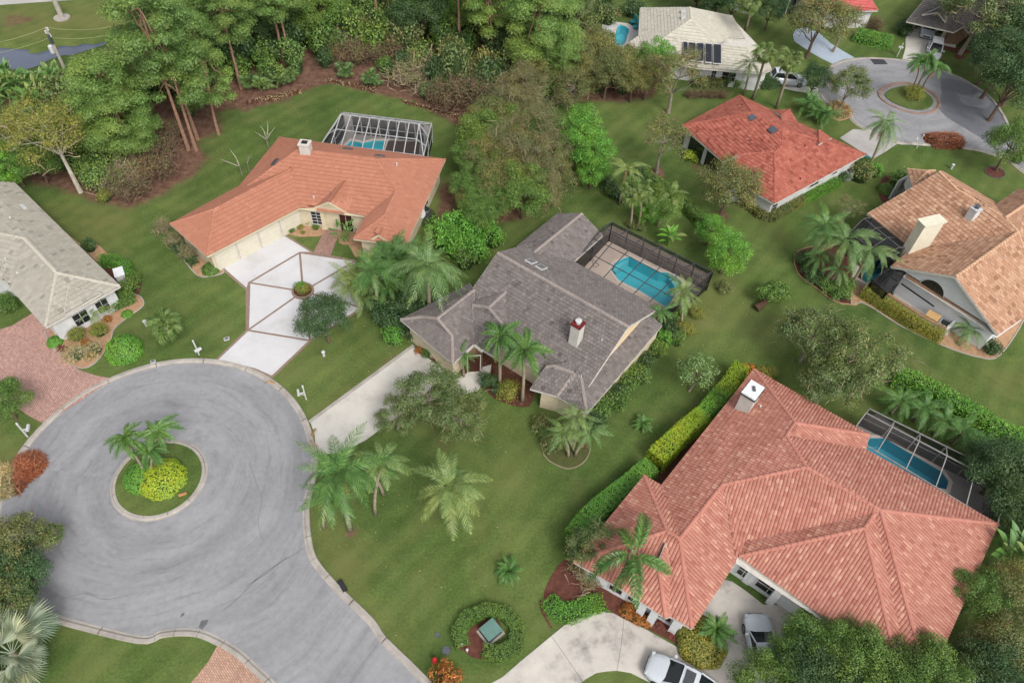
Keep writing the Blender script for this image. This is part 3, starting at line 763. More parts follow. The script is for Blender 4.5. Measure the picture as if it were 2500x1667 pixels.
R_GREY = Mtile('grey_shake', [lin(52, 47, 46), lin(104, 97, 94), lin(115, 108, 105), lin(127, 120, 117)], stain=.1)
R_SAL = Mtile('salmon_tile', [lin(112, 62, 53), lin(158, 100, 86), lin(167, 112, 97), lin(173, 119, 104), lin(188, 140, 121)], stain=.1)
R_SALC = Mtile('salmon_ridge_tile', [lin(164, 104, 91), lin(172, 114, 100), lin(180, 124, 108)], stain=.1)
R_PEACH = Mtile('peach_tile', [lin(112, 82, 62), lin(158, 118, 93), lin(172, 133, 108), lin(186, 150, 124)], stain=.2)
R_RED = Mtile('red_tile', [lin(108, 52, 46), lin(146, 80, 66), lin(157, 90, 75), lin(168, 101, 86)], stain=.15)
R_PALE = Mtile('pale_tile', [lin(120, 116, 106), lin(174, 169, 156), lin(182, 177, 164), lin(190, 186, 172)], stain=.12)
R_TAN = Mtile('tan_grey_tile', [lin(108, 103, 94), lin(152, 147, 136), lin(158, 153, 142), lin(165, 160, 149)], stain=.1)
R_DARK = Mtile('dark_grey_shingle', [lin(58, 54, 54), lin(92, 87, 86), lin(102, 97, 96), lin(114, 108, 106)], stain=.2)
R_RED2 = Mtile('coral_tile', [lin(150, 74, 70), lin(182, 92, 88), lin(190, 100, 96)], stain=.1)

def meet(*pl):
    """common point of three roof planes, each (p, q, slope)"""
    A, b = [], []
    for p, q, s in pl:
        n = Vector((-(q.y-p.y), q.x-p.x)).normalized(); A.append((-s*n.x, -s*n.y, 1)); b.append(p.z-s*(n.x*p.x+n.y*p.y))
    return Vector(np.linalg.solve(np.array(A), np.array(b)))

# ---- orange roof
H2 = House('orange_roof_house', 'cream house with plain orange tile roof and garage wing behind the white hexagon driveway', 2.7, R_OR, 'flat', CREAM, CREAM, ('A2', 500, 1250), var=.09)
H2.v('bl A2 232 940; ml A1 1640 1272; wl B1 1165 410; wf B1 1415 632; wi B2 365 78; gl A2 465 1420; gr A2 685 1450; rv A2 820 1478;'
     'fl B2 735 287; fr B2 1090 335; br A2 1365 1090;'
     'r1 A2 355 1025 wi>rv; r2 A2 890 1090 wi>rv; wa B1 1465 310 wf>wi; wt A2 310 1155 wf>wi; q1 A2 1025 1310 fr>br; q2 A2 950 1470 =q1;'
     'g1 A2 655 1250 wi>rv; g2 A2 565 1380 =g1; gv A2 725 1360 wi>rv; z1 B2 845 300; z2 B2 905 262 z3.3; z3 B2 985 322; z4 B2 925 215 z3.32')
P = H2.P; P['x'] = meet((P['bl'], P['ml'], .53), (P['wi'], P['rv'], .42), (P['ml'], P['wl'], .5))
for k in ('z1', 'z3'): P[k] = P[k]+Vector((0, 0, .03))
H2.f('br bl r1 r2; bl ml x r1; ml wl wa wt x; wl wf wa; wf wi wt wa; x wt wi gl gr rv q1 r2 r1; fr br r2 q1 q2; rv fl q2 q1; fl fr q2; gl g2 g1; g2 gr gv g1; z1 z2 z4; z2 z3 z4')
# ---- grey shakes
H3 = House('grey_shake_house', 'grey shake roofed house with tall white chimney beside the caged turquoise pool', 2.7, R_GREY, 'shake', CREAM, TR, ('B3', 300, 800), slope=.5)
H3.v('bR B3 1165 775; bL B3 560 447; r1 B3 42 385 bR>bL; r2 B3 935 890 =r1; s1 B3 1165 880; s2 B3 650 1480; t1 B3 1100 830 s2>s1*.35; t2 B3 668 1292 s2>s1*.35;'
     'gC B2 1530 595; gA B2 1060 840; gB B2 1415 1140; gD B2 1560 1012; a1 B2 1310 833 gB>gD; a2 B2 1560 640 =a1; b2 B2 1410 950 gB>gD; b1 B2 1205 822 =b2;'
     'c1 B2 1775 655 r1>r2; c2 B2 1660 760 =c1; c3 B2 1550 742 =c1-.5; c4 B2 1755 870 =c1-.5; c5 B2 1580 700 r1>r2; c6 B2 1795 940 r1>r2; c7 B2 1700 1091;'
     'dR B3 760 265; d1 B3 618 117 bL>dR; d2 B3 290 382 =d1; dL B3 455 117; dM B3 180 340;'
     'kr B3 450 1362; kl B3 265 1312; k2 B3 565 1205 kr>s2; k1 B3 630 1105 =k2; k3 B3 425 1155 =k2; k4 B3 370 1165 =k2-.3')
P = H3.P; _d = (P['r2']-P['r1']).normalized(); _n = Vector((_d.y, -_d.x, 0))*((P['r1'].z-2.7)/.5); _z = Vector((0, 0, P['r1'].z-2.7))
P['fL'], P['fR'], P['kL'], P['kR'] = P['r1']+_n-_z, P['r2']+_n-_z, P['r1']-_n-_z, P['r2']-_n-_z
for k_ in ('t1', 't2'): P[k_] = P[k_]+Vector((-_d.x*.8, -_d.y*.8, .27))
H3.f('r1 fL fR r2; r2 kR kL r1; s1 s2 t2 t1; gA gC a2 a1 b1; gA b1 b2 gB; b1 a1 b2; gB b2 a1 a2 gD; c1 c2 c3 c5; c3 gD c7 c6 c4 c2; c1 c2 c4 c6; bL dR d1 d2; d1 dL dM d2; kl kr k2 k3 k4; kr s2 t2 k1 k2; k1 k2 k3 k4')
# ---- salmon tiles
H4 = House('salmon_tile_house', 'large house under a salmon pink tile roof in two tones behind the two white cars', 2.7, R_SAL, 's', GREYW, TR, ('C4', 300, 800), var=.19)
H4.v('A C4 85 5; li C3 975 437; lb C3 877 380; lc C3 472 872; bf C3 1150 1255; in C3 1400 870; vl C4 45 862; wl C4 8 935; wr C4 800 1500; wv C4 845 1480; mc C4 950 1560; br C4 1300 775; bi C4 640 402; gr C4 657 330;'
     'p1 C4 290 270 A>li; p2 C4 245 335 =p1; p4 C4 715 705 br>bi; p3 C4 345 490 =p4; q1 C3 1325 430 A>li; q2 C3 1080 740 bf>in; q3 C3 1005 695 =q2; wq C4 635 795 wl>wr; ws C4 685 722 =wq;'
     'y1 C3 745 1030; y2 C3 1000 1197; y3 C3 1042 1178; y4 C3 1060 1105; y5 C3 1000 765 lc>bf; y6 C3 950 885 y1>y2*.45; y7 C3 800 800 lc>bf')
H4.f('A li q2 q1 p3 p2 p1; lb li q2 q3; lb lc q3; lc bf q2 q3; bf in q1 q2; q1 in vl ws p4 p3; vl wl wq ws; wl wr wq; wr wv ws wq; wv mc p4 ws; mc br p4; p4 br bi p2 p3; p1 p2 bi gr; A p1 gr')
for k in ('y1', 'y2', 'y3'): H4.P[k].z += .06
H4.P['y6'].z += .25; H4.P['y5'].z += .05; H4.P['y7'].z += .05
H4.f('y1 y2 y6 y7; y2 y3 y4 y5 y6')
# ---- peach shingles
H5 = House('peach_shingle_house', 'house with mottled peach roof and broad slanting cream chimney at the right edge', 2.7, R_PEACH, 'wave', GREYW, TR, ('B4', 1500, 600), slope=.45, var=.22)
H5.v('a B4 890 340; b B4 1190 582; c B4 1050 702; d B4 1780 1168; e B4 2080 960; r1 B4 1500 175 a>b; r0 B4 1380 55 =r1; r2 B4 1830 370 =r1; r3 B4 1920 465 =r1; k B4 1490 772 d>e*.52;'
     'bA B4 1400 50; bB B4 1775 272; u1 B4 1925 170; u2 B4 1730 305 z4.0; u3 B4 2060 215 =r1-.4; u4 B4 2200 300;'
     't1 B4 1165 38 z3.7; t2 B4 1197 160 z3.7; t3 B4 1368 163 z3.7; t4 B4 1350 48 z3.7; t0 B4 1300 50 z4.6')
H5.P['k'].z = H5.P['k'].z
H5.f('a b r3 r2 r1 r0; b c k r3; k d e r3; r0 bA bB r2 r1; u1 u2 r2 u3; u3 r2 r3 e u4; t1 t2 t0; t2 t3 t0; t3 t4 t0; t4 t1 t0')
# ---- red tiles
H6 = House('red_tile_house', 'white walled house with bright red tile roof and two square skylights', 2.7, R_RED, 'wave', WHITEW, TR, ('A4', 300, 1000), var=.24)
H6.v('bk A3 1697 652; lf A3 1300 860; l3 A3 1585 1105; l5 A3 1600 1195; fc A4 255 1392; rc A4 880 1055; r1 A3 1780 770 lf>l3; r2 A4 310 885 =r1; w2 A4 305 1000 fc>rc; w1 A4 255 1035 fc>rc; vv A3 1690 1062 l5>fc;'
     's1 A4 235 757 z3.2; s2 A4 360 750 ; s3 A4 425 862; s4 A4 315 885 z4.4; s5 A4 300 790 z4.0; u1 A4 480 937 z3.2; u2 A4 560 890 z3.9; u3 A4 645 945 z3.2; u4 A4 560 985 z4.3')
H6.f('bk lf r1; rc bk r1 r2; fc rc r2 w2 w1; lf l3 vv w1 w2 r2 r1; l5 fc w1 vv; s2 s5 s1; s2 s3 s4 s5; u1 u2 u4; u2 u3 u4')
# ---- pale tiles, solar panels
H7 = House('pale_tile_house', 'white house with pale beige tile roof carrying a row of dark solar panels', 2.7, R_PALE, 'flat', WHITEW, TR, ('A3', 1400, 300))
H7.v('a A3 1015 55; b A3 1005 247; c A3 1355 52 z5.4; p A3 1365 135 z5.4; b2 A3 1195 250 z4.0; e1 A3 1525 305 z3.8; l1 A3 935 250; l2 A3 930 300; f1 A3 1040 380; f2 A3 1400 464; f4 A3 1850 500; rr A3 1740 322 z3.9; g A3 1862 338; h A3 1915 478;'
     'x1 A3 1645 110; x2 A3 1620 262; y1 A3 1545 187 z4.4; y2 A3 1650 180 z4.0; y3 A3 1735 268')
H7.f('a b b2 p c; p b2 e1; c p e1 x2 y3 x1; b2 f1 f2 f4 rr e1; rr f4 h g; b l2 f1 b2')
# ---- tan grey tiles at the left edge
H1 = House('tan_tile_house', 'white house with tan grey tile roof at the left edge beside the pink paver driveway', 2.7, R_TAN, 'flat', WHITEW, TR, ('B1', 300, 600), var=.2)
H1.v('a B1 100 130; b B1 820 835; a2 B1 -60 124 b>a; c B1 310 1115; d B1 75 852; n1 B1 40 800; e B1 -300 945; r2 B1 385 745 b>a; r1 B1 165 510 =r2; r0 B1 -60 462 =r1; rz B1 -400 390 =r1; v1 B1 75 700 c>d;'
     'k1 B1 440 1030; k2 B1 465 835 z3.45; k3 B1 685 887; k4 B1 470 800 z3.75')
H1.P['e'] = H1.P['n1']+H1.P['rz']-H1.P['r1']
for k_, x_, y_ in (('k1', 440, 1030), ('k2', 465, 835), ('k3', 685, 887)): H1.P[k_] = onplane('B1', x_, y_, H1.P['c']+Vector((0, 0, .3)), H1.P['b']+Vector((0, 0, .3)), .38)
H1.f('b a a2 r0 r1 r2; b r2 c; r2 c d r1; r1 d n1 e rz r0; k1 k3 k2')
# ---- far corner houses
H8 = House('dark_shingle_house', 'dark grey shingled house with open carport at the top right', 2.7, R_DARK, 'shake', BROWNW, TR, ('A4', 1600, 100), slope=.5)
H8.v('a A4 1157 146; b A4 1482 220; c A4 1545 182; c2 A4 1580 215; d A4 1765 258; e A4 1930 236; r1 A4 1330 -60 a>b; r2 A4 1960 40 =r1; bb A4 1500 -170; bc A4 2160 -60;'
     'k1 A4 1265 102 z3.6; k2 A4 1372 84 z4.2; k3 A4 1425 150 z3.5; k4 A4 1430 30 z5.2; c0 A4 1500 90 a>b; c3 A4 1650 120 a>b')
H8.f('a b c0 r1; c0 b c c2 d e r2 r1; r2 bc bb r1; k1 k2 k4; k2 k3 k4')
H9 = House('coral_roof_house', 'white house with coral red roof and a screened porch at the top edge', 2.7, R_RED2, 'flat', WHITEW, TR, ('A4', 700, 0), slope=.42, n_ind=60)
H9.v('a A4 470 30; b A4 720 80; c A4 962 72; d A4 880 -60; e A4 330 -120; r1 A4 640 -70 b>c; r2 A4 820 -60 =r1; f A4 40 -40')
H9.f('a b c r2 r1; c d r2; d e r1 r2; e a r1')
for h in (H1, H2, H3, H4, H5, H6, H7, H8, H9): h.report() if DEBUG else None
CAPM = {H4: R_SALC, H1: Mtile('pale_ridge_tile', [lin(168, 162, 150), lin(180, 174, 162)], stain=.1), H3: Mtile('grey_ridge_shingle', [lin(128, 118, 114), lin(146, 136, 130)], stain=.15), H5: Mtile('peach_ridge_shingle', [lin(180, 142, 114), lin(194, 158, 128)], stain=.1)}
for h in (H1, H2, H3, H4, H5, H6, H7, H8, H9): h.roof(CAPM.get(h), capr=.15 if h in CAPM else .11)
# ------------------------------------------------------------------ walls, openings, roof furniture
def quad_wall(h, pts, name='gable_wall', mat=None, th=.12):
    b = B(); p = [Vector(q) for q in pts]; n = (p[1]-p[0]).cross(p[2]-p[0]).normalized()*th; k = len(p)
    b.add(p+[q-n for q in p], [tuple(range(k)), tuple(range(2*k-1, k-1, -1))]+[(i, k+i, k+(i+1) % k, (i+1) % k) for i in range(k)])
    return b.obj(name, mat or h.wm, h.root)
def zfor(x, y, py):
    """height above (x, y) seen at picture row py"""
    lo, hi = 0., 15.
    for _ in range(40):
        m = (lo+hi)/2
        if proj(Vector((x, y, m)))[1] > py: lo = m
        else: hi = m
    return lo
def rhit(h, names, fr, x, y):
    F = Face([h.P[i] for i in names.split()]); d = ray(fr, x, y); t = (F.c-CP).dot(F.n)/d.dot(F.n); return CP+d*t, F
def rbox(h, name, names, fr, x, y, w, l, t, mat, parent=None, lift=.04):
    """low box lying on a roof slope"""
    p, F = rhit(h, names, fr, x, y); b = B(); b.box(p+F.n*(lift+t/2), (w, l, t), mat=Matrix((F.U, F.V, F.n)).transposed(), m=0)
    return b.obj(name, mat, parent or h.root), p, F
def pipe(h, names, fr, x, y, r=.08, ht=.4, mat=None):
    p, F = rhit(h, names, fr, x, y); b = B(); b.lathe(p-Vector((0, 0, .1)), [(r, 0), (r, ht), (r*.7, ht+.02)], 8); b.obj('vent_pipe', mat or WHITEM, h.root)
def chimney(h, c, w, d, z0, z1, ang, mat, lidmat, lid_over=.06, open_=True, capm=None, name='chimney'):
    b = B(); R = Matrix.Rotation(ang, 3, 'Z'); b.box((c[0], c[1], (z0+z1)/2), (w, d, z1-z0), ang); ch = b.obj(name, mat, h.root)
    b = B(); b.box((c[0], c[1], z1+.07), (w+2*lid_over, d+2*lid_over, .14), ang); b.obj('chimney_cap', lidmat, ch)
    if open_:
        b = B(); b.box((c[0], c[1], z1+.17), (w*.55, d*.55, .06), ang); b.obj('flue_opening', DARKIN, ch)
    if capm:
        b = B(); b.lathe((c[0], c[1], z1+.14), [(.2, 0), (.2, .25), (.27, .26), (.27, .32), (.1, .36)], 12); b.obj('flue_pot', capm, ch)
    return ch
def ang_of(a, b): return math.atan2(b[1]-a[1], b[0]-a[0])
GARAGE = M('garage_door_cream', lin(206, 200, 182), lin(197, 191, 173), 1.5, .6)
DOORB = M('dark_door', lin(70, 36, 26), lin(52, 28, 22), 2, .5)
# orange house
H2.walls('bl ml wl wf wi rv fl fr br', .5)
ipn = [(p.x, p.y) for p in H2.ip]
for i in range(4):
    t0 = (i+.5)/4.1+.02
    H2.opening('garage_door', 3, t0, 2.05, 2.05, .03, GARAGE, TR, (1, 4), .09, .1)
H2.opening('window', 4, .22, 1.0, 1.5, .5, GLASS, WHITEM, (2, 4), .1)
H2.opening('entry_door', 4, .62, 1.2, 2.1, .03, DOORB, TR, (2, 1), .08)
H2.opening('window', 4, .93, .9, 1.5, .5, GLASS, WHITEM, (2, 4), .1)
H2.opening('arched_window', 6, .55, 1.0, 1.2, .6, GLASS, WHITEM, (2, 3), .1, arch=True)
for i, t in ((8, .3), (8, .7), (7, .6)): H2.opening('window', i, t, 1.2, 1.2, .8, GLASS, WHITEM, (2, 2))
for fr, x, y in (('A2', 545, 1560), ('A2', 672, 1545), ('A2', 520, 1530)):
    p = G(fr, x, y); b = B(); b.box((p.x, p.y, 1.3), (.42, .42, 2.6), .1); o = b.obj('porch_column', CREAM, H2.root)
    b = B(); b.box((p.x, p.y, .12), (.56, .56, .24), .1); b.obj('column_base', CREAM, o)
quad_wall(H2, [H2.P['gl']-Vector((0, 0, .1)), H2.P['gr']-Vector((0, 0, .1)), H2.P['g2']+Vector((.05, .1, -.1))])
ra = ang_of(H2.P['r1'], H2.P['r2']); CHIMW = M('chimney_stucco', lin(196, 192, 186), lin(180, 176, 170), 1.5, .85, .2, 50)
p, F = rhit(H2, 'x wt wi gl gr rv q1 r2 r1', 'A2', 412, 1040)
chimney(H2, p+Vector((0, .1, 0)), 1.0, .85, 4.0, zfor(p.x, p.y-.3, 985/2.8)-.25, ra, CHIMW, TR)
rbox(H2, 'ridge_vent', 'br bl r1 r2', 'A2', 697, 1026, .9, .45, .18, GREYM); rbox(H2, 'ridge_vent', 'br bl r1 r2', 'A2', 917, 1074, .9, .45, .18, GREYM)
rbox(H2, 'ridge_vent', 'bl ml x r1', 'A2', 205, 1115, .9, .45, .18, GREYM)
pipe(H2, 'fr br r2 q1 q2', 'A2', 1032, 1132); pipe(H2, 'x wt wi gl gr rv q1 r2 r1', 'A2', 466, 1358)
# grey house
P = H3.P
H3.walls('fL fR kR kL', .35)
ip = H3.ip
ex = Vector((_d.x, _d.y, 0))
for a, s_, k in (('r2', 1, ('fR', 'kR')), ('r1', -1, ('fL', 'kL'))):
    o = -ex*.3*s_; q_ = [P[k[0]]+o, P[k[1]]+o, P[a]+o-Vector((0, 0, .12))]
    if s_ < 0: q_ = [q_[1], q_[0], q_[2]]
    quad_wall(H3, q_, mat=CREAM if s_ < 0 else M('warm_lit_gable_stucco', lin(214, 186, 142), lin(226, 208, 178), .5, .8))  # right gable: warm light falling on it is put into the stucco colour
H3.walls('gA gB gD gC', .45); H3.walls('bL dR dL dM', .45); H3.walls('kl kr s2 s1', .4)
b = B(); b.prism(ccw([P['t1'], P['t2'], P['s2'], P['s1']]), .0, 2.3, cap=False); 
pw, F = rhit(H3, 'r1 fL fR r2', 'B3', 572, 990); a_ = ang_of(P['r1'], P['r2'])
chimney(H3, pw, .8, .8, pw.z-.8, zfor(pw.x, pw.y, 480+872/2.8), a_, CHIMW, REDP, capm=WHITEM, open_=False)
for x, y in ((268, 450), (338, 490)):
    o, p, F = rbox(H3, 'skylight', 'r2 kR kL r1', 'B3', x, y, .75, 1.0, .12, WHITEM); b = B(); b.box(p+F.n*.17, (.6, .8, .03), mat=Matrix((F.U, F.V, F.n)).transposed()); b.obj('pane', M('skylight_pane', lin(110, 108, 110), lin(120, 118, 120), 1, .2), o)
pipe(H3, 'r1 fL fR r2', 'B3', 752, 985, .06, .3)
b = B(); _p = [P['r2']-ex*-.02, P['fR'], P['kR']]
e_ = G('B3', 1570-1200, 1090)  # entry recess
pz = [G('B2', 1505, 1068, 2.6), G('B2', 1560, 1015, 3.0), G('B2', 1620, 1060, 2.6)]
quad_wall(H3, [pz[0]-Vector((0, 0, 2.3)), pz[2]-Vector((0, 0, 2.3)), pz[2], pz[1], pz[0]], 'entry_wall', BROWNW)
for a, c in ((0, 1), (1, 2)): 
    b = B(); b.beam(pz[a], pz[c], .12, .22); b.obj('barge_board', TR, H3.root)
wall_opening(H3.root, 'entry_door', (pz[0]+pz[2])/2-Vector((0, 0, 2.5))+Vector((-.02, -.05, 0)), (pz[2]-pz[0]).normalized(), Vector((0, 0, 1)).cross((pz[2]-pz[0]).normalized())*-1, 1.0, 2.1, DOORB, TR, (1, 1))
# salmon house
P = H4.P
H4.walls('A li lc bf in wr mc br bi gr', .55)
LW = H4.ip
for i, t, w in ((2, .33, .9), (2, .55, 1.3), (2, .8, 1.3), (4, .12, .8), (4, .28, 1.7), (4, .55, 1.7)):
    H4.opening('window', i, t, w, 1.5, .55, GLASS, WHITEM, (2, 2), .1)
for fr, x, y in (('C3', 870, 1130), ('C3', 930, 1180), ('C3', 1060, 1230), ('C3', 1440, 900), ('C3', 1490, 940), ('C4', 190, 1130)):
    p = G(fr, x, y, 1.2); b = B(); b.box((p.x, p.y, 1.22), (.5, .5, 2.44), -.6); b.obj('porch_column', GREYW, H4.root)
pw, F = rhit(H4, 'A li q2 q1 p3 p2 p1', 'C4', 40, 185); a_ = ang_of(P['li'], P['A'])
zt = zfor(pw.x, pw.y, 900+110/2.044)
chimney(H4, pw, 1.45, 1.05, pw.z-1.0, zt, a_, CHIMW, LIDW, .05, False)
b = B(); b.box((pw.x, pw.y, zt-.05), (1.66, 1.26, .1), a_); b.obj('chimney_band', BLACKM, H4.root)
b = B(); b.box((pw.x+.05, pw.y+.05, zt+.2), (.45, .2, .12), a_+.6); b.obj('lid_handle', GREYM, H4.root)
pipe(H4, 'A li q2 q1 p3 p2 p1', 'C4', 112, 195); 
# peach house
P = H5.P
H5.walls('a b c d e u4 u1 bB bA', .4)
dv = (P['d']-P['c']); dv.z = 0; dv.normalize(); nv = Vector((dv.y, -dv.x, 0))
q_ = [P['c']+nv*-.45, P['d']+nv*-.45, P['k']+nv*-.45-Vector((0, 0, .15))]
quad_wall(H5, q_)
mid = P['c'].lerp(P['d'], .38)-nv*.42
wall_opening(H5.root, 'arched_window', Vector((mid.x, mid.y, 2.35)), dv, nv, 2.3, .12, GLASS, TANB if False else WHITEM, (1, 1), .1, arch=True)
def at5(x, y, z): return G('B4', x, y, z)
def wallbox(root, p, q, z0, z1, th, mat, name):
    b = B(); b.beam(Vector((p.x, p.y, (z0+z1)/2)), Vector((q.x, q.y, (z0+z1)/2)), th, z1-z0); return b.obj(name, mat, root)
w1, w2, w3 = at5(1030, 890, 1.2), at5(1285, 1055, 1.2), at5(1430, 1128, 1.2)
CAPT = M('tan_wall_cap', lin(150, 118, 92), lin(132, 102, 80), 2, .8)
print('COURT', nv.dot(w2-(P['c']-nv*.4)), nv.dot(w1-(P['c']-nv*.4)), nv.dot(w3-(P['c']-nv*.4)))
cw = thing('courtyard_wall', 'low grey white courtyard wall with tan cap below the gable of the peach roofed house', 'wall', G('B4', 1230, 1060))
for a, c in ((w1, w2), (w2, w3)):
    o = wallbox(cw, a, c, 0, 1.2, .2, GREYW, 'wall_panel'); wallbox(o, a, c, 1.2, 1.27, .28, CAPT, 'wall_cap')
o = wallbox(cw, w3, w3+Vector((nv.x, nv.y, 0))*-1.5, 0, 1.2, .2, GREYW, 'wall_panel')
driveway('patio_slab', 'B4', '1035 930 1290 1100 1430 1180 1560 1030 1160 780', SCON, 'stone patio between the courtyard wall and the gable of the peach roofed house', .05)
b1, b2 = at5(1160, 770, 2.55), at5(1655, 1062, 2.55); wallbox(H5.root, b1, b2, 2.45, 2.62, .3, CAPT, 'ledge_beam')
b1, b2 = at5(1120, 818, 1.9), at5(1345, 975, 1.9); wallbox(H5.root, b1, b2, 1.84, 1.96, .08, BLACKM, 'gutter_rail')
cb = thing('patio_cabinet', 'tan wooden cabinet with a flat lid on the patio of the peach roofed house', 'cabinet', w1.lerp(w3, .72)-nv*.75-Vector((0, 0, 1.14)))
p = Vector(cb['base']); b = B(); b.box(p+Vector((0, 0, .5)), (1.0, .9, 1.0), -.7); b.obj('cabinet_body', M('tan_wood', lin(150, 108, 70), lin(130, 92, 60), 3, .7), cb); b = B(); b.box(p+Vector((0, 0, 1.05)), (1.15, 1.0, .1), -.7); b.obj('lid', M('tan_lid', lin(196, 160, 112), lin(180, 146, 100), 3, .7), cb)
cb = thing('outdoor_grill', 'dark outdoor grill counter beside the tan cabinet on the patio', 'grill', w1.lerp(w3, .93)-nv*.75-Vector((0, 0, 1.14)))
p = Vector(cb['base']); b = B(); b.box(p+Vector((0, 0, .5)), (1.0, .8, 1.0), -.7); b.obj('counter', GREYW, cb); b = B(); b.box(p+Vector((0, 0, 1.04)), (.8, .6, .08), -.7); b.obj('grill_top', BLACKM, cb)
T0, T1 = at5(1290, 420, 6.5), at5(1428, 388, 6.5); ax = (T1-T0).normalized(); ay = Vector((-ax.y, ax.x, 0)); cc = (T0+T1)/2+ay*.45
ch = chimney(H5, cc, (T1-T0).length, .9, 1.0, 6.3, ang_of(T0, T1), PALEP, PALEP, .12, False, name='broad_chimney')
p, F = rhit(H5, 'a b r3 r2 r1 r0', 'B4', 1590, 372); chimney(H5, p, .75, .75, p.z-.5, p.z+1.1, ang_of(P['a'], P['b']), WHITEW, WHITEM, .05, False, capm=GREYM)
b = B(); tb = [P[k] for k in ('t1', 't2', 't3', 't4')]; b.prism(offset(ccw(tb), .3), 2.0, 3.65, cap=False); o = b.obj('turret_wall', WHITEW, H5.root)
qa, qb = G('B4', 1060, 215, 1.5), G('B4', 1185, 120, 3.0)
wl5 = thing('side_screen_wall', 'white walled side porch with a tan opening at the left of the peach roofed house', 'wall', G('B4', 1080, 220))
va, vb = G('B4', 1035, 240), G('B4', 1165, 165); wallbox(wl5, va, vb, 0, 2.4, .15, WHITEW, 'wall_panel'); mm = (va+vb)/2; dd = (vb-va).normalized()
wall_opening(wl5, 'porch_opening', va.lerp(vb, .55)+Vector((dd.y, -dd.x, 0))*.06+Vector((0, 0, .7)), dd, Vector((dd.y, -dd.x, 0)), 2.0, 1.4, M('tan_screen', lin(150, 134, 116), lin(130, 116, 100), 1, .7), WHITEM)
pipe(H5, 'k d e r3', 'B4', 1822, 640, .05, .25)
# red house
P = H6.P
H6.walls('bk lf l3 l5 fc rc', .5)
H6.opening('window', 3, .35, .9, 1.3, .7, GLASS, WHITEM, (2, 2)); H6.opening('window', 4, .05, .8, 1.2, .8, GLASS, WHITEM, (1, 2)); H6.opening('window', 4, .5, 1.4, .6, 1.4, GLASS, WHITEM, (2, 1)); H6.opening('window', 4, .75, .7, .5, 1.5, GLASS, WHITEM, (1, 1))
for t in (.3, .72): H6.opening('sliding_door', 1, t, 2.2, 2.1, .05, GLASS, BLACKM, (2, 1))
for x, y in ((1390, 1070), (1475, 1130), (1330, 1000)):
    p = G('A3', x, y); b = B(); b.box((p.x, p.y, 1.24), (.3, .3, 2.48), .5); b.obj('porch_post', WHITEW, H6.root)
for x, y in ((1780, 810), (1922, 894)):
    o, p, F = rbox(H6, 'skylight', 'lf l3 vv w1 w2 r2 r1', 'A3', x, y, .8, .8, .14, GREYM); b = B(); b.box(p+F.n*.2, (.66, .66, .03), mat=Matrix((F.U, F.V, F.n)).transposed()); b.obj('pane', M('skylight_glass', lin(70, 76, 86), lin(90, 96, 104), 1, .15), o)
for x, y in ((460, 1003), (430, 1228)): pipe(H6, 'fc rc r2 w2 w1', 'A4', x, y, .07, .3, REDP)
pipe(H6, 'bk lf r1', 'A3', 1712, 722, .07, .3, REDP)
# pale house
H7.walls('a b l2 f1 f4 h g x1', .45)
for i, t, w in ((3, .45, 1.0), (3, .75, 1.6), (3, .62, .5)): H7.opening('window', i, t, w, 1.1, .8, GLASS, WHITEM, (2, 2))
PAN = M('solar_panel_glass', (.012, .014, .022), (.018, .02, .03), .6, .15, spec=.6)
F_ = 'b2 f1 f2 f4 rr e1'
cols = [(1308, 1336, 301, 385), (1345, 1391, 305, 430), (1400, 1447, 309, 438), (1457, 1503, 313, 444), (1513, 1566, 317, 452)]
for x0, x1, y0, y1 in cols:
    q_ = [rhit(H7, F_, 'A3', x, y)[0]+Vector((0, 0, .32)) for x, y in ((x0, y0), (x0, y1), (x1, y1+3), (x1, y0+3))]
    b = B(); b.add(q_+[v-Vector((0, 0, .08)) for v in q_], [(0, 1, 2, 3), (0, 4, 5, 1), (1, 5, 6, 2), (2, 6, 7, 3), (3, 7, 4, 0)]); o = b.obj('solar_panel', WHITEM, H7.root)
    cq = sum(q_, Vector())/4; b = B(); b.poly([cq+(v-cq)*.95+Vector((0, 0, .006)) for v in q_]); b.obj('panel_glass', PAN, o)
for y in (88, 125): rbox(H7, 'roof_vent', 'a b b2 p c', 'A3', 1313, y, .5, .5, .3, WHITEM)
# tan house
H1.walls('b a a2 e n1 d c', .5)
pipe(H1, 'b a a2 r0 r1 r2', 'B1', 75, 382); pipe(H1, 'r1 d n1 e rz r0', 'B1', 45, 664); pipe(H1, 'r2 c d r1', 'B1', 124, 752, .1, .3)
rbox(H1, 'roof_vent', 'b a a2 r0 r1 r2', 'B1', 160, 302, .9, .35, .12, WHITEM)
H1.opening('window', 6, .4, 1.2, 1.3, .6, GLASS, WHITEM, (2, 2)); H1.opening('window', 6, .75, 1.0, 1.3, .6, GLASS, WHITEM, (2, 2)); H1.opening('garage_door', 5, .45, 4.6, 2.1, .03, WHITEM, TR, (1, 4))
# dark house with carport
wp = GP('A4', '1405 300 1500 310 1560 262 1765 340 1935 318 2050 150 1500 0 1440 60')
b = B(); b.prism(ccw(wp), 0, 2.45, cap=False); b.obj('wall', BROWNW, H8.root)
wp = GP('A4', '1215 195 1330 20 1480 20'); 
for a, c in zip(wp, wp[1:]): wallbox(H8.root, a, c, 0, 2.45, .15, BROWNW, 'carport_wall')
p = G('A4', 1388, 288); b = B(); b.box((p.x, p.y, 1.3), (.35, .35, 2.6), .2); b.obj('carport_column', CREAM, H8.root)
p = G('A4', 1925, 50, 5.0); chimney(H8, p, 1.3, 1.0, 3, 6.4, .3, CREAM, CREAM, .08)
H9.walls('a b c d e', .5)
wl9 = G('A4', 330, 95); sc9 = thing('screened_porch', 'white framed screened porch at the top edge beside the coral roof', 'porch', wl9)
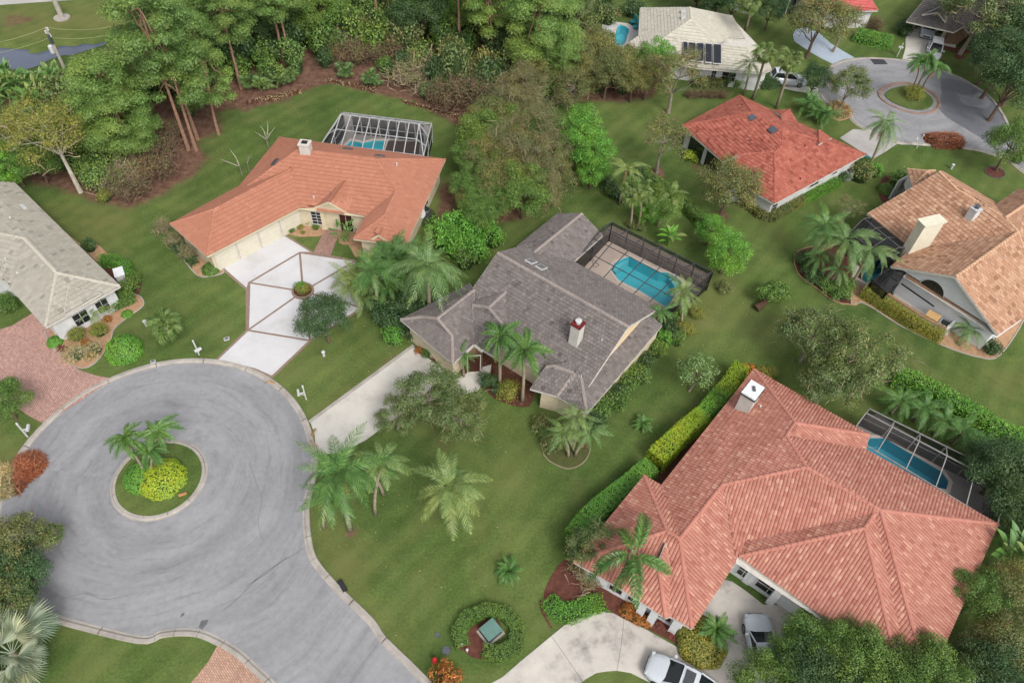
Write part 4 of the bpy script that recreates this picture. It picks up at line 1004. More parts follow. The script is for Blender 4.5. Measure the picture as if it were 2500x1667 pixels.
# ------------------------------------------------------------------ pools and screen cages
def Mscreen(name, op):
    m, n, l, b = nodes(name); t = n.new('ShaderNodeBsdfTransparent'); x = n.new('ShaderNodeMixShader'); x.inputs[0].default_value = op
    b.inputs['Base Color'].default_value = (.012, .013, .014, 1); b.inputs['Roughness'].default_value = .8; b.inputs['Specular IOR Level'].default_value = .1
    l.new(t.outputs[0], x.inputs[1]); l.new(b.outputs[0], x.inputs[2]); l.new(x.outputs[0], n['Material Output'].inputs[0]); return m
SCR_T, SCR_S = Mscreen('roof_screen', .15), Mscreen('side_screen', .68)
SCR_D = Mscreen('dense_screen', .6)
def Mwater(name, tint):
    m, n, l, b = nodes(name); t = n.new('ShaderNodeBsdfTransparent'); t.inputs[0].default_value = rgba(tint)
    g = n.new('ShaderNodeBsdfGlossy'); g.inputs['Roughness'].default_value = .06; fr = n.new('ShaderNodeFresnel'); fr.inputs[0].default_value = 1.33
    x = n.new('ShaderNodeMixShader'); l.new(fr.outputs[0], x.inputs[0]); l.new(t.outputs[0], x.inputs[1]); l.new(g.outputs[0], x.inputs[2]); l.new(x.outputs[0], n['Material Output'].inputs[0])
    bp = n.new('ShaderNodeBump'); bp.inputs['Strength'].default_value = .12; bp.inputs['Distance'].default_value = .05; l.new(noise(n, l, 2.5, 3, .6, wco(n)), bp.inputs['Height']); l.new(bp.outputs[0], g.inputs['Normal']); return m
WATER = Mwater('pool_water', (.74, .95, .97))
PLAST = M('pool_plaster', lin(116, 206, 216), lin(104, 196, 208), .6, .6)
PLASTD = M('dark_pool_plaster', lin(96, 172, 190), lin(84, 160, 180), .6, .6)
DECKM = M('pool_deck', lin(196, 178, 166), lin(178, 162, 150), .5, .8, .2, 30)
DECKG = M('grey_pool_deck', lin(150, 144, 140), lin(132, 126, 124), .5, .8, .2, 30)
COPE = M('pool_coping', lin(205, 190, 180), lin(190, 176, 166), 2, .7)
def pool(dk, fr, s, label, dlabel, deckmat, plaster, sm=0, zd=.06, depth=1.3):
    D = [Vector((p[0], p[1], zd)) for p in DECKS[dk]]; pl = ccw(GP(fr, s, zd)); pl = ccw(smooth_loop(pl, sm)) if sm else pl
    t = thing('pool_deck', dlabel, 'pool deck', D[0]); b = B(); b.tess([D, pl[::-1]]); b.prism(D, -.3, zd-.002, cap=False); b.obj('deck_slab', deckmat, t)
    t = thing('swimming_pool', label, 'pool', sum(pl, Vector())/len(pl)); b = B(); n = len(pl); zb = zd-depth
    lo = [Vector((p.x, p.y, zb)) for p in pl]; b.add(list(pl)+lo, [(i, n+i, n+(i+1) % n, (i+1) % n) for i in range(n)]); b.tess([lo]); b.obj('basin', plaster, t)
    b = B(); b.tess([[Vector((p.x, p.y, zd-.12)) for p in pl]]); b.obj('water', WATER, t)
    b = B(); ou = offset(pl, -.28); 
    oz = [Vector((p.x, p.y, zd+.03)) for p in ou]; iz = [Vector((p.x, p.y, zd+.03)) for p in offset(pl, .03)]
    b.add(oz+iz+[Vector((p.x, p.y, zd)) for p in ou], [(i, (i+1) % n, n+(i+1) % n, n+i) for i in range(n)]+[(2*n+i, 2*n+(i+1) % n, (i+1) % n, i) for i in range(n)]); b.obj('coping', COPE, t)
    return t
pool('grey', 'B3', '815 500 842 452 905 422 945 408 1000 440 1150 515 1205 520 1255 545 1310 590 1200 760 1010 645 870 575', 'large turquoise pool under the black screen cage behind the grey shake house', 'beige deck around the turquoise pool of the grey shake house', DECKM, PLAST)
pool('orange', 'A2', '680 1000 720 962 800 978 870 962 965 962 940 1040 930 1080 760 1050', 'small bright blue pool inside the white framed cage', 'grey deck inside the white framed pool cage', DECKG, PLAST)
b = B(); b.prism(ccw(GP('A2', '975 968 1190 975 1180 1085 940 1075', .1)), .07, .2); t = thing('spa_cover', 'dark brown spa cover beside the bright blue pool in the white cage', 'spa cover', G('A2', 1080, 1020)); b.obj('cover', M('dark_brown_vinyl', lin(72, 62, 60), lin(84, 74, 70), 1.5, .5), t)
pool('salmon', 'C4', '615 420 660 345 735 345 1020 512 1056 562 1044 604 960 585 780 505', 'deep teal pool tucked under the eave of the salmon tile house', 'grey deck around the deep teal pool', DECKG, PLASTD)
pool('peach', 'B4', '805 770 860 650 980 660 1010 700 950 790 885 815', 'teal pool half hidden by palms beside the peach roofed house', 'grey deck around the palm shaded teal pool', DECKG, PLAST)
pool('pale', 'A3', '838 310 850 215 868 172 900 176 935 195 942 222 930 250 915 300 880 330', 'freeform pool with white deck beside the pale tile house', 'white deck around the freeform pool of the pale tile house', WCON, PLAST, 2)
STEP = M('pool_step', lin(150, 214, 222), lin(140, 206, 214), 1, .6)
for t_, s_ in (([o for o in COL.objects if o.name == 'swimming_pool'][0], ('830 500 850 455 905 425 940 440 880 480 850 520', '1215 560 1255 550 1300 590 1260 630')),):
    for k_ in s_: b = B(); q_ = ccw(GP('B3', k_, -.38)); b.prism(q_, -1.2, -.38); b.obj('step', STEP, t_)
def cage(name, label, f0, f1, b0, b1, fb, zb, n, frame, ends=(0, 0), roofm=None, sidem=None, purl=1, th=.075, walls=(1, 1)):
    """screen enclosure: house edge f0-f1, back wall top b0-b1, a roof break at fraction fb (from the back) and height zb"""
    t = thing(name, label, 'pool cage', (b0+b1)/2); roofm, sidem = roofm or SCR_T, sidem or SCR_S; base = Vector(t['base']); base.z = 0; t.location = base; t['base'] = tuple(base)
    gr = lambda p: Vector((p.x, p.y, .06))
    def beam(p, q, nm='frame_beam', w=th):
        b = B(); b.beam(p, q, w, w*1.5); return b.obj(nm, frame, t)
    def panel(pts, m, nm='screen_panel'):
        b = B(); b.poly(pts); return b.obj(nm, m, t)
    H_, K_, Bk = [], [], []
    for i in range(n+1):
        u = ends[0]+(1-ends[0]-ends[1])*i/n
        h, k = f0.lerp(f1, u), b0.lerp(b1, i/n if not any(ends) else u); m = k.lerp(h, fb); m.z = zb; H_.append(h); K_.append(m); Bk.append(k)
    for i in range(n+1):
        beam(H_[i], K_[i], 'roof_beam'); beam(K_[i], Bk[i], 'roof_beam'); beam(gr(Bk[i]), Bk[i], 'wall_post')
    for a, c in ((K_[0], K_[-1]), (b0, b1), (f0, f1)): beam(a, c, 'purlin')
    for j in range(purl):
        f_ = (j+1)/(purl+1)
        for i in range(n): beam(H_[i].lerp(K_[i], f_), H_[i+1].lerp(K_[i+1], f_), 'purlin', th*.7)
    mz = lambda p: Vector((p.x, p.y, 1.1))
    beam(mz(b0), mz(b1), 'wall_rail', th*.7)
    for i in range(n):
        panel([H_[i], H_[i+1], K_[i+1], K_[i]], roofm); panel([K_[i], K_[i+1], Bk[i+1], Bk[i]], roofm); panel([Bk[i], Bk[i+1], gr(Bk[i+1]), gr(Bk[i])], sidem)
    for e, (F0, K0, B0_, hh, kk) in enumerate(((f0, K_[0], b0, H_[0], Bk[0]), (f1, K_[-1], b1, H_[-1], Bk[-1]))):
        if not walls[e]: continue
        beam(F0, B0_, 'purlin'); beam(gr(F0), F0, 'wall_post'); beam(gr(B0_), B0_, 'wall_post'); m0 = F0.lerp(B0_, .5); beam(gr(m0), m0, 'wall_post'); beam(mz(F0), mz(B0_), 'wall_rail', th*.7)
        panel([F0, m0, gr(m0), gr(F0)], sidem); panel([m0, B0_, gr(B0_), gr(m0)], sidem)
        if ends[e]:
            m1 = F0.lerp(B0_, 1-fb); beam(K0, m1, 'roof_beam'); beam(K0, B0_, 'roof_beam'); beam(K0, F0, 'roof_beam'); beam(hh.lerp(K0, .5), F0.lerp(m1, .5), 'purlin', th*.7)
            panel([hh, K0, m1, F0], roofm); panel([K0, kk, B0_, m1], roofm)
        else: panel([F0, K0, B0_], roofm)
    return t
cage('pool_cage', 'black framed screen cage over the turquoise pool behind the grey shake house', G('B3', 565, 450, 2.55), G('B3', 1180, 785, 2.55), G('B3', 825, 177, 2.5), G('B3', 1512, 515, 2.5), .28, 3.3, 6, M('charcoal_frame', (.045, .045, .048), (.06, .06, .063), 3, .5), purl=2, th=.06)
cage('pool_cage', 'white framed screen cage with hipped roof behind the orange roof house', G('A2', 520, 980, 2.7), G('A2', 1215, 1068, 2.7), G('A2', 665, 771, 2.6), G('A2', 1270, 845, 2.6), .42, 4.1, 8, M('dull_white_metal', lin(172, 173, 175), lin(154, 156, 158), 4, .4), ends=(.09, .09), purl=1, th=.085)
cage('pool_cage', 'grey framed screen cage over the deep teal pool of the salmon tile house', G('C4', 560, 330, 2.5), G('C4', 1300, 778, 2.5), G('C4', 660, 200, 2.4), G('C4', 1312, 520, 2.4), .35, 3.1, 5, M('pale_grey_metal', lin(150, 148, 146), lin(134, 132, 130), 3, .4), roofm=SCR_T, purl=0, th=.065)
cage('pool_cage', 'black screen cage roof between the palms and the peach roofed house', G('B4', 925, 365, 2.6), G('B4', 1195, 585, 2.6), G('B4', 770, 470, 2.5), G('B4', 985, 640, 2.5), .45, 3.4, 3, M('dark_grey_metal', lin(96, 94, 92), lin(80, 78, 76), 3, .4), roofm=SCR_D, sidem=SCR_D, purl=0, walls=(1, 1))
cage('pool_cage', 'small black screen cage beside the gable wall of the peach roofed house', G('B4', 1060, 705, 2.6), G('B4', 1165, 735, 2.6), G('B4', 925, 795, 2.0), G('B4', 1020, 880, 2.0), .5, 2.4, 2, BLACKM, roofm=SCR_D, sidem=SCR_D, purl=0)
c9 = [G('A4', 285, 95), G('A4', 370, 95), G('A4', 380, -20), G('A4', 290, -20)]
for i, (a, c) in enumerate(((0, 1), (1, 2), (3, 0))):
    p, q_ = c9[a], c9[c]
    for tt in (0, .5, 1):
        m = p.lerp(q_, tt); b = B(); b.box((m.x, m.y, 1.35), (.15, .15, 2.7)); b.obj('porch_post', WHITEM, sc9)
    b = B(); b.beam(Vector((p.x, p.y, 2.7)), Vector((q_.x, q_.y, 2.7)), .14); b.obj('porch_beam', WHITEM, sc9)
    b = B(); b.poly([Vector((p.x, p.y, 0)), Vector((q_.x, q_.y, 0)), Vector((q_.x, q_.y, 2.65)), Vector((p.x, p.y, 2.65))]); b.obj('screen_panel', SCR_S, sc9)
wall_ = G('A4', 380, 92); wallbox(H9.root, G('A4', 380, 95), G('A4', 470, 40), 0, 2.7, .2, WHITEW, 'white_wall'); wallbox(H9.root, G('A3', 1660, 70), G('A3', 1750, 95), 0, .9, .2, WHITEW, 'garden_wall')
# ------------------------------------------------------------------ vegetation: materials and builders
L_PINE = Mleaf('pine_needles', (.036, .074, .019), (.07, .128, .032), (.125, .19, .056), .45)
L_PINE2 = Mleaf('bright_pine_needles', (.045, .09, .02), (.082, .145, .034), (.135, .2, .054), .45)
L_GREEN = Mleaf('green_leaves', (.028, .06, .013), (.054, .104, .021), (.1, .165, .036), .6)
L_DARK = Mleaf('dark_green_leaves', (.014, .034, .012), (.026, .058, .02), (.05, .09, .034), .6)
L_BRIGHT = Mleaf('bright_green_leaves', (.03, .09, .014), (.06, .16, .022), (.105, .23, .035), .7)
L_OLIVE = Mleaf('olive_leaves', (.04, .056, .018), (.076, .098, .032), (.14, .155, .06), .6, alt=(.16, .115, .05), altp=.08)
L_GREY = Mleaf('grey_green_leaves', (.032, .055, .017), (.062, .097, .031), (.115, .148, .06), .7, alt=(.14, .14, .085), altp=.06)
L_YEL = Mleaf('yellow_green_leaves', (.09, .15, .012), (.14, .205, .016), (.22, .27, .022), 1.2)
L_YOL = Mleaf('yellowish_olive_leaves', (.06, .075, .014), (.11, .12, .022), (.19, .19, .045), .7)
L_BRN = Mleaf('brown_vine_leaves', (.075, .06, .034), (.14, .112, .066), (.22, .18, .11), .6, alt=(.075, .10, .034), altp=.5)
L_RED = Mleaf('dark_red_leaves', (.06, .012, .016), (.11, .022, .03), (.17, .04, .05), 1, alt=(.05, .07, .02), altp=.15)
L_ORG = Mleaf('orange_leaves', (.16, .045, .012), (.27, .10, .02), (.36, .18, .04), 1.2, alt=(.06, .05, .02), altp=.2)
L_PALM = Mleaf('palm_green', (.022, .062, .016), (.042, .10, .026), (.085, .16, .042), .5, rough=.45)
L_PALML = Mleaf('pale_palm_green', (.05, .088, .026), (.088, .134, .044), (.15, .195, .075), .5, rough=.45)
L_PALMB = Mleaf('blue_green_palm', (.034, .072, .022), (.064, .118, .04), (.12, .18, .075), .5, rough=.45)
L_SILV = Mleaf('silver_palm', (.12, .16, .12), (.18, .23, .18), (.26, .31, .255), .5, rough=.5)
L_DEAD = Mleaf('dry_fronds', (.12, .07, .03), (.20, .12, .055), (.30, .20, .10), .8)
L_RUST = Mleaf('rusty_brush', (.09, .032, .018), (.15, .056, .03), (.21, .085, .045), .8)
L_STRAW = Mleaf('straw_brush', (.12, .10, .055), (.22, .185, .105), (.33, .29, .18), .8)
BARK = M('brown_bark', lin(112, 92, 78), lin(84, 68, 58), 3, .9, .5, 12)
BARKP = M('pine_bark', lin(158, 124, 104), lin(126, 96, 80), 3, .9, .5, 12)
BARKG = M('grey_bark', lin(150, 142, 128), lin(116, 108, 96), 3, .9, .4, 12)
BARKW = M('pale_bark', lin(196, 188, 172), lin(156, 148, 134), 3, .9, .4, 12)
BARKD = M('dark_trunk', lin(86, 74, 62), lin(62, 54, 46), 3, .9, .4, 12)
TWIG = M('brown_twigs', lin(128, 104, 86), lin(98, 78, 64), 2, .9)
TWIGP = M('pale_twigs', lin(168, 154, 128), lin(140, 124, 100), 2, .9)
PALMT = M('palm_trunk', lin(158, 146, 128), lin(126, 114, 98), 5, .9, .5, 15)
PALMS = M('palm_crownshaft', lin(120, 146, 76), lin(100, 128, 62), 3, .6)
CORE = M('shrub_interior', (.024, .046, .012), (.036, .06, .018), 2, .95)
def unit(a): return a/np.maximum(np.linalg.norm(a, axis=1, keepdims=True), 1e-9)
def leaf_quads(P, N, ln, wd, A=None, rs=None):
    """diamond leaves at P facing N; returns V (4n,3), Q (n,4)"""
    n = len(P); rs = rs or RNG
    t = rs.normal(size=(n, 3)) if A is None else A
    a = unit(t-N*(t*N).sum(1, keepdims=True)); b = np.cross(N, a)
    L = ln*rs.uniform(.65, 1.3, (n, 1)); Wd = wd*rs.uniform(.7, 1.25, (n, 1))
    V = np.stack([P-a*L*.5, P+b*Wd*.5-a*L*.08, P+a*L*.5, P-b*Wd*.5-a*L*.08], 1).reshape(-1, 3)
    return V, np.arange(4*n).reshape(-1, 4)
def clump_leaves(clumps, n_per, ln, wd, up=.35, flat=.8, inner=.5, jit=.55, rs=None):
    rs = rs or RNG; P, N = [], []
    for c, r in clumps:
        n = max(8, int(n_per*r*r)); d = unit(rs.normal(size=(n, 3))); d[:, 2] = np.where(d[:, 2] < -.35, -d[:, 2], d[:, 2])
        rr = r*rs.uniform(inner, 1.06, (n, 1)); p = np.array(c)+d*rr*np.array([1, 1, flat])
        P.append(p); N.append(unit(d+np.array([0, 0, up])+rs.normal(size=(n, 3))*jit))
    return leaf_quads(np.concatenate(P), np.concatenate(N), ln, wd, rs=rs)
def wobble(a, b, k, amt, rs):
    a, b = np.array(a, float), np.array(b, float); out = []
    for i in range(k+1):
        t = i/k; out.append(Vector(a+(b-a)*t+rs.normal(size=3)*amt*math.sin(PI*t)))
    return out
def mktree(name, label, clumps, leafm, barkm, n_per, ln, wd, trunk, base_r=.2, limbs=8, flat=.8, inner=.5, jit=.55, seed=1, twigs=0, twigm=None, up=.35):
    """a tree at the origin: trunk with limbs reaching into its leaf clumps > trunk, crown"""
    rs = np.random.default_rng(seed); b = B()
    pts = [Vector(p) for p in trunk]; k = len(pts); b.tube(pts, [base_r*(1.25 if i == 0 else 1-.6*i/(k-1)) for i in range(k)], 7)
    ordr = rs.permutation(len(clumps))[:limbs]
    for i in ordr:
        c, r = clumps[i]; j = rs.integers(max(1, k//2), k) if k > 2 else k-1
        b.tube(wobble(pts[j], np.array(c)*.92+np.array(pts[j])*.08, 4, .12*r, rs), [base_r*.42, base_r*.34, base_r*.26, base_r*.18, base_r*.07], 5)
    t = thing(name, label, 'tree'); o = b.obj('trunk', barkm, t)
    V, Q = clump_leaves(clumps, n_per, ln, wd, up, flat, inner, jit, rs)
    link('crown', arr_mesh('crown', V, Q, leafm), t, 'stuff')
    if twigs:
        link('twigs', twig_mesh(clumps, twigs, rs, twigm or TWIG, pts[-1]), t, 'stuff')
    return t
def twig_mesh(clumps, n, rs, mat, root, wd=.05):
    V, Q = [], []; k = 0
    for c, r in clumps:
        c = np.array(c)
        for _ in range(max(1, int(n*r))):
            d = unit(rs.normal(size=(1, 3)))[0]; d[2] = abs(d[2])*.7+.1; p = c+rs.normal(size=3)*r*.35-np.array([0, 0, r*.5]); L = r*rs.uniform(.8, 1.6)
            s = np.cross(d, rs.normal(size=3)); s /= np.linalg.norm(s)+1e-9; w = wd*rs.uniform(.5, 1.2)
            q = p.copy(); pr = None
            for j in range(4):
                ww = w*(1-j/3.6); V += [q+s*ww, q-s*ww]
                if j: Q.append((k-2, k-1, k+1, k))
                k += 2; d = d+rs.normal(size=3)*.28; d /= np.linalg.norm(d); q = q+d*L/3
    return arr_mesh('twigs', np.array(V), np.array(Q), mat)
def ell_clumps(c, R, n, r, rs, shell=(.55, .95), low=-.25):
    out = []
    for i in range(n):
        z = low+(1-low)*(i+.5)/n; a = i*2.39996+rs.uniform(-.5, .5); h = math.sqrt(max(0, 1-z*z)); s = rs.uniform(*shell)
        out.append(((c[0]+R[0]*h*math.cos(a)*s, c[1]+R[1]*h*math.sin(a)*s, c[2]+R[2]*z*s), r*rs.uniform(.7, 1.3)))
    return out
HIDE = []
def proto(t):
    """keep a builder's first copy out of the scene until it is placed"""
    HIDE.append(t); t['unused'] = 1; return t
def put(pt, fr, x, y, sc=1, rz=None, label=None, group=None, szz=None, z=0.0, cat=None):
    p = G(fr, x, y, z) if fr else Vector((x, y, z)); rz = random.uniform(0, 6.28) if rz is None else rz
    if 'unused' in pt:
        o = pt; del pt['unused']; o.location = p; o.rotation_euler = (0, 0, rz); o.scale = (sc, sc, sc*(szz or 1))
        if label: o['label'] = label
        if group: o['group'] = group
    else: o = dup(pt, p, rz, sc, label, group, szz)
    if cat: o['category'] = cat
    if 'unused' in o: del o['unused']
    if 'base' in o: del o['base']
    return o
def mkpine(seed, H, cr, leafm, nb=26, low=.5, crz=None):
    rs = np.random.default_rng(seed); lean = rs.normal(size=2)*.03*H
    tr = [(lean[0]*t*t, lean[1]*t*t, H*t*.93) for t in (0, .2, .4, .6, .8, 1)]; cl = []
    for i in range(nb):
        t = low+(1.03-low)*((i+.5)/nb); a = i*2.39996+rs.uniform(-.4, .4); env = math.sin(PI*min(1, max(.12, (t-low+.12)/(1.2-low))))**.7
        rr = cr*env*rs.uniform(.45, 1.0); z = H*t+rs.uniform(-.4, .5)
        cl.append(((lean[0]*t*t+rr*math.cos(a), lean[1]*t*t+rr*math.sin(a), z), rs.uniform(.75, 1.3)*cr/3.3))
    return proto(mktree('pine_tree', 'pine', cl, leafm, BARKP, 480, .27, .08, tr, .2, 9, .62, .4, .5, seed, up=.55))
PINE = [mkpine(11, 15, 4.2, L_PINE), mkpine(12, 13, 3.6, L_PINE, 22, .55), mkpine(13, 11, 3.4, L_PINE2, 22, .45), mkpine(14, 17, 4.0, L_PINE, 26, .6)]
PINEB = mkpine(15, 12, 4.7, L_PINE2, 44, .3)
def mkleafy(seed, H, R, leafm, barkm=BARK, n=22, r=1.2, npr=330, ln=.2, wd=.11, flat=.8, low=-.3, base=.5, br=.2, twigs=0, twigm=None, inner=.5, name='leafy_tree'):
    rs = np.random.default_rng(seed); cz = H-R[2]*.75
    cl = ell_clumps((0, 0, cz), R, n, r, rs, low=low); tr = [(0, 0, 0), (rs.normal()*.15, rs.normal()*.15, H*base*.6), (rs.normal()*.2, rs.normal()*.2, cz*.85)]
    return proto(mktree(name, 'tree', cl, leafm, barkm, npr, ln, wd, tr, br, 12, flat, inner, .55, seed, twigs, twigm))
T_OAK = mkleafy(21, 7.5, (4.2, 4.2, 3.4), L_GREEN, n=36, r=1.25)
T_OAKD = mkleafy(22, 7.0, (3.6, 3.6, 3.2), L_DARK, n=32, r=1.2)
T_OLV = mkleafy(23, 6.5, (3.4, 3.4, 2.8), L_OLIVE, n=28, r=1.15, npr=340, ln=.18, wd=.09, twigs=4, inner=.35)
T_GREY = mkleafy(24, 6.5, (4.0, 4.0, 2.8), L_GREY, BARKG, n=30, r=1.0, npr=370, ln=.23, wd=.1, twigs=7, twigm=TWIGP, inner=.3)
T_VINE = mkleafy(25, 8, (4.2, 3.8, 4.4), L_BRN, BARKG, n=34, r=1.35, npr=300, ln=.18, wd=.08, low=-.8, twigs=8, twigm=TWIGP, inner=.3)
T_VINE2 = mkleafy(29, 6, (3.6, 3.2, 3.4), L_OLIVE, BARKG, n=28, r=1.2, npr=320, ln=.18, wd=.085, low=-.8, twigs=6, twigm=TWIGP, inner=.3)
T_BRT = mkleafy(26, 7, (3.0, 3.0, 3.6), L_BRIGHT, n=34, r=1.0, npr=330, ln=.2, wd=.12, low=-.7)
T_OPEN = mkleafy(27, 6, (2.8, 2.8, 1.9), L_OLIVE, BARKG, n=20, r=.85, npr=230, ln=.16, wd=.07, twigs=9, inner=.2, base=.6, br=.17)
T_SMALL = mkleafy(28, 3.2, (1.7, 1.7, 1.3), L_PALMB, BARKG, n=15, r=.55, npr=420, ln=.2, wd=.1, inner=.2, br=.08)
T_WHITE = mkleafy(30, 9, (3.6, 3.6, 3.0), L_YOL, BARKW, n=24, r=1.1, npr=240, ln=.2, wd=.08, twigs=6, twigm=TWIGP, inner=.3, base=.8)
def mkbrush(seed, R, H, mat, n=60, leafm=None, npr=160):
    rs = np.random.default_rng(seed); t = thing('brush', 'brush', 'bush'); cl = ell_clumps((0, 0, H*.35), (R, R, H*.62), 16, R*.42, rs, (.4, .85), 0)
    link('branches', twig_mesh(cl, n, rs, mat, None, .045), t, 'stuff')
    if leafm: V, Q = clump_leaves(cl, npr, .18, .075, .3, .8, .2, .7, rs); link('leaves', arr_mesh('leaves', V, Q, leafm), t, 'stuff')
    return proto(t)
B_BRN, B_PALE = mkbrush(31, 2.4, 2.6, TWIG, 34, L_BRN, 60), mkbrush(32, 2.2, 2.8, TWIGP, 30, L_OLIVE, 90)
def mkshrub(seed, R, H, leafm, n=10, npr=420, ln=.15, wd=.09, cat='bush', core=True, name='shrub'):
    rs = np.random.default_rng(seed); cl = ell_clumps((0, 0, H*.42), (R*.72, R*.72, H*.42), n, R*.42, rs, (.6, .95), -.45)
    cl = [((c[0], c[1], max(c[2], r*.5)), r) for c, r in cl]
    t = thing(name, 'shrub', cat); V, Q = clump_leaves(cl, npr/(R*R)**.5, ln, wd, .4, .85, .5, .5, rs); link('foliage', arr_mesh('foliage', V, Q, leafm), t, 'stuff')
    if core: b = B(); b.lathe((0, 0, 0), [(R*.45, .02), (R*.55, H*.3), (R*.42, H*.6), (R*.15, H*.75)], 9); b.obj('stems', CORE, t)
    return proto(t)
S_GREEN, S_BRT, S_DARK = mkshrub(41, 1.2, 1.6, L_GREEN, 14), mkshrub(42, 1.2, 1.6, L_BRIGHT, 14), mkshrub(43, 1.2, 1.7, L_DARK, 14)
S_OLV, S_YEL, S_RED, S_ORG, S_PINE = mkshrub(44, 1.2, 1.6, L_OLIVE, 14), mkshrub(45, .8, .9, L_YEL, 10), mkshrub(46, .7, .9, L_RED, 8), mkshrub(47, .9, .9, L_ORG, 10, ln=.22, wd=.06), mkshrub(48, 1.3, 2.0, L_PINE, 14)
S_STRAW = mkshrub(51, 1.0, .7, L_STRAW, 12, ln=.25, wd=.03)
def mkdome(seed, leafm, n=4200, ln=.09, wd=.06, H=1.0):
    rs = np.random.default_rng(seed); t = thing('clipped_shrub', 'shrub', 'bush'); d = unit(rs.normal(size=(n, 3))); d[:, 2] = np.abs(d[:, 2]); lump = 1+.05*np.sin(d[:, :1]*7+seed)*np.cos(d[:, 1:2]*6)
    P_ = d*lump*rs.uniform(.93, 1.02, (n, 1))*np.array([1, 1, H]); V, Q = leaf_quads(P_, unit(d+np.array([0, 0, .3])+rs.normal(size=(n, 3))*.35), ln, wd, rs=rs); link('foliage', arr_mesh('foliage', V, Q, leafm), t, 'stuff')
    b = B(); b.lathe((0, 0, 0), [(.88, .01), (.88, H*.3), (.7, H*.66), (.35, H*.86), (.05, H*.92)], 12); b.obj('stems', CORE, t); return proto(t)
S_BALL, S_BALLG, S_OLIVED = mkdome(49, L_BRIGHT), mkdome(50, L_GREEN), mkdome(58, L_YOL, H=.8)
S_DOME, S_DOMEG = mkdome(54, L_YEL), mkdome(55, L_BRIGHT)
S_YOL = mkshrub(52, 1.0, 1.0, L_YOL, 22, npr=480, ln=.1, wd=.06)
S_GRY = mkshrub(53, 1.2, 1.7, L_GREY, 14, ln=.18)
# ---- palms
def frond_mesh(name, mat, L=2.6, n=26, ll=.55, arch=.55, droop=.45, wd=.055, plume=1, tilt=.35, seed=3, end=.25):
    """feather frond from the origin along +X: rachis and two (or more) rows of leaflets"""
    rs = np.random.default_rng(seed); V, Q = [], []
    def cur(t): return np.array([L*t*(1-.12*t), 0, L*(arch*t-(arch+droop)*t*t*.85)])
    k = 0; m = 7
    for i in range(m+1):
        t = i/m; p = cur(t); w = .035*(1-.8*t)
        V += [p+np.array([0, w, 0]), p+np.array([0, -w, 0])]
        if i: Q.append((k-2, k-1, k+1, k))
        k += 2
    for s in (-1, 1):
        for j in range(n):
            for pl in range(plume):
                t = .14+.86*(j+rs.uniform(-.3, .3))/n; t = min(max(t, .12), 1); p = cur(t); d = cur(min(1, t+.02))-cur(t-.02); d /= np.linalg.norm(d)
                le = ll*(math.sin(PI*(.12+.8*t))**.6)*(1-(1-end)*max(0, t-.8)/.2)*rs.uniform(.85, 1.1)
                ang = tilt if plume == 1 else (-.5, .25, .9)[pl % 3]
                side = np.array([0, s*1.0, 0])*math.cos(ang)+np.array([0, 0, 1.0])*math.sin(ang); v = side+d*(.55+.5*t); v /= np.linalg.norm(v)
                w = d*wd*.64; q1 = p+v*le*.5-np.array([0, 0, .05*le]); q2 = p+v*le-np.array([0, 0, le*rs.uniform(.25, .5)*(droop+.35)])
                V += [p-w*.6, p+w*.6, q1+w, q1-w, q2]; Q += [(k, k+1, k+2, k+3), (k+3, k+2, k+4, k+4)]; k += 5
    V = np.array(V); Q = np.array(Q)
    me = bpy.data.meshes.new(name); me.from_pydata([tuple(v) for v in V], [], [tuple(dict.fromkeys(int(i) for i in q)) for q in Q]); me.materials.append(mat); return me
def fan_mesh(name, mat, R=.9, pet=.9, n=26, span=1.75, fold=.18, droop=.2, seed=4):
    rs = np.random.default_rng(seed); V, F = [], []; h = np.array([pet, 0, pet*.15]); w = .02
    V += [(0, w, 0), (0, -w, 0), tuple(h+np.array([0, -w, 0])), tuple(h+np.array([0, w, 0]))]; F.append((0, 1, 2, 3))
    for i in range(n):
        a = -span+2*span*(i+.5)/n; da = span/n; r = R*(1-.25*abs(a/span)**2)*rs.uniform(.93, 1.05); k = len(V)
        e = lambda an, rr, z: tuple(h+np.array([math.cos(an)*rr, math.sin(an)*rr, z]))
        V += [tuple(h), e(a-da, r*.62, fold*r*.2), e(a, r*.66, -fold*r*.25-.02), e(a+da, r*.62, fold*r*.2), e(a, r, -droop*r)]
        F += [(k, k+1, k+2), (k, k+2, k+3), (k+1, k+4, k+2), (k+2, k+4, k+3)]
    me = bpy.data.meshes.new(name); me.from_pydata(V, [], F); me.materials.append(mat); return me
def blade_mesh(name, mat, L=1.6, w=.32, pet=1.0, arch=.35, droop=.5, seed=5):
    V, F = [], []; m = 8; k = 0
    cur = lambda t: ((pet+L)*t, 0, (pet+L)*(arch*t-droop*t*t))
    for i in range(m+1):
        t = pet/(pet+L)+(1-pet/(pet+L))*i/m; x, _, z = cur(t); ww = w*max(.02, math.sin(PI*min(1, (i+.35)/(m+.35))))
        V += [(x, -ww, z+ww*.25), (x, 0, z), (x, ww, z+ww*.25)]
        if i: F += [(k-3, k-2, k+1, k), (k-2, k-1, k+2, k+1)]
        k += 3
    for i in range(3):
        x, _, z = cur(pet/(pet+L)*i/2); V += [(x, .03, z), (x, -.03, z)]
        if i: F.append((k-2, k-1, k+1, k))
        k += 2
    me = bpy.data.meshes.new(name); me.from_pydata(V, [], F); me.materials.append(mat); return me
FR_Q = [frond_mesh('queen_frond', L_PALM, 3.0, 30, .62, .5, .75, .05, 1, .1, 61), frond_mesh('queen_frond', L_PALM, 2.8, 30, .6, .7, .6, .05, 1, .15, 62), frond_mesh('queen_frond', L_PALM, 2.9, 30, .6, .25, .8, .05, 1, .0, 63)]
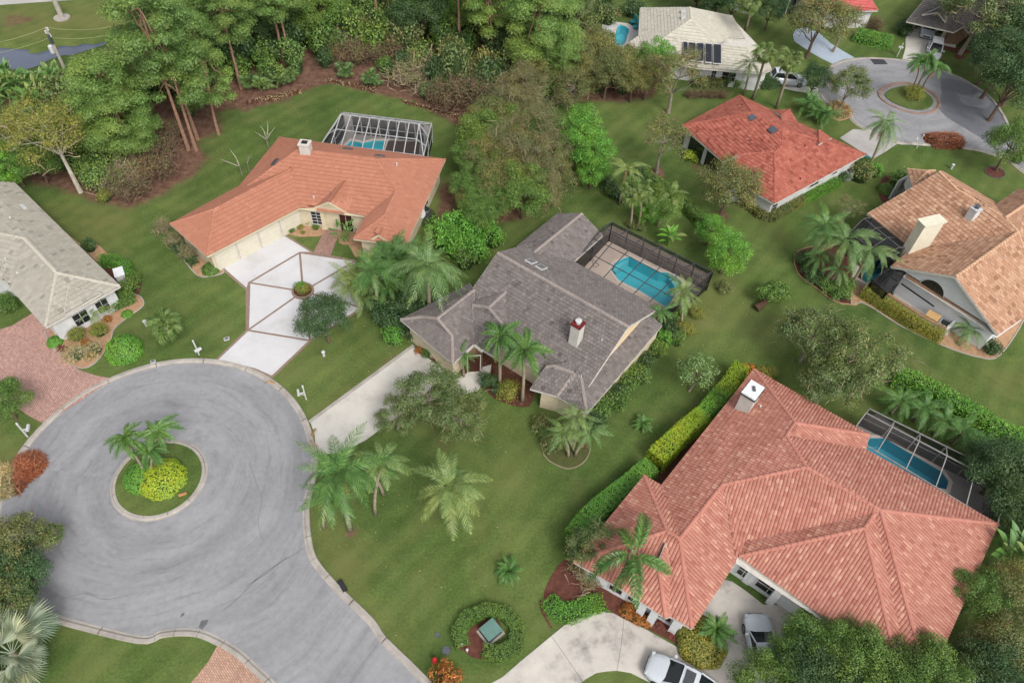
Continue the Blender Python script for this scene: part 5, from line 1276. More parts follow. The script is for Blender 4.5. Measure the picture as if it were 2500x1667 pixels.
FR_L = [frond_mesh('pale_frond', L_PALML, 3.0, 28, .62, .45, .6, .055, 1, .25, 64), frond_mesh('pale_frond', L_PALML, 2.8, 28, .6, .65, .5, .055, 1, .25, 65), frond_mesh('pale_frond', L_PALML, 2.9, 28, .6, .2, .7, .055, 1, .1, 66)]
FR_F = [frond_mesh('plume_frond', L_PALM, 2.3, 20, .5, .65, .75, .06, 3, .2, 67), frond_mesh('plume_frond', L_PALM, 2.2, 20, .5, .4, .9, .06, 3, .2, 68), frond_mesh('plume_frond', L_PALM, 2.2, 20, .5, .9, .7, .06, 3, .2, 69)]
FR_B = [frond_mesh('blue_frond', L_PALMB, 2.7, 30, .55, .5, .85, .045, 1, .0, 70), frond_mesh('blue_frond', L_PALMB, 2.6, 30, .55, .75, .7, .045, 1, .1, 71), frond_mesh('blue_frond', L_PALMB, 2.6, 30, .55, .25, .9, .045, 1, .0, 72)]
FR_C = [frond_mesh('cycad_frond', L_PALM, 1.0, 22, .16, .35, .35, .03, 1, .3, 73), frond_mesh('cycad_frond', L_PALM, .95, 22, .16, .7, .4, .03, 1, .3, 74)]
FR_D = [frond_mesh('dry_frond', L_DEAD, 2.2, 20, .45, .1, .9, .045, 1, -.2, 75)]
FAN_G, FAN_S, FAN_L = [fan_mesh('fan_leaf', L_PALMB, 1.0, 1.0, 24, 1.9, .2, .35, 76), fan_mesh('fan_leaf', L_PALMB, .95, .8, 24, 1.9, .2, .5, 77)], [fan_mesh('silver_fan_leaf', L_SILV, 1.5, 1.2, 30, 1.9, .22, .12, 78)], [fan_mesh('pale_fan_leaf', L_PALML, .9, .9, 24, 1.8, .2, .45, 79)]
BL_B = [blade_mesh('paddle_leaf', L_PALM, 1.5, .28, 1.3, .55, .5), blade_mesh('paddle_leaf', L_PALML, 1.4, .26, 1.2, .8, .5)]
BL_N = [blade_mesh('banana_leaf', L_BRIGHT, 2.0, .34, .6, .7, .75), blade_mesh('banana_leaf', L_PALML, 1.9, .32, .5, 1.0, .8)]
def palm(label, fr, x, y, h, fronds, n=14, sc=1.0, lean=(0, 0), r=.14, shaft=0, dead=0, cat='palm tree', name='palm_tree', group=None, el=(-.35, 1.0), z=0.0, part='frond', barkm=None, world=None):
    p = world or G(fr, x, y, z); t = thing(name, label, cat, p, group); del t['base']
    pts = [Vector((lean[0]*s*s, lean[1]*s*s, h*s)) for s in (0, .25, .5, .75, 1)]
    top = pts[-1]; b = B()
    if h > .25:
        b.tube(pts, [r*1.35, r*1.05, r, r*.9, r*.8], 8); me = b.mesh('trunk', barkm or PALMT); me.polygons.foreach_set('use_smooth', [True]*len(me.polygons)); link('trunk', me, t)
    if shaft: b = B(); b.tube([top-Vector((0, 0, .05)), top+Vector((0, 0, shaft*.6)), top+Vector((0, 0, shaft))], [r*.95, r*.8, r*.3], 7); link('crownshaft', b.mesh('crownshaft', PALMS), t)
    dead = dead or (random.choice((0, 1, 2, 3)) if h > 2.4 and part == 'frond' else 0)
    top = top+Vector((0, 0, shaft*.8)); ph = random.uniform(0, 6.28); n = int(n*1.15)
    for i in range(n):
        u = (i+.5)/n; a = ph+i*2.39996+random.uniform(-.3, .3); e = el[1]+(el[0]-el[1])*u**.8+random.uniform(-.22, .22)
        M4 = Matrix.Translation(top) @ Matrix.Rotation(a, 4, 'Z') @ Matrix.Rotation(-e, 4, 'Y') @ Matrix.Rotation(random.uniform(-.25, .25), 4, 'X') @ Matrix.Scale(sc*random.uniform(.75, 1.15), 4)
        link(part, random.choice(fronds), t, mw=M4)
    for i in range(dead):
        M4 = Matrix.Translation(top-Vector((0, 0, .1))) @ Matrix.Rotation(ph+i*2.1, 4, 'Z') @ Matrix.Rotation(random.uniform(.7, 1.2), 4, 'Y') @ Matrix.Scale(sc*.8, 4)
        link('dry_frond', FR_D[0], t, mw=M4)
    return t
def clump_palm(label, fr, x, y, stems, h, fronds, n=7, sc=.8, spread=.7, cat='palm clump', name='palm_clump', part='frond', barkm=None):
    """several stems growing from one root: one thing"""
    p = G(fr, x, y); t = thing(name, label, cat, p); del t['base']
    for k in range(stems):
        a = k*2.4; o = Vector((math.cos(a)*.25, math.sin(a)*.25, 0)); hh = h*random.uniform(.6, 1.1); tp = Vector((math.cos(a)*spread*(.3+.7*k/stems), math.sin(a)*spread*(.3+.7*k/stems), hh))
        if hh > .4: b = B(); b.tube([o, o.lerp(tp, .5)+Vector((0, 0, .1)), tp], [.07, .06, .05], 6); link('stem', b.mesh('stem', barkm or PALMS), t)
        for i in range(n):
            M4 = Matrix.Translation(tp) @ Matrix.Rotation(a+i*2.39996, 4, 'Z') @ Matrix.Rotation(-random.uniform(.1, 1.2), 4, 'Y') @ Matrix.Scale(sc*random.uniform(.75, 1.15), 4)
            link(part, random.choice(fronds), t, mw=M4)
    return t
def hedge(label, fr, s, wd, h, leafm, ln=.1, w=.06, dens=230, name='hedge', rough=.12, flat=True):
    path = GP(fr, s); L = [path[0]]; seed = len(s); rs = np.random.default_rng(seed)
    for a, c in zip(path, path[1:]):
        k = max(1, math.ceil((c-a).length/.5)); L += [a.lerp(c, (i+1)/k) for i in range(k)]
    P_, N_ = [], []; t = thing(name, label, 'hedge', L[0]); off = np.array(L[0]); core = B(); prof = [(-.42, .02), (-.46, h*.5), (-.36, h*.88), (.36, h*.88), (.46, h*.5), (.42, .02)]; vs = []
    for i, p in enumerate(L):
        d = (L[min(i+1, len(L)-1)]-L[max(i-1, 0)]).normalized(); s_ = Vector((-d.y, d.x, 0)); bulge = 1+.05*math.sin(i*.37+seed)
        vs += [p+s_*(u*wd*.9)+Vector((0, 0, z*.93)) for u, z in prof]
        n = int(dens*.5*(wd+2*h)); q = rs.uniform(0, 1, n)*(wd+2*h); al = rs.uniform(-.3, .3, n)
        for v, a_ in zip(q, al):
            if v < h: u, z, nn = -wd/2, v, -s_
            elif v < h+wd: u, z, nn = v-h-wd/2, h, Vector((0, 0, 1))
            else: u, z, nn = wd/2, v-h-wd, s_
            ed = min(1, max(0, (abs(u)/(wd/2)-.75)/.25)) if z > h*.9 else 0; j = rs.normal(size=3)*rough
            P_.append(np.array(p)+np.array(s_)*u*bulge*(1-.06*ed)+np.array(d)*a_+np.array([0, 0, z-ed*h*.08])+j*.5); N_.append(np.array(nn)+np.array([0, 0, .25])+rs.normal(size=3)*(.3 if rough < .15 else .45))
    for i, sg in ((0, -1), (len(L)-1, 1)):
        d = (L[1]-L[0] if i == 0 else L[-1]-L[-2]).normalized()*sg; s_ = Vector((-d.y, d.x, 0))
        for _ in range(int(dens*wd*h*.8)):
            P_.append(np.array(L[i])+np.array(d)*rs.uniform(.0, .22)+np.array(s_)*rs.uniform(-.48, .48)*wd+np.array([0, 0, rs.uniform(.03, h*.98)])); N_.append(np.array(d)+np.array([0, 0, .25])+rs.normal(size=3)*.35)
    m = len(prof); core.add(vs, [(i*m+j, i*m+j+1, (i+1)*m+j+1, (i+1)*m+j) for i in range(len(L)-1) for j in range(m-1)]+[tuple(range(m)), tuple(range((len(L)-1)*m, len(L)*m))[::-1]])
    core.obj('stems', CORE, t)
    P_ = np.array(P_); P_[:, 2] = np.maximum(P_[:, 2], .03); V, Q = leaf_quads(P_-off, unit(np.array(N_)), ln, w, rs=rs); link('foliage', arr_mesh('foliage', V, Q, leafm), t, 'stuff'); del t['base']
    return t
# ------------------------------------------------------------------ planting
def putc(pt, fr, x, y, zc, sc=1, **k):
    """crown centre seen at (x, y) when it stands zc above the ground"""
    p = G(fr, x, y, zc); return put(pt, None, p.x, p.y, sc, **k)
def palmb(label, fr, bx, by, cx, cy, h, fronds, n, sc, **k):
    a, c = G(fr, bx, by), G(fr, cx, cy, h); return palm(label, None, 0, 0, h, fronds, n, sc, lean=(c.x-a.x, c.y-a.y), world=a, **k)
def palmc(label, fr, x, y, h, fronds, n, sc, **k):
    c = G(fr, x, y, h); return palm(label, None, 0, 0, h, fronds, n, sc, world=Vector((c.x, c.y, 0)), **k)
# lower island
put(S_DOME, 'C1', 815, 555, 1.7, szz=.7, label='bright yellow green mound on the lower cul-de-sac island', z=.1)
put(S_DOMEG, 'C1', 715, 545, 1.35, szz=.75, label='green half of the mound on the lower cul-de-sac island', z=.1)
palmb('palm leaning left over the lower cul-de-sac island', 'C1', 735, 530, 640, 365, 4.3, FR_F, 12, .72, shaft=.5, r=.09)
palmb('tallest palm of the three on the lower cul-de-sac island', 'C1', 775, 520, 790, 330, 4.7, FR_F, 13, .74, shaft=.5, r=.09)
palmb('short middle palm above the yellow mound on the lower island', 'C1', 770, 540, 765, 420, 2.8, FR_F, 12, .68, shaft=.4, r=.09)
# front lawn
palmb('large dark green palm at the kerb by the curved road', 'C2', 600, 690, 540, 390, 6.0, FR_Q, 18, 1.12, shaft=.7, r=.17, el=(-.5, 1.1))
palmb('low leaning palm stem under the large dark palm at the kerb', 'C2', 450, 680, 470, 500, 3.2, FR_Q, 10, .85, r=.1)
palmb('slender palm with yellowing top beside the large dark palm', 'C2', 745, 600, 780, 320, 5.2, FR_L, 13, .78, shaft=.5, r=.11, el=(-.6, 1.0))
palmb('short leaning palm trunk between the two kerbside palms', 'C2', 790, 490, 690, 330, 4.0, FR_Q, 11, .75, r=.11)
palmb('wide pale green palm standing alone in the middle of the front lawn', 'C2', 1185, 708, 1175, 465, 4.0, FR_L, 18, 1.1, shaft=.6, r=.15, el=(-.35, 1.0))
palm('round cycad on the lawn above the looped hedge', 'C2', 1512, 935, .25, FR_C, 30, 1.3, cat='cycad', name='cycad', el=(-.05, 1.2), r=.16)
palm('small cycad on the lawn between grey house and yellow hedge', 'C3', 866, 95, .25, FR_C, 26, 1.1, cat='cycad', name='cycad', el=(-.05, 1.2), r=.14)
# round the grey house
palmb('left palm of the pair before the grey shake house entry', 'B2', 1735, 1290, 1735, 1005, 4.9, FR_F, 13, .95, shaft=.7, r=.13)
palmb('right palm of the pair before the grey shake house entry', 'B2', 1890, 1400, 1905, 1090, 5.0, FR_F, 13, .98, shaft=.7, r=.13)
palmb('small palm at the garage corner of the grey shake house', 'B2', 1490, 1230, 1475, 1080, 2.6, FR_Q, 9, .5, r=.09)
palmb('left of three blue green palms in the edged round bed', 'C3', 440, 270, 410, 130, 2.6, FR_B, 15, .66, r=.1); palmb('right of three blue green palms in the edged round bed', 'C3', 480, 265, 560, 130, 2.6, FR_B, 15, .66, r=.1)
palmb('tallest of three blue green palms at the corner of grey house', 'C3', 470, 240, 480, 40, 3.6, FR_B, 14, .62, r=.1)
put(S_RED, 'C3', 528, 218, .4, label='tiny dark red plant in the edged round bed'); put(S_OLV, 'C3', 345, 215, .9, label='olive shrub left of the edged round bed', szz=.8); put(S_OLV, 'C3', 290, 100, .9, label='brownish shrub under the front wing of grey shake house', szz=.7); put(S_GREEN, 'C3', 320, 160, .8, label='green shrub between round bed and front wing of grey house', szz=.7)
put(S_YOL, 'B2', 1795, 1350, 1.2, label='yellow green shrub between the two entry palms'); put(S_DARK, 'B2', 1650, 1280, .8, label='dark shrub beside the entry path of the grey shake house'); put(S_DARK, 'B2', 1720, 1330, .6, label='dark low shrub left of the yellow green entry shrub'); put(S_OLV, 'B2', 1560, 1150, .5, label='brown green shrub by the entry of grey shake house'); put(S_ORG, 'B2', 1200, 1060, .7, label='reddish shrub along the garage wall of grey shake house', szz=.7); put(S_GREEN, 'B2', 1240, 1085, .5, label='small green plant along the garage wall of grey shake house'); put(S_RED, 'B2', 1300, 1115, .7, label='dark red shrub along the garage wall of grey shake house', szz=.7); put(S_ORG, 'B2', 1350, 1140, .6, label='low rusty shrub at the garage corner of grey shake house', szz=.6)
putc(T_GREY, 'C3', -560, 60, 3.0, .0001) if False else None
putc(T_GREY, 'C2', 1060, -70, 2.8, .72, label='broad grey green tree over the pale concrete driveway', szz=.9, rz=1.)
putc(T_GREY, 'C2', 1230, 40, 2.4, .6, label='right half of the grey green tree cluster on the front lawn', szz=.9, rz=3.); putc(T_GREY, 'C2', 860, 20, 2.2, .45, label='small leafy tree hanging over the driveway edge', szz=.9, rz=4.)
palmc('large blue green queen palm left of the grey shake house', 'B2', 1240, 480, 6.5, FR_B, 20, 1.3, r=.17, el=(-.5, 1.0)); palmc('yellowish queen palm beside the hexagon driveway', 'B2', 870, 500, 5.2, FR_Q, 15, .95, r=.14, el=(-.5, 1.))
clump_palm('yellow green cane palm clump at the right of the hexagon driveway', 'B2', 800, 700, 12, 2.6, FR_L, 6, .75, 1.6); clump_palm('dark cane palm clump behind the hexagon driveway corner', 'B2', 960, 640, 12, 3.0, FR_Q, 6, .75, 1.5); clump_palm('cane palm clump between driveway and queen palm', 'B2', 1060, 560, 10, 3.2, FR_Q, 6, .8, 1.4)
putc(T_OAKD, 'B2', 540, 860, 2.6, .62, label='dark rounded tree at the lower right of the hexagon driveway', rz=1.)
for x, y, s in ((900, 760, 1.2), (1000, 820, 1.1), (1040, 920, 1.2), (1010, 990, .9), (1090, 780, 1.1), (960, 880, 1.1), (1140, 700, 1.2), (870, 700, 1.1)): put(S_DARK if s > 1 else S_BRT, 'B2', x, y, s, label='dark shrub in the thicket right of hexagon driveway', group='thicket by the hexagon driveway', szz=1.2)
for x, y, s in ((1330, 330, 1.3), (1430, 270, 1.3), (1520, 330, 1.3), (1620, 260, 1.2), (1440, 400, 1.1), (1560, 430, 1.2), (1690, 330, 1.0), (1500, 480, 1.0), (1400, 330, 1.2)): put(S_BRT if (x+y) % 3 else S_GREEN, 'B2', x, y, s*1.1, label='bright green shrub in the thicket above the queen palm', group='bright thicket behind the queen palm', szz=1.35)
B3H = [(1210, 960, S_DARK), (1120, 1075, S_GREEN), (1030, 1160, S_DARK), (960, 1230, S_GREEN), (900, 1300, S_GREEN), (830, 1370, S_DARK), (770, 1440, S_GREEN), (720, 1500, S_GREEN), (690, 1560, S_DARK), (1160, 1010, S_BRT), (1000, 1260, S_GREEN), (860, 1420, S_GREEN)]
for x, y, pt in B3H: put(pt, 'B3', x, y, .95, label='dark green shrub along the right side of grey house', group='shrub row at the grey shake house', szz=1.1)
put(T_SMALL, 'B3', 1350, 1330, 1.1, label='small open blue green tree on the lawn left of the yellow hedge')
# trees in the middle
for fr, x, y, z, s, pt in (('A3', 30, 720, 5, .8, T_OLV), ('A3', 300, 820, 5, .8, T_VINE), ('A3', 170, 640, 5.5, .75, T_VINE), ('A3', 230, 1090, 4.2, .8, T_VINE), ('A3', 420, 1120, 4, .75, T_VINE2), ('A3', 430, 960, 4.5, .6, T_VINE), ('A3', 160, 1270, 3, .75, T_OLV), ('A3', 330, 1280, 2.8, .65, T_VINE), ('A3', 120, 930, 5, .75, T_VINE)):
    putc(pt, fr, x, y, z, s, label='vine hung olive brown tree between the orange and grey houses', group='vine hung trees in the middle')
for x, y, z, s, pt in ((1640, 780, 3.6, .7, T_OLV), (1790, 690, 4.2, .7, T_OLV), (1720, 1180, 3.6, .62, T_OAK), (1880, 560, 4.5, .75, T_VINE), (1660, 980, 4.2, .6, T_OAK), (1700, 1380, 2.6, .55, T_OLV), (1560, 1340, 2.4, .5, T_OLV), (1950, 420, 4.5, .7, T_OLV), (1620, 900, 4.5, .72, T_OAK), (1850, 830, 5, .7, T_OAK), (1790, 1060, 4.5, .75, T_OLV), (1900, 1300, 3.6, .7, T_OAK)): putc(pt, 'A2', x, y, z, s, label='green or olive tree joining the wood to the vine hung clump', group='trees joining wood and clump')
putc(T_BRT, 'A3', 600, 900, 4.2, .85, label='tall bright green tree at the right of the vine hung clump'); putc(T_BRT, 'A3', 690, 1060, 3.2, .75, label='lower bright green tree beside the tall bright one'); putc(T_BRT, 'A3', 690, 1180, 2.0, .55, label='bright green shrub tree at the foot of the vine hung clump'); putc(T_OLV, 'A3', -30, 1000, 4.4, .75, label='olive green tree in front of the vine hung clump', rz=1.); putc(T_OLV, 'A3', 20, 1200, 3.6, .75, label='lower olive green tree in front of the vine hung clump', rz=2.); putc(T_OAK, 'A3', 0, 1400, 2.4, .5, label='small leafy tree behind the garage roof of grey house'); putc(T_OAK, 'A2', 1560, 1000, 4, .55, label='leafy green tree at the left edge of the vine hung clump'); putc(T_OAK, 'A2', 1530, 1230, 3.4, .55, label='green tree beside the bare earth patch by the orange roof house'); putc(T_OAK, 'A2', 1600, 1440, 2.6, .5, label='green tree below the vine hung clump')
put(T_OPEN, 'A3', 1130, 1180, .98, label='open vase shaped tree on the lawn left of the red tile house'); put(T_OPEN, 'A3', 1210, 775, 1.2, label='tall open tree on the back lawn below the solar panels', rz=2.); put(T_OLV, 'A3', 1560, 1480, .88, label='round olive tree at the left corner of the red tile house')
palmc('thin coconut like palm right of the bright green trees', 'A3', 920, 1160, 4.5, FR_L, 9, .8, r=.09); palmc('thin pale palm above the round bushes behind the pool cage', 'A3', 1230, 1340, 3.6, FR_L, 9, .8, r=.09)
palmb('left of two fan palms behind the black pool cage', 'A3', 945, 1560, 955, 1310, 5.0, FAN_L, 16, .85, r=.11, el=(-.8, 1.1), part='fan_leaf'); palmb('right of two fan palms behind the black pool cage', 'A3', 1000, 1570, 1025, 1305, 5.0, FAN_L, 16, .85, r=.11, el=(-.8, 1.1), part='fan_leaf'); put(S_GRY, 'A3', 950, 1550, .55, label='grey shrub at the foot of the left fan palm'); put(S_GRY, 'A3', 1012, 1570, .55, label='grey shrub at the foot of the right fan palm')
putc(T_OAK, 'A3', 1160, 1430, 2.2, .52, label='round leafy tree behind the black pool cage'); putc(T_BRT, 'A3', 1080, 1450, 1.8, .45, label='bright bush tree beside the fan palms')
for x, y in ((830, 1340), (890, 1370), (790, 1290), (960, 1260), (1010, 1230)): put(S_DARK, 'A3', x, y, .95, label='dark bush behind the black pool cage', group='bushes behind the grey shake house')
hedge('green hedge running down the lawn behind the black pool cage', 'A3', '1040 1230 1130 1290 1230 1370 1330 1450 1440 1550', 1.1, 1.2, L_GREEN, .14, .09, 120)
putc(T_BRT, 'B3', 1610, 400, 2.4, .68, label='rounded green tree at the right corner of the black pool cage', szz=.9); putc(T_BRT, 'B3', 1500, 240, 1.8, .48, label='lower green tree above the rounded corner tree')
clump_palm('small banana plant behind the black pool cage', 'B3', 1205, 330, 3, .9, BL_N, 5, .6, .3, cat='banana plant', name='banana_plant', part='banana_leaf')
palmb('pale bushy palm at the lower right corner of the turquoise pool', 'B3', 1290, 880, 1300, 660, 3.2, FR_L, 18, .72, r=.1, el=(-.5, 1.2)); palmb('darker palm overlapping the right end of grey shake roof', 'B3', 1180, 900, 1150, 790, 3.0, FR_Q, 12, .55, r=.09); put(S_YOL, 'B3', 1290, 930, .9, label='yellowish shrub under the pale bushy palm', szz=1.3); put(S_OLV, 'B3', 1590, 640, .8, label='sparse shrub below the rounded corner tree', szz=.7)
for x, y, s, pt in ((1240, 830, .8, S_GREEN), (1330, 930, .9, S_YOL), (1400, 820, .8, S_YOL), (1260, 1000, .8, S_GREEN), (1190, 870, .9, S_DARK)): put(pt, 'B3', x, y, s, label='shrub crowding the lower right corner of the turquoise pool', group='shrubs at the pool corner', szz=1.1)
for x, y, s in ((1180, 850, 1.1), (1120, 900, 1.0), (1230, 780, 1.2), (1160, 960, .8)): put(S_DARK, 'B2', x, y, s, label='dark shrub hugging the garage wing of the grey house', group='shrubs at the garage wing', szz=1.2)
# uprooted tree
t = thing('leaning_tree', 'small uprooted tree with thick brown trunk leaning on the lawn', 'tree', G('B4', 140, 985)); b = B(); a_, c_ = G('B4', 140, 985, .15), G('B4', 235, 905, .9); b.tube([a_-Vector((.2, .1, 0)), a_.lerp(c_, .4), c_], [.42, .3, .12], 8); b.obj('trunk', M('rotten_bark', lin(96, 72, 56), lin(74, 56, 44), 3, .9), t)
V, Q = clump_leaves(ell_clumps((c_.x-t['base'][0]+.15, c_.y-t['base'][1], 1.3), (1.25, 1.25, .85), 16, .6, np.random.default_rng(5)), 700, .2, .12); link('crown', arr_mesh('crown', V, Q, L_GREEN), t, 'stuff')
# big grey tree by the salmon house, hedges, trees at lower right
putc(T_GREY, 'B4', 520, 1180, 3.4, .78, label='large grey green tree behind the chimney of the salmon tile house', rz=.5); putc(T_GREY, 'B4', 810, 1340, 4.0, .92, label='largest grey green tree overhanging the salmon tile roof edge', rz=2.); putc(T_GREY, 'B4', 640, 1470, 3.4, .72, label='lower grey green tree touching the salmon tile roof', rz=4.)
put(S_ORG, 'B3', 1740, 1195, .8, label='orange brown shrub at the top corner of the salmon tile house'); put(S_YOL, 'B3', 1850, 1230, .9, label='yellow green shrub at the top corner of the salmon tile house'); put(S_YOL, 'B4', 220, 1440, .8, label='olive yellow shrub behind the top corner of salmon roof')
hedge('lower stretch of yellow green hedge along the salmon tile house', 'C3', '935 315 1000 250 1090 160 1180 90', 1.5, 1.7, L_YEL, .11, .075, 330, rough=.1); hedge('green stretch in the middle of the yellow hedge by the salmon house', 'C3', '1185 85 1235 30 1290 -35', 1.4, 1.7, L_BRIGHT, .11, .075, 330, rough=.1); hedge('upper stretch of yellow green hedge along the salmon tile house', 'C3', '1295 -40 1345 -100 1400 -185', 1.4, 1.7, L_YEL, .11, .075, 330, rough=.1)
hedge('smooth clipped green hedge beside the garage wing of salmon house', 'C3', '885 375 800 445 700 525 600 610 530 680 475 750', 1.55, 1.5, L_BRIGHT, .08, .055, 520, rough=.05)
putc(T_GREY, 'C3', 600, 790, 2.4, .52, label='grey half bare tree at the left corner of the salmon tile house'); put(B_PALE, 'C3', 540, 960, .62, label='pale dead branches below the half bare tree')
palmb('palm with five long fronds over the salmon tile garage wing', 'C3', 770, 1075, 812, 850, 4.6, FR_F, 6, 1.45, r=.14, shaft=.5, el=(-.2, .7))
hedge('low bright ground cover beside the curved driveway', 'C3', '335 1110 380 1160 450 1175 540 1135 620 1110', 1.3, .35, L_BRIGHT, .1, .07, 220)
for i, (x, y) in enumerate(((770, 1165), (830, 1205), (880, 1215), (800, 1130))): put(S_ORG, 'C3', x, y, .62, label='orange leaved shrub by the bend of the curved driveway', group='orange shrubs at the driveway bend', szz=.8)
for x, y in ((960, 1230), (1030, 1290), (680, 1020)): put(S_RED, 'C3', x, y, .5, label='dark red low plant in the red mulch bed of salmon house', group='dark red plants at the salmon house', szz=.6)
put(S_OLIVED, 'C3', 1205, 1340, 1.7, label='large olive shrub on the rounded planter between the white cars', szz=.8); palm('sago palm on the rounded planter between the two white cars', 'C3', 1265, 1300, 1.1, FR_C, 30, 1.5, cat='cycad', name='sago_palm', el=(-.1, 1.2), r=.2)
hedge('looped clipped hedge around the green utility box', 'C2', '1240 1345 1222 1285 1270 1200 1380 1155 1490 1175 1555 1250 1545 1360 1460 1405 1385 1395', .95, .52, L_GREEN, .08, .055, 420, rough=.05)
put(S_ORG, 'C2', 1150, 1555, 1.35, label='rusty orange shrub at the bottom edge beside the kerb')
for i, (x, y, z, s, pt) in enumerate(((330, 1440, 3.6, .5, T_OAK), (420, 1370, 4.0, .56, T_OAK), (600, 1380, 4.0, .56, T_OAK), (640, 1520, 4.0, .66, T_OAK), (830, 1440, 3.8, .58, T_OLV), (1000, 1520, 3.8, .6, T_OAK), (170, 1540, 3.4, .52, T_OAK), (430, 1530, 4.0, .66, T_OAKD), (830, 1590, 4.0, .66, T_OAK))):
    putc(pt, 'C4', x, y, z, s, label='leafy oak of the mass before the salmon tile roof', group='oaks at the lower right corner')
for x, y, z, s, pt, lb in ((1200, 1150, 2.2, .5, T_OAK, 'bright leafy tree at the right wall of salmon tile house'), (1370, 1110, 2.6, .62, T_OLV, 'olive tree at the right edge below the banana clump'), (1340, 1370, 2.8, .66, T_OLV, 'olive tree at the lower right edge'), (1210, 1420, 2.2, .5, T_OLV, 'small olive tree beside the lower right oak'), (1250, 1520, 2.6, .6, T_OAKD, 'dark tree in the bottom right corner'), (1400, 1500, 2.6, .6, T_OLV, 'olive tree in the extreme bottom right corner'), (1310, 540, 2.6, .7, T_OAKD, 'dark tree at the right end of the deep teal pool cage'), (1390, 640, 2.6, .66, T_OAKD, 'dark tree at the right edge below the palm row'), (1380, 770, 1.8, .5, T_OAKD, 'dark low tree above the banana clump'), (1230, 490, 2.0, .45, T_OAKD, 'small dark tree overlapping the corner of the teal pool cage')):
    putc(pt, 'C4', x, y, z, s, label=lb)
clump_palm('long leaved banana clump at the right corner of salmon roof', 'C4', 1290, 1010, 6, 2.0, BL_B, 6, .95, .6, cat='banana plant', name='banana_plant', part='banana_leaf'); clump_palm('second banana clump at the right edge of the picture', 'C4', 1400, 960, 5, 1.6, BL_B, 6, .95, .6, cat='banana plant', name='banana_plant', part='banana_leaf')
for i, (x, y) in enumerate(((815, 160), (935, 195), (1035, 265), (1130, 310), (1230, 380))): palmc('dark palm in the row behind the deep teal pool cage', 'C4', x, y, 1.9, FR_Q, 15, .68, group='palm row behind the teal pool', r=.12, el=(-.3, 1.0))
hedge('long green hedge behind the palm row at the right', 'C4', '770 70 860 95 960 145 1060 205 1150 265 1240 320 1330 360 1440 410', 1.3, 1.6, L_BRIGHT, .15, .1, 120, rough=.25)
# peach house
palmc('dark upper palm left of the peach roofed house', 'B4', 600, 430, 4.6, FR_Q, 15, .98, r=.13); palmc('large blue green palm left of the peach roofed house', 'B4', 745, 530, 4.8, FR_B, 18, 1.12, r=.14, el=(-.6, 1.)); palmc('drooping palm over the teal pool of the peach roofed house', 'B4', 910, 600, 4.4, FR_B, 15, 1.0, r=.13, el=(-.6, .9)); palmc('low palm at the left end of the dark mulch bed', 'B4', 560, 640, 2.2, FR_Q, 12, .7, r=.1); palmc('low palm at the foot of the large blue green palm', 'B4', 690, 720, 2.2, FR_B, 12, .75, r=.1)
for x, y, s in ((450, 680, 1.1), (500, 780, 1.1), (610, 860, 1.0), (690, 900, 1.1), (740, 850, .9), (560, 820, .8)): put(S_DARK if x < 600 else S_GREEN, 'B4', x, y, s, label='dark shrub in the edged bed under the blue green palms', group='shrubs under the blue green palms', szz=.7)
hedge('yellowish clipped hedge below the courtyard of the peach roofed house', 'B4', '865 900 960 955 1080 1030 1200 1110 1300 1160 1370 1195', 1.5, 1.15, L_YOL, .1, .07, 340, rough=.06)
palm('palm at the lower end of the yellowish clipped hedge', 'B4', 1540, 1190, 1.3, FR_B, 18, .85, r=.13, el=(-.3, 1.1)); put(S_DARK, 'B4', 1725, 1285, .85, label='dark round shrub at the lower corner of the peach roofed house'); putc(T_OPEN, 'B4', 760, 320, 1.6, .62, label='pale feathery shrub tree left of the peach roof', szz=.7)
put(S_GREEN, 'B4', 1090, 150, 1.3, label='green bush behind the left wall of peach roofed house'); put(S_BALLG, 'B4', 1010, 185, .9, label='round clipped bush on red mulch left of the peach roofed house')
# red house
hedge('clipped hedge round the front corner of the red tile house', 'A4', '20 1370 90 1430 160 1485 235 1500 330 1440 420 1390', 1.1, 1.05, L_OLIVE, .12, .08, 170); hedge('bright hedge along the right wall of the red tile house', 'A4', '430 1385 520 1340 600 1300 665 1272', 1.1, 1.0, L_BRIGHT, .12, .08, 170)
put(S_OLV, 'A4', 830, 1230, 1.35, label='olive bush beside the air conditioner of the red tile house'); put(S_BRT, 'A4', 920, 1200, 1.0, label='bright bush right of the trunk by the red tile house'); put(S_GREEN, 'A4', 860, 1150, .9, label='green bush behind the air conditioner of the red tile house'); put(S_DARK, 'A4', 700, 1240, .8, label='dark shrub at the end of the bright hedge')
palmb('arching palm between the red tile house and the upper cul-de-sac', 'A4', 890, 1160, 1010, 850, 6.0, FR_B, 17, .98, r=.12, el=(-.7, .9))
put(S_YEL, 'A3', 1350, 1085, 1.1, label='yellow shrub at the porch of the red tile house'); put(S_YEL, 'A3', 1390, 1105, .6, label='small yellow shrub by the porch post of red tile house'); put(S_YEL, 'A3', 1500, 1250, .8, label='yellow shrub on bare earth left of the red tile house')
for x, y, n in ((470, 780, 6), (560, 850, 7)): clump_palm('dark palm clump behind the red tile house, '+('left one' if x < 500 else 'right one')+' of two', 'A4', x, y, n, 1.5, FR_Q, 6, .62, .9)
putc(T_GREY, 'A4', 770, 600, 3.0, .68, label='round twiggy grey tree beside the upper cul-de-sac', szz=1.05, rz=1.); putc(T_OAKD, 'A4', 540, 520, 3.0, .55, label='dark tree beside the narrow driveway with the white car')
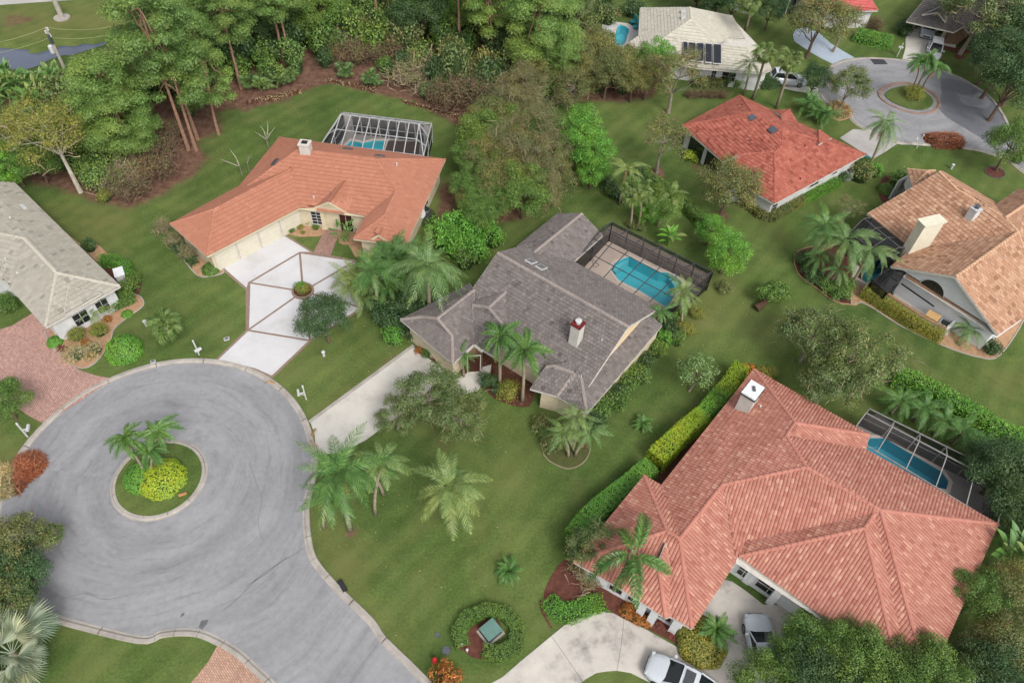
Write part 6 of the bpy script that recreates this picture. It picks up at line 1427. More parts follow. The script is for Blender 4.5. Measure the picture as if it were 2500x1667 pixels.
palmb('tall fan palm with reddish trunk behind the red tile house', 'A4', 265, 742, 365, 415, 7.5, FAN_L, 22, 1.0, r=.17, part='fan_leaf', el=(-1., 1.1)); palmb('tall leaning fan palm beside the pale tile house', 'A4', 105, 680, 195, 360, 7.5, FAN_L, 20, .95, r=.16, part='fan_leaf', el=(-1., 1.1)); palmb('feather palm before the white wall of the pale tile house', 'A4', 42, 650, 85, 440, 5.0, FR_B, 12, .8, r=.12); palmb('tall fan palm at the top right of the pale tile house', 'A4', 50, 225, 92, 15, 7.0, FAN_L, 22, 1.05, r=.2, part='fan_leaf', el=(-1., 1.1))
# upper cul-de-sac
put(S_YOL, 'A4', 1200, 655, 1.75, szz=.6, label='yellow green mound on the upper cul-de-sac island', z=.1)
for (bx, by, cx, cy, h), lb in zip(((1190, 618, 1235, 445, 5.4), (1225, 605, 1295, 420, 5.8), (1258, 612, 1345, 480, 5.0)), ('left', 'middle', 'right')): palmb(lb+' palm of the three on the upper cul-de-sac island', 'A4', bx, by, cx, cy, h, FR_F, 11, .78, shaft=.5, r=.09)
put(T_OLV, 'A4', 470, 400, 1.15, label='large tree over the wet bluish driveway', rz=1.); putc(T_OPEN, 'A4', 720, 190, 3.4, 1.0, label='thin olive tree right of the wet bluish driveway'); put(T_OAKD, 'A4', 190, 210, .62, label='dark bushy tree below the coral roofed house'); put(B_BRN, 'A4', 930, 200, .6, label='brown brush beside the green oval hedge'); hedge('green oval hedge on the lawn above the upper cul-de-sac', 'A4', '810 265 880 285 960 300 1030 315', 2.6, 1.1, L_BRIGHT, .18, .11, 90)
put(S_DARK, 'A4', 1130, 240, 1.2, label='dark hedge bush left of the carport driveway'); put(S_GREEN, 'A4', 1150, 190, 1.1, label='green bush at the corner of the open carport')
put(T_GREY, 'A4', 1518, 372, 1.35, label='large grey tree overhanging the dark shingled roof', rz=3.); hedge('yellow green border under the grey tree', 'A4', '1570 330 1620 335 1680 345', 1.0, .6, L_YEL, .14, .09, 120)
for x, y, z, s in ((1800, 450, 4.5, 1.05), (1860, 600, 4.5, 1.1), (1770, 360, 4.5, .9), (1930, 300, 4.5, 1.1), (1950, 500, 4.5, 1.1)): putc(T_OAKD, 'A4', x, y, z, s, label='dark evergreen tree right of the upper cul-de-sac', group='dark trees at the upper right')
put(T_OAK, 'A4', 1765, 1170, .72, label='bushy green tree with red mulch ring at the right edge', rz=2.); put(S_GREEN, 'A4', 1900, 1110, .8, label='low green bush at the right edge beside the mulch ring')
# pale house
hedge('clipped hedge under the window of the pale tile house', 'A3', '1385 590 1460 592 1560 585', 1.2, 1.1, L_OLIVE, .14, .09, 110); hedge('short green hedge right of the dark conical shrub', 'A3', '1650 590 1740 592', 1.2, 1.2, L_GREEN, .14, .09, 110); put(S_DARK, 'A3', 1597, 588, .6, szz=1.7, label='dark conical shrub at the white wall of the pale tile house')
hedge('low dark hedge right of the short green hedge', 'A3', '1790 590 1880 600 1930 590', 1.2, 1.1, L_DARK, .14, .09, 110)
for x, y, z, s, pt in ((700, 300, 5, .85, T_OLV), (890, 400, 4.5, .8, T_OLV), (800, 470, 4, .8, T_OLV), (1090, 450, 4.5, .75, T_OLV), (640, 420, 4, .8, T_VINE2), (980, 520, 3.5, .65, T_OLV), (740, 180, 5, .75, T_VINE2), (1000, 380, 4, .6, T_OAK), (560, 560, 3, .7, T_VINE2)): putc(pt, 'A3', x, y, z, s, label='olive tree in the line before the pale tile house', group='olive trees before the pale tile house')
putc(T_BRT, 'A3', 1170, 320, 5.0, .72, label='bright green tree touching the front of the pale tile roof'); put(S_DARK, 'A3', 960, 110, 1.5, label='dark bush above the freeform pool'); put(S_RED, 'A3', 845, 115, 1.1, label='reddish bush on the lawn above the freeform pool'); putc(T_GREY, 'A3', 560, 40, 4, .7, label='grey tree at the top left of the freeform pool')
for x in range(1350, 1600, 45): put(B_BRN, 'A3', x, 665, .3, label='dry brown weed tuft on the lawn below the pale tile house', group='dry tufts on the back lawn', szz=1.2)
for x, y, s in ((1560, -20, 1.), (1420, -25, 1.), (1650, 30, .8), (1500, 10, .7)): putc(T_OAKD, 'A3', x, y, 3, s, label='dark tree at the top edge behind the pale tile house', group='dark trees at the top edge')
# tan house bed
palm('spiky pale fan palm in the bed of the tan tile house', 'B1', 672, 1040, 1.0, FR_L, 22, .55, r=.14, el=(-.2, 1.2)); put(S_YOL, 'B1', 690, 1160, .95, label='olive round shrub under the spiky fan palm'); put(S_YOL, 'B1', 535, 1190, .95, label='yellow green round shrub before the white wall of tan house'); put(S_RED, 'B1', 425, 1140, .8, label='upright dark red shrub by the pink paver driveway', szz=1.2); put(S_RED, 'B1', 430, 1270, .7, label='low dark red shrub at the edge of the pink pavers', szz=.7); put(S_BALL, 'B1', 380, 1225, .65, label='small round green shrub at the pink paver edge'); put(S_STRAW, 'B1', 530, 1310, 1.35, label='left mat of straw coloured ground cover by the pink pavers', szz=.7); put(S_STRAW, 'B1', 640, 1290, 1.3, label='right mat of straw coloured ground cover in the sandy bed', szz=.7); put(S_ORG, 'B1', 590, 1240, .6, label='rusty plant between the olive shrubs of tan tile house'); put(S_ORG, 'B1', 740, 1070, .5, label='rusty plant right of the spiky fan palm')
put(S_BALL, 'B1', 855, 1285, 1.5, label='large round clipped bush with dark soil ring on the lawn', szz=1.0); hedge('low green hedge at the end wall of tan tile house', 'B1', '770 990 840 960 910 930', 1.1, 1.0, L_GREEN, .11, .07, 200); put(S_GREEN, 'B1', 885, 880, .95, label='green bush at the corner of the tan tile house'); put(S_GREEN, 'B1', 930, 800, .7, label='green bush right of the white equipment box', szz=.9); put(S_BALL, 'B1', 870, 1030, .5, label='small yellow green plant in the sandy bed', szz=.7)
hedge('square clipped hedge round the white equipment box', 'B1', '715 690 790 690 870 730 900 790', 1.0, 1.0, L_BRIGHT, .11, .07, 200); put(S_DARK, 'B1', 625, 590, .7, label='dark conical shrub on the back bed of the tan tile house', szz=1.3)
palm('round blue green fan palm on the lawn by the mailbox', 'B1', 1165, 1175, 1.2, FAN_G, 34, .85, r=.2, el=(-.9, 1.3), part='fan_leaf')
put(S_BALLG, 'B1', 1445, 730, .82, label='round clipped bush at the garage corner of orange roof house'); hedge('dark hedge under the bare shrubs at the garage end', 'B1', '1190 540 1250 620 1330 690', .8, .8, L_DARK, .11, .07, 200)
for i, (x, y) in enumerate(((1130, 470), (1210, 560), (1300, 650))): put(B_PALE, 'B1', x, y, .42, label='bare yellowish twisted shrub at the garage end of orange roof', group='bare twisted shrubs', szz=1.6)
clump_palm('yellow green paddle leaved plant right of the front walk', 'B2', 680, 300, 7, .8, BL_B, 4, .5, .8, cat='paddle plant', name='paddle_plant', part='paddle_leaf')
for x, y, s, pt in ((370, 215, .5, S_YOL), (450, 185, .55, S_GREEN), (310, 240, .4, S_GREEN), (510, 170, .5, S_RED), (720, 215, .7, S_DARK), (390, 250, .3, S_YOL), (480, 220, .4, S_GREEN)): put(pt, 'B2', x, y, s, label='small shrub in the gravel bed by the front walk', group='small shrubs by the front walk', szz=.8)
put(S_YOL, 'B2', 394, 650, .8, label='fern like shrub in the round planter of hexagon driveway', szz=1.0); put(S_BRT, 'B2', 380, 635, .55, label='green tuft in the round planter of the hexagon driveway')
# left edge
palmc('large silver fan palm in the bottom left corner', 'C1', 60, 1420, 2.2, FAN_S, 16, 1.15, r=.25, el=(-.4, 1.1), part='fan_leaf')
putc(T_OLV, 'C1', 60, 880, 3.4, .72, label='grey green tree at the left edge beside the asphalt', rz=1.); putc(T_OAKD, 'C1', 70, 1010, 3.2, .62, label='dark open tree at the left edge below the brush pile'); putc(T_OLV, 'C1', -20, 1120, 3.0, .7, label='olive tree at the left edge above the silver fan palm'); putc(T_SMALL, 'C1', 210, 770, 3.0, .55, label='thin branch tree reaching over the asphalt at left')
putc(T_OAK, 'C1', 20, 180, 2.0, .5, label='round green tree at the left edge beside the pink pavers')
put(S_GREEN, 'B1', 60, 1000, .7, label='small bush by the entry of the tan tile house'); hedge('dark hedge in the entry yard of the tan tile house', 'B1', '10 960 60 930 110 1000', .8, .7, L_GREEN, .11, .07, 200)
# ------------------------------------------------------------------ the wood behind the orange house
for x, y, pt, s in ((1290, 1025, PINE[3], 1.0), (1342, 1030, PINE[1], .95), (1350, 955, PINE[0], 1.0), (1495, 920, PINE[2], .85), (1650, 610, PINE[0], .85)):
    put(pt, 'A1', x, y, s, label='tall pine with bare reddish trunk at the edge of the bare earth', group='tall pines at the bare earth edge')
put(PINEB, 'A1', 880, 1090, .9, label='broad rounded bright pine left of the tall bare trunks'); put(PINEB, 'A1', 930, 1130, .7, label='lower rounded pine in front of the broad bright pine')
for fr, x, y, pt, s in (('A2', 312, 462, PINE[0], .85), ('A2', 268, 452, PINE[1], .95), ('A2', 912, 250, PINE[3], .85), ('A2', 1462, 385, PINE[3], .9), ('A2', 1685, 425, PINE[2], .95), ('A2', 80, 330, PINE[0], .95), ('A2', 560, 200, PINE[1], 1.), ('A2', 1180, 230, PINE[0], .9), ('A3', 70, 330, PINE[2], 1.), ('A3', 440, 330, PINE[2], .95), ('A1', 1250, 560, PINE[3], .95), ('A1', 1420, 560, PINE[0], .95), ('A1', 1120, 640, PINE[1], .9), ('A1', 1750, 420, PINE[0], .95), ('A2', 1000, 120, PINE[1], .95), ('A2', 700, 60, PINE[0], .95), ('A2', 1330, 130, PINE[1], .9), ('A2', 350, 150, PINE[3], .85), ('A2', 1560, 160, PINE[0], .9), ('A3', 180, 150, PINE[1], .9)):
    put(pt, fr, x, y, s, label='pine standing deep in the wood behind the orange roof house', group='pines of the wood')
put(PINEB, 'A3', 300, 560, .95, label='bright rounded pine at the right end of the wood'); put(PINEB, 'A3', 470, 600, .62, label='drooping bright pine at the right end of the wood')
put(T_WHITE, 'A1', 552, 1315, 1.02, label='white barked tree leaning at the left end of the wood', rz=2.)
for x, y, z, s, pt, lb in ((110, 960, 4, .75, T_WHITE, 'yellowish tree at the left edge of the wood'), (80, 1130, 2.6, .6, T_BRT, 'low green tree above the tan tile roof'), (250, 1120, 2.6, .6, T_OAK, 'green tree beside the white barked trunk'), (30, 1040, 3, .55, T_BRT, 'bright tree at the extreme left edge of the wood')): putc(pt, 'A1', x, y, z, s, label=lb)
for x, y, s, pt, lb in ((900, 1250, 1.05, B_PALE, 'front pile of pale bare brush on the bare earth'), (1050, 1220, 1.0, B_BRN, 'front pile of brown brush on the bare earth'), (1090, 1080, 1.1, B_BRN, 'middle pile of brown brush on the bare earth'), (1150, 980, .95, B_BRN, 'rear pile of brown brush on the bare earth'), (980, 1120, 1.1, B_PALE, 'middle pile of pale bare brush on the bare earth'), (800, 1290, .95, B_PALE, 'left pile of pale brush beside the green shrubs'), (920, 1340, .8, B_BRN, 'nearest low pile of brown brush on the bare earth')): put(pt, 'A1', x, y, s, label=lb)
for x, y, s, pt in ((620, 1230, 1.4, S_GREEN), (700, 1290, 1.3, S_PINE), (660, 1120, 1.5, S_GREEN), (760, 1180, 1.5, S_PINE), (560, 1120, 1.3, S_DARK), (780, 1060, 1.5, S_GREEN), (480, 1080, 1.3, S_GREEN), (880, 1130, 1.3, S_PINE), (730, 1370, .9, S_YOL)): put(pt, 'A1', x, y, s, label='green shrub between white barked tree and brush piles', group='undergrowth by the brush piles', szz=1.3)
for x, y in ((760, 250), (640, 330), (800, 420), (900, 360), (1000, 420), (700, 440), (820, 300)): put(B_BRN if x % 3 else B_PALE, 'A2', x, y, 1.0, label='brown bare brush at the wood edge behind the white cage', group='bare brush at the wood edge', szz=1.1)
for x, y in ((1100, 600), (1250, 680), (1400, 740), (1520, 720), (1330, 620), (1620, 640), (1700, 720), (1180, 520)): put((B_BRN, S_GRY, B_PALE, S_OLV)[(x//10) % 4], 'A2', x, y, 1.1, label='grey or olive brush along the wood edge right of the cage', group='grey brush at the right wood edge', szz=1.2)
for fr, x, y in (('A2', 30, 590), ('A2', 110, 610), ('A2', 230, 590), ('A2', 300, 560), ('A2', 690, 520), ('A2', 860, 580), ('A1', 1350, 730), ('A1', 1720, 590)): clump_palm('low blue green palmetto at the edge of the wood', fr, x, y, 3, .5, FAN_G, 6, .75, .7, cat='palmetto', name='palmetto', part='fan_leaf')['group'] = 'palmettos at the wood edge'
for i in range(26):
    x, y = random.uniform(-40, 420), random.uniform(580, 800)
    clump_palm('dark broad leaved reed clump between pond and wood', 'A1', x, y, 4, random.uniform(.7, 1.3), BL_B, 5, .72, .8, cat='reed clump', name='reed_clump', part='reed_leaf')['group'] = 'reed clumps by the pond'
WOOD = GP('P', '10 290 150 270 210 215 300 180 330 70 420 -60 700 -120 1330 -120 1500 20 1470 90 1500 180 1545 225 1330 238 1255 250 1180 260 1090 235 1000 205 900 175 760 165 650 205 520 205 470 290 400 330 330 300 280 380 170 430 0 420')
UND = [S_GREEN, S_DARK, S_PINE, S_OLV, S_GREEN, S_DARK, S_GRY]; k = 0; spots = []
xs, ys = [p.x for p in WOOD], [p.y for p in WOOD]
for _ in range(6000):
    x, y = random.uniform(min(xs), max(xs)), random.uniform(min(ys), max(ys))
    if k >= 270: break
    if not inside((x, y), WOOD) or any((x-a)**2+(y-c)**2 < 3.4 for a, c in spots): continue
    spots.append((x, y)); k += 1; d = dist_poly((x, y), WOOD); pt = random.choice(UND)
    if d > 4 and random.random() < .16:
        put(random.choice([T_OAK, T_OAKD, T_OLV, T_OAKD]), None, x, y, random.uniform(.65, 1.0), label='broadleaf tree deep in the wood behind the orange roof house', group='broadleaf trees of the wood')
    else: put(pt, None, x, y, random.uniform(1.4, 2.4)*(1 if d > 2 else .7), label='undergrowth shrub of the wood behind the orange roof house', group='undergrowth of the wood', szz=random.uniform(1.1, 1.7))
# bare saplings on the back lawn of the orange roof house
for fr, bx, by, tips, lb in (('A1', 1655, 1195, ((1510, 1090), (1570, 1020), (1610, 1140)), 'left bare sapling behind the orange roof ridge'), ('A1', 1705, 1170, ((1700, 1060), (1720, 1060)), 'thin bare sapling between the two others by the orange roof'), ('A1', 1835, 1010, ((1740, 900), (1780, 860), (1830, 830), (1880, 870), (1800, 900), (1860, 900)), 'fan shaped bare sapling at the rear corner of the orange roof')):
    p = G(fr, bx, by); t = thing('bare_sapling', lb, 'tree', p); b = B(); b.tube([p, p+Vector((0, 0, 1.2))], [.08, .05], 5); b.obj('trunk', BARKG, t); 
    for x, y in tips:
        q_ = G(fr, x, y, 2.6); b = B(); m = p.lerp(q_, .5)+Vector((random.uniform(-.2, .2), 0, .3)); m.z = 1.9; b.tube([p+Vector((0, 0, 1.0)), m, q_], [.05, .035, .012], 4); b.obj('branch', BARKW, t)
for t in HIDE:
    if 'unused' in t.keys():
        for c in list(t.children): bpy.data.objects.remove(c)
        bpy.data.objects.remove(t)
# ------------------------------------------------------------------ street furniture, vehicles, small things
def mailbox(label, fr, x, y, ht=1.75, ang=0, side=1):
    p = G(fr, x, y); t = thing('mailbox', label, 'mailbox', p, 'white post mailboxes'); R = lambda a, b_, c: p+Vector((math.cos(ang)*a-math.sin(ang)*b_, math.sin(ang)*a+math.cos(ang)*b_, c))
    b = B(); b.box(R(0, 0, ht/2), (.1, .1, ht), ang); b.obj('post', WHITEM, t)
    b = B(); b.lathe(R(0, 0, ht), [(.08, 0), (.08, .04), (.04, .06), (.08, .11), (.05, .16), (.02, .19)], 8); b.obj('finial', WHITEM, t)
    b = B(); b.beam(R(0, 0, .95), R(.55*side, 0, .95), .09); b.beam(R(0, 0, .6), R(.4*side, 0, .92), .06); b.obj('arm', WHITEM, t, 'stuff')
    b = B(); prof = [(-.1, 0), (.1, 0), (.1, .13), (.07, .2), (0, .23), (-.07, .2), (-.1, .13)]; vs = [R(.45*side+u, v, 1.0+z) for v in (-.28, .28) for u, z in prof]; m = len(prof)
    b.add(vs, [tuple(range(m))[::-1], tuple(range(m, 2*m))]+[(i, (i+1) % m, m+(i+1) % m, m+i) for i in range(m)]); b.obj('letter_box', WHITEM, t)
mailbox('white mailbox post on the lawn between fan palm and white driveway', 'P', 486, 866, ang=-.8); mailbox('white mailbox post on the grass strip beside the pale concrete driveway', 'P', 748, 975, ang=3.5); mailbox('white mailbox post at the left edge below the pink pavers', 'P', 68, 1066, ang=.3); mailbox('white mailbox post beside the brush pile at the upper cul-de-sac', 'A4', 1225, 1015, ang=2.6); mailbox('white mailbox post beside the carport driveway', 'A4', 1092, 388, ang=1.2)
def smallthing(name, label, cat, fr, x, y, parts, group=None, z=0.0):
    p = G(fr, x, y, z); t = thing(name, label, cat, p, group)
    for nm, mt, prof, n in parts: b = B(); b.lathe(p, prof, n); b.obj(nm, mt, t)
    return t
REDH = M('hydrant_red', lin(190, 40, 44), lin(160, 32, 36), 4, .45)
smallthing('fire_hydrant', 'small red hydrant on the lawn left of the looped hedge', 'hydrant', 'C2', 1085, 1445, (('barrel', REDH, [(.16, 0), (.16, .08), (.11, .1), (.11, .5), (.15, .52), (.15, .56), (.1, .66), (.03, .72)], 10), ('nozzle_ring', REDH, [(.17, .34), (.17, .44), (.1, .45)], 10)))
for x, y, lb in ((1242, 1356, 'upper'), (1270, 1387, 'lower')): smallthing('marker_post', lb+' of two white marker posts at the opening of the looped hedge', 'marker', 'C2', x, y, (('post', WHITEM, [(.05, 0), (.05, .35)], 8), ('cap', WHITEM, [(.02, .33), (.09, .36), (.1, .43), (.06, .5), (.01, .52)], 8)))
for x, y, lb in ((1150, 1380, 'larger'), (1100, 1292, 'smaller')): smallthing('valve_cover', lb+' round grey valve cover in the lawn left of the looped hedge', 'valve cover', 'C2', x, y, (('lid', GREYM, [(.3 if lb == 'larger' else .18, 0), (.28 if lb == 'larger' else .17, .04)], 14),))
p = G('C2', 1405, 1278); t = thing('utility_box', 'green topped square utility box inside the looped hedge', 'utility box', p); GB = M('utility_green', lin(98, 130, 122), lin(84, 116, 108), 2, .5); b = B(); b.box(p+Vector((0, 0, .3)), (1.1, 1.0, .6), .75); b.obj('cabinet', M('utility_dark_green', lin(46, 62, 56), lin(36, 50, 46), 2, .5), t); b = B(); b.box(p+Vector((0, 0, .62)), (1.16, 1.06, .06), .75); b.obj('lid', GB, t)
b = B(); b.box(p+Vector((0, 0, .03)), (1.4, 1.3, .06), .75); b.obj('pad', CONC, t)
smallthing('lawn_light', 'white capped post light on the lawn beside the round fan palm', 'post light', 'B1', 1002, 1105, (('post', WHITEM, [(.12, 0), (.12, .5), (.17, .52), (.17, .6), (.05, .66)], 10),)); smallthing('lawn_light', 'white capped post light on the grass below the dark rounded tree', 'post light', 'B2', 535, 1088, (('post', WHITEM, [(.12, 0), (.12, .45), (.17, .47), (.17, .56), (.05, .62)], 10),)); smallthing('lawn_light', 'white capped post on the lawn above the peach roofed house', 'post light', 'A4', 1460, 1155, (('post', WHITEM, [(.12, 0), (.12, .5), (.18, .52), (.18, .62), (.05, .68)], 10),))
def meter(label, fr, x, y, s=.45, ang=.4, mt=None):
    p = G(fr, x, y); t = thing('meter_cover', label, 'meter cover', p); b = B(); b.box(p+Vector((0, 0, .04)), (s, s*.7, .08), ang); b.obj('frame', mt or WHITEM, t); b = B(); b.box(p+Vector((0, 0, .085)), (s*.7, s*.45, .02), ang); b.obj('lid', GREYM if mt is None else mt, t)
meter('small white meter cover on the grass left of the driveway throat', 'B1', 1550, 1198); meter('small square meter cover by the kerb below the round clipped bush', 'B1', 1047, 1352, .4)
p = G('C1', 912, 628, .1); t = thing('wood_plank', 'short orange brown plank lying on the lower island lawn', 'plank', p); b = B(); b.box(p+Vector((0, 0, .04)), (.55, .18, .07), .5); b.obj('board', M('orange_wood', lin(196, 140, 96), lin(170, 118, 78), 3, .7), t)
p = G('C2', 556, 1012); t = thing('storm_drain', 'black storm drain opening in the kerb of the curved road', 'drain', p); b = B(); b.box(p+Vector((0, 0, .07)), (.9, .35, .14), -.9); b.obj('throat', BLACKM, t)
TARM = M('dark_tar', lin(88, 88, 92), lin(104, 104, 108), 2, .8)
for x, y, s_, lb in ((1020, 1277, '990 1290 1005 1255 1040 1250 1035 1270 1010 1300', 'larger'), (910, 1232, '900 1240 905 1220 922 1215 918 1230', 'smaller')): o = sheet('tar_patch', GP('C1', s_), .011 if lb == 'larger' else .0105, TARM)
def cyl(a, c, r, nm, mt, t, n=10): b = B(); b.tube([a, c], [r, r] if not hasattr(r, '__len__') else r, n); return b.obj(nm, mt, t)
POLEC = M('pole_concrete', lin(176, 170, 158), lin(156, 150, 140), 2, .85); WIRE = M('wire', lin(160, 164, 120), lin(140, 146, 104), 1, .6)
p = G('A1', 425, 125); t = thing('street_light_pole', 'pale concrete light pole on a round pad at the top left', 'pole', p); b = B(); b.lathe(p, [(1.0, 0), (1.0, .12), (.95, .14)], 20); b.obj('pad', CONC, t); cyl(p, p+Vector((0, 0, 11)), [.34, .22], 'pole', POLEC, t); b = B(); b.beam(p+Vector((0, 0, 10.8)), p+Vector((0, 2.4, 11.3)), .12); b.obj('arm', GREYM, t); b = B(); b.box(p+Vector((0, 2.7, 11.3)), (.3, .8, .15)); b.obj('lamp_head', GREYM, t)
p = G('A1', 440, 470); hp = zfor(p.x, p.y, 190/2.8); t = thing('utility_pole', 'grey utility pole with a white transformer at the upper left', 'utility pole', p); cyl(p, p+Vector((0, 0, hp)), [.2, .13], 'pole', GREYM if False else POLEC, t)
tp = p+Vector((0, 0, hp)); zt = zfor(p.x, p.y, 335/2.8); b = B(); b.lathe(p+Vector((-.42, -.1, zt-.5)), [(.26, 0), (.28, .05), (.28, .85), (.2, .95), (.06, 1.0)], 12); b.obj('transformer', WHITEM, t)
for k, (dz, dx) in enumerate(((-.3, .25), (-.7, -.2), (-1.1, .22))): b = B(); b.lathe(tp+Vector((dx, -.1, dz)), [(.07, 0), (.1, .1), (.06, .2), (.09, .3), (.03, .42)], 8); b.obj('insulator', WHITEM, t); b = B(); b.beam(tp+Vector((0, 0, dz)), tp+Vector((dx, -.1, dz)), .06); b.obj('bracket', GREYM, t)
b = B(); b.box(tp+Vector((.05, -.15, -1.3)), (.3, .25, 1.1)); b.obj('cutout_fuse', GREYM, t)
for k, (dz, y0, y1) in enumerate(((0, 262, 125), (-1.2, 318, 165))):
    b = B(); m = tp+Vector((0, 0, dz)); ends_ = (G('A1', -600, y0+65 if k == 0 else y0+80, m.z), G('A1', 1000, y1-22, m.z)); pts = []
    for e_, sgn in ((ends_[0], 0), (ends_[1], 1)):
        seg = [m.lerp(e_, i/10)-Vector((0, 0, .9*(1-(2*i/10-1)**2))) for i in range(11)]; pts = (seg[::-1]+pts) if sgn == 0 else (pts+seg[1:])
    b.tube(pts, .022, 4); w_ = b.obj('power_line', WIRE); tag(w_, ('upper' if k == 0 else 'lower')+' thin power line crossing the grass at the upper left', 'power line')
# fallen fronds and brush piles
def frondpile(label, fr, x, y, n, sc, mesh=None):
    p = G(fr, x, y, .02); t = thing('fallen_frond', label, 'fallen frond', p); del t['base']
    for i in range(n): link('frond', (mesh or FR_D)[0], t, mw=Matrix.Translation((random.uniform(-.15, .15), random.uniform(-.15, .15), .22)) @ Matrix.Rotation(random.uniform(0, 6.28), 4, 'Z') @ Matrix.Rotation(random.uniform(-.15, .1), 4, 'Y') @ Matrix.Scale(sc*random.uniform(.7, 1.1), 4))
frondpile('brown fallen frond on the kerb at the foot of white driveway', 'B2', 165, 1275, 4, .42); frondpile('reddish fallen fronds on the kerb by the pale concrete driveway', 'C2', 390, 140, 5, .4); frondpile('brown dry frond lying along the gutter below the fallen fronds', 'C2', 392, 195, 3, .35)
def pile(label, fr, s, mats, n, zt=.7, ln=.9, wd=.045):
    poly = ccw(GP(fr, s)); c = sum(poly, Vector())/len(poly); t = thing('brush_pile', label, 'brush pile', c); rs = np.random.default_rng(n); xs, ys = [q.x for q in poly], [q.y for q in poly]
    for nm, mt, k in mats:
        P_, N_, A_ = [], [], []
        while len(P_) < k:
            x, y = rs.uniform(min(xs), max(xs)), rs.uniform(min(ys), max(ys)); d = dist_poly((x, y), poly)
            if d < 0: continue
            P_.append((x-c.x, y-c.y, rs.uniform(.05, 1)*zt*min(1, .2+d/.9))); A_.append(rs.normal(size=3)*(1, 1, .35)); N_.append((rs.normal()*.5, rs.normal()*.5, 1))
        V, Q = leaf_quads(np.array(P_), unit(np.array(N_)), ln, wd*(1 if nm == 'sticks' else 1.6), np.array(A_), rs); link(nm, arr_mesh(nm, V, Q, mt), t, 'stuff')
    b = B(); q_ = offset(poly, .35); m = len(q_); b.add([Vector((v.x, v.y, .02)) for v in poly]+[Vector((v.x, v.y, zt*.5)) for v in q_], [(i, (i+1) % m, m+(i+1) % m, m+i) for i in range(m)]+[tuple(range(m, 2*m))]); b.obj('heap', M('brush_heap', lin(92, 56, 42), lin(70, 42, 32), 2, .95), t)
pile('rusty brown brush pile spilling from the left kerb onto the asphalt', 'C1', '95 440 150 425 200 425 225 450 232 480 215 510 180 535 150 560 120 590 100 625 70 610 60 560 70 500', (('needles', L_RUST, 2600), ('sticks', TWIG, 300)), 71)
pile('pale straw coloured brush pile at the left edge beside rusty pile', 'C1', '0 490 60 470 95 500 100 560 80 620 40 640 0 650 -40 600', (('needles', L_STRAW, 1500), ('sticks', TWIGP, 250), ('leaves', L_BRN, 500)), 72)
pile('long brown brush pile along the kerb of the upper cul-de-sac', 'A4', '1265 935 1300 922 1400 920 1480 925 1540 950 1550 985 1530 1020 1450 1020 1350 1015 1300 985', (('needles', L_RUST, 2200), ('sticks', TWIG, 500)), 73, .8)
pile('pale litter of branches under the round twiggy grey tree', 'A4', '590 730 680 690 760 730 785 780 720 820 640 800', (('needles', L_STRAW, 900), ('sticks', TWIGP, 200), ('leaves', L_ORG, 300)), 74, .5)
# palm leaf litter along the wood edge
for i, (fr, s) in enumerate((('A2', '540 530 640 560 900 590 880 640 700 590 560 570'), ('A2', '1050 680 1200 720 1500 790 1560 830 1480 830 1250 750 1080 710'), ('A2', '0 690 200 650 360 610 380 640 200 690 0 720'))): pile('scatter of pale dry leaves on bare earth '+('behind the white cage', 'right of the white cage', 'below the palmettos')[i], fr, s, (('leaves', L_STRAW, 260), ('sticks', TWIGP, 60)), 80+i, .12, .5, .05)
# equipment
p = G('A4', 748, 1218); t = thing('air_conditioner', 'round grey air conditioner at the end of the bright hedge', 'air conditioner', p); b = B(); b.lathe(p, [(.55, 0), (.55, .9), (.5, .98), (.36, 1.0)], 16); b.obj('casing', M('ac_grey', lin(150, 152, 150), lin(130, 132, 130), 3, .5), t); b = B(); b.lathe(p+Vector((0, 0, 1.0)), [(.36, 0), (.34, .02)], 14); b.obj('fan_grille', BLACKM, t)
p = G('A4', 862, 1128); t = thing('waste_bin', 'dark green wheeled bin by the wall of the red tile house', 'bin', p); b = B(); b.box(p+Vector((0, 0, .5)), (.6, .65, 1.0), .6); b.obj('body', M('bin_green', lin(40, 62, 60), lin(34, 52, 50), 2, .5), t); b = B(); b.box(p+Vector((0, 0, 1.04)), (.66, .72, .08), .6); b.obj('lid', M('bin_lid', lin(70, 120, 122), lin(60, 106, 108), 2, .5), t)
p = G('B1', 842, 800); t = thing('equipment_box', 'white equipment box with rounded top inside the square hedge', 'equipment box', p); b = B(); b.box(p+Vector((0, 0, .55)), (.75, 1.1, 1.1), .55); b.obj('casing', WHITEM, t); b = B(); b.box(p+Vector((0, 0, 1.14)), (.85, 1.2, .08), .55); b.obj('lid', LIDW, t)
p = G('A2', 1230, 1475); t = thing('air_conditioner', 'air conditioner at the right wall of the orange roof house', 'air conditioner', p); b = B(); b.lathe(p, [(.5, 0), (.5, .8), (.46, .86)], 14); b.obj('casing', GREYM, t); b = B(); b.lathe(p+Vector((0, 0, .86)), [(.36, 0), (.34, .02)], 14); b.obj('fan_grille', BLACKM, t)
p = G('A2', 1205, 1510); t = thing('satellite_dish', 'small white satellite dish beside the right wall of orange house', 'satellite dish', p); cyl(p, p+Vector((0, 0, .7)), .04, 'mast', GREYM, t, 6); b = B(); R_ = Matrix.Rotation(.7, 3, 'X'); 
vs = [p+Vector((0, 0, .9))+R_ @ Vector((r*math.cos(a*PI/8), r*math.sin(a*PI/8)*1.1, .5*r*r)) for r in (.02, .25, .42) for a in range(16)]; b.add(vs, [(i*16+j, i*16+(j+1) % 16, (i+1)*16+(j+1) % 16, (i+1)*16+j) for i in range(2) for j in range(16)]); b.obj('dish', WHITEM, t)
TEAL = M('teal_plastic', lin(60, 160, 176), lin(50, 146, 164), 2, .5)
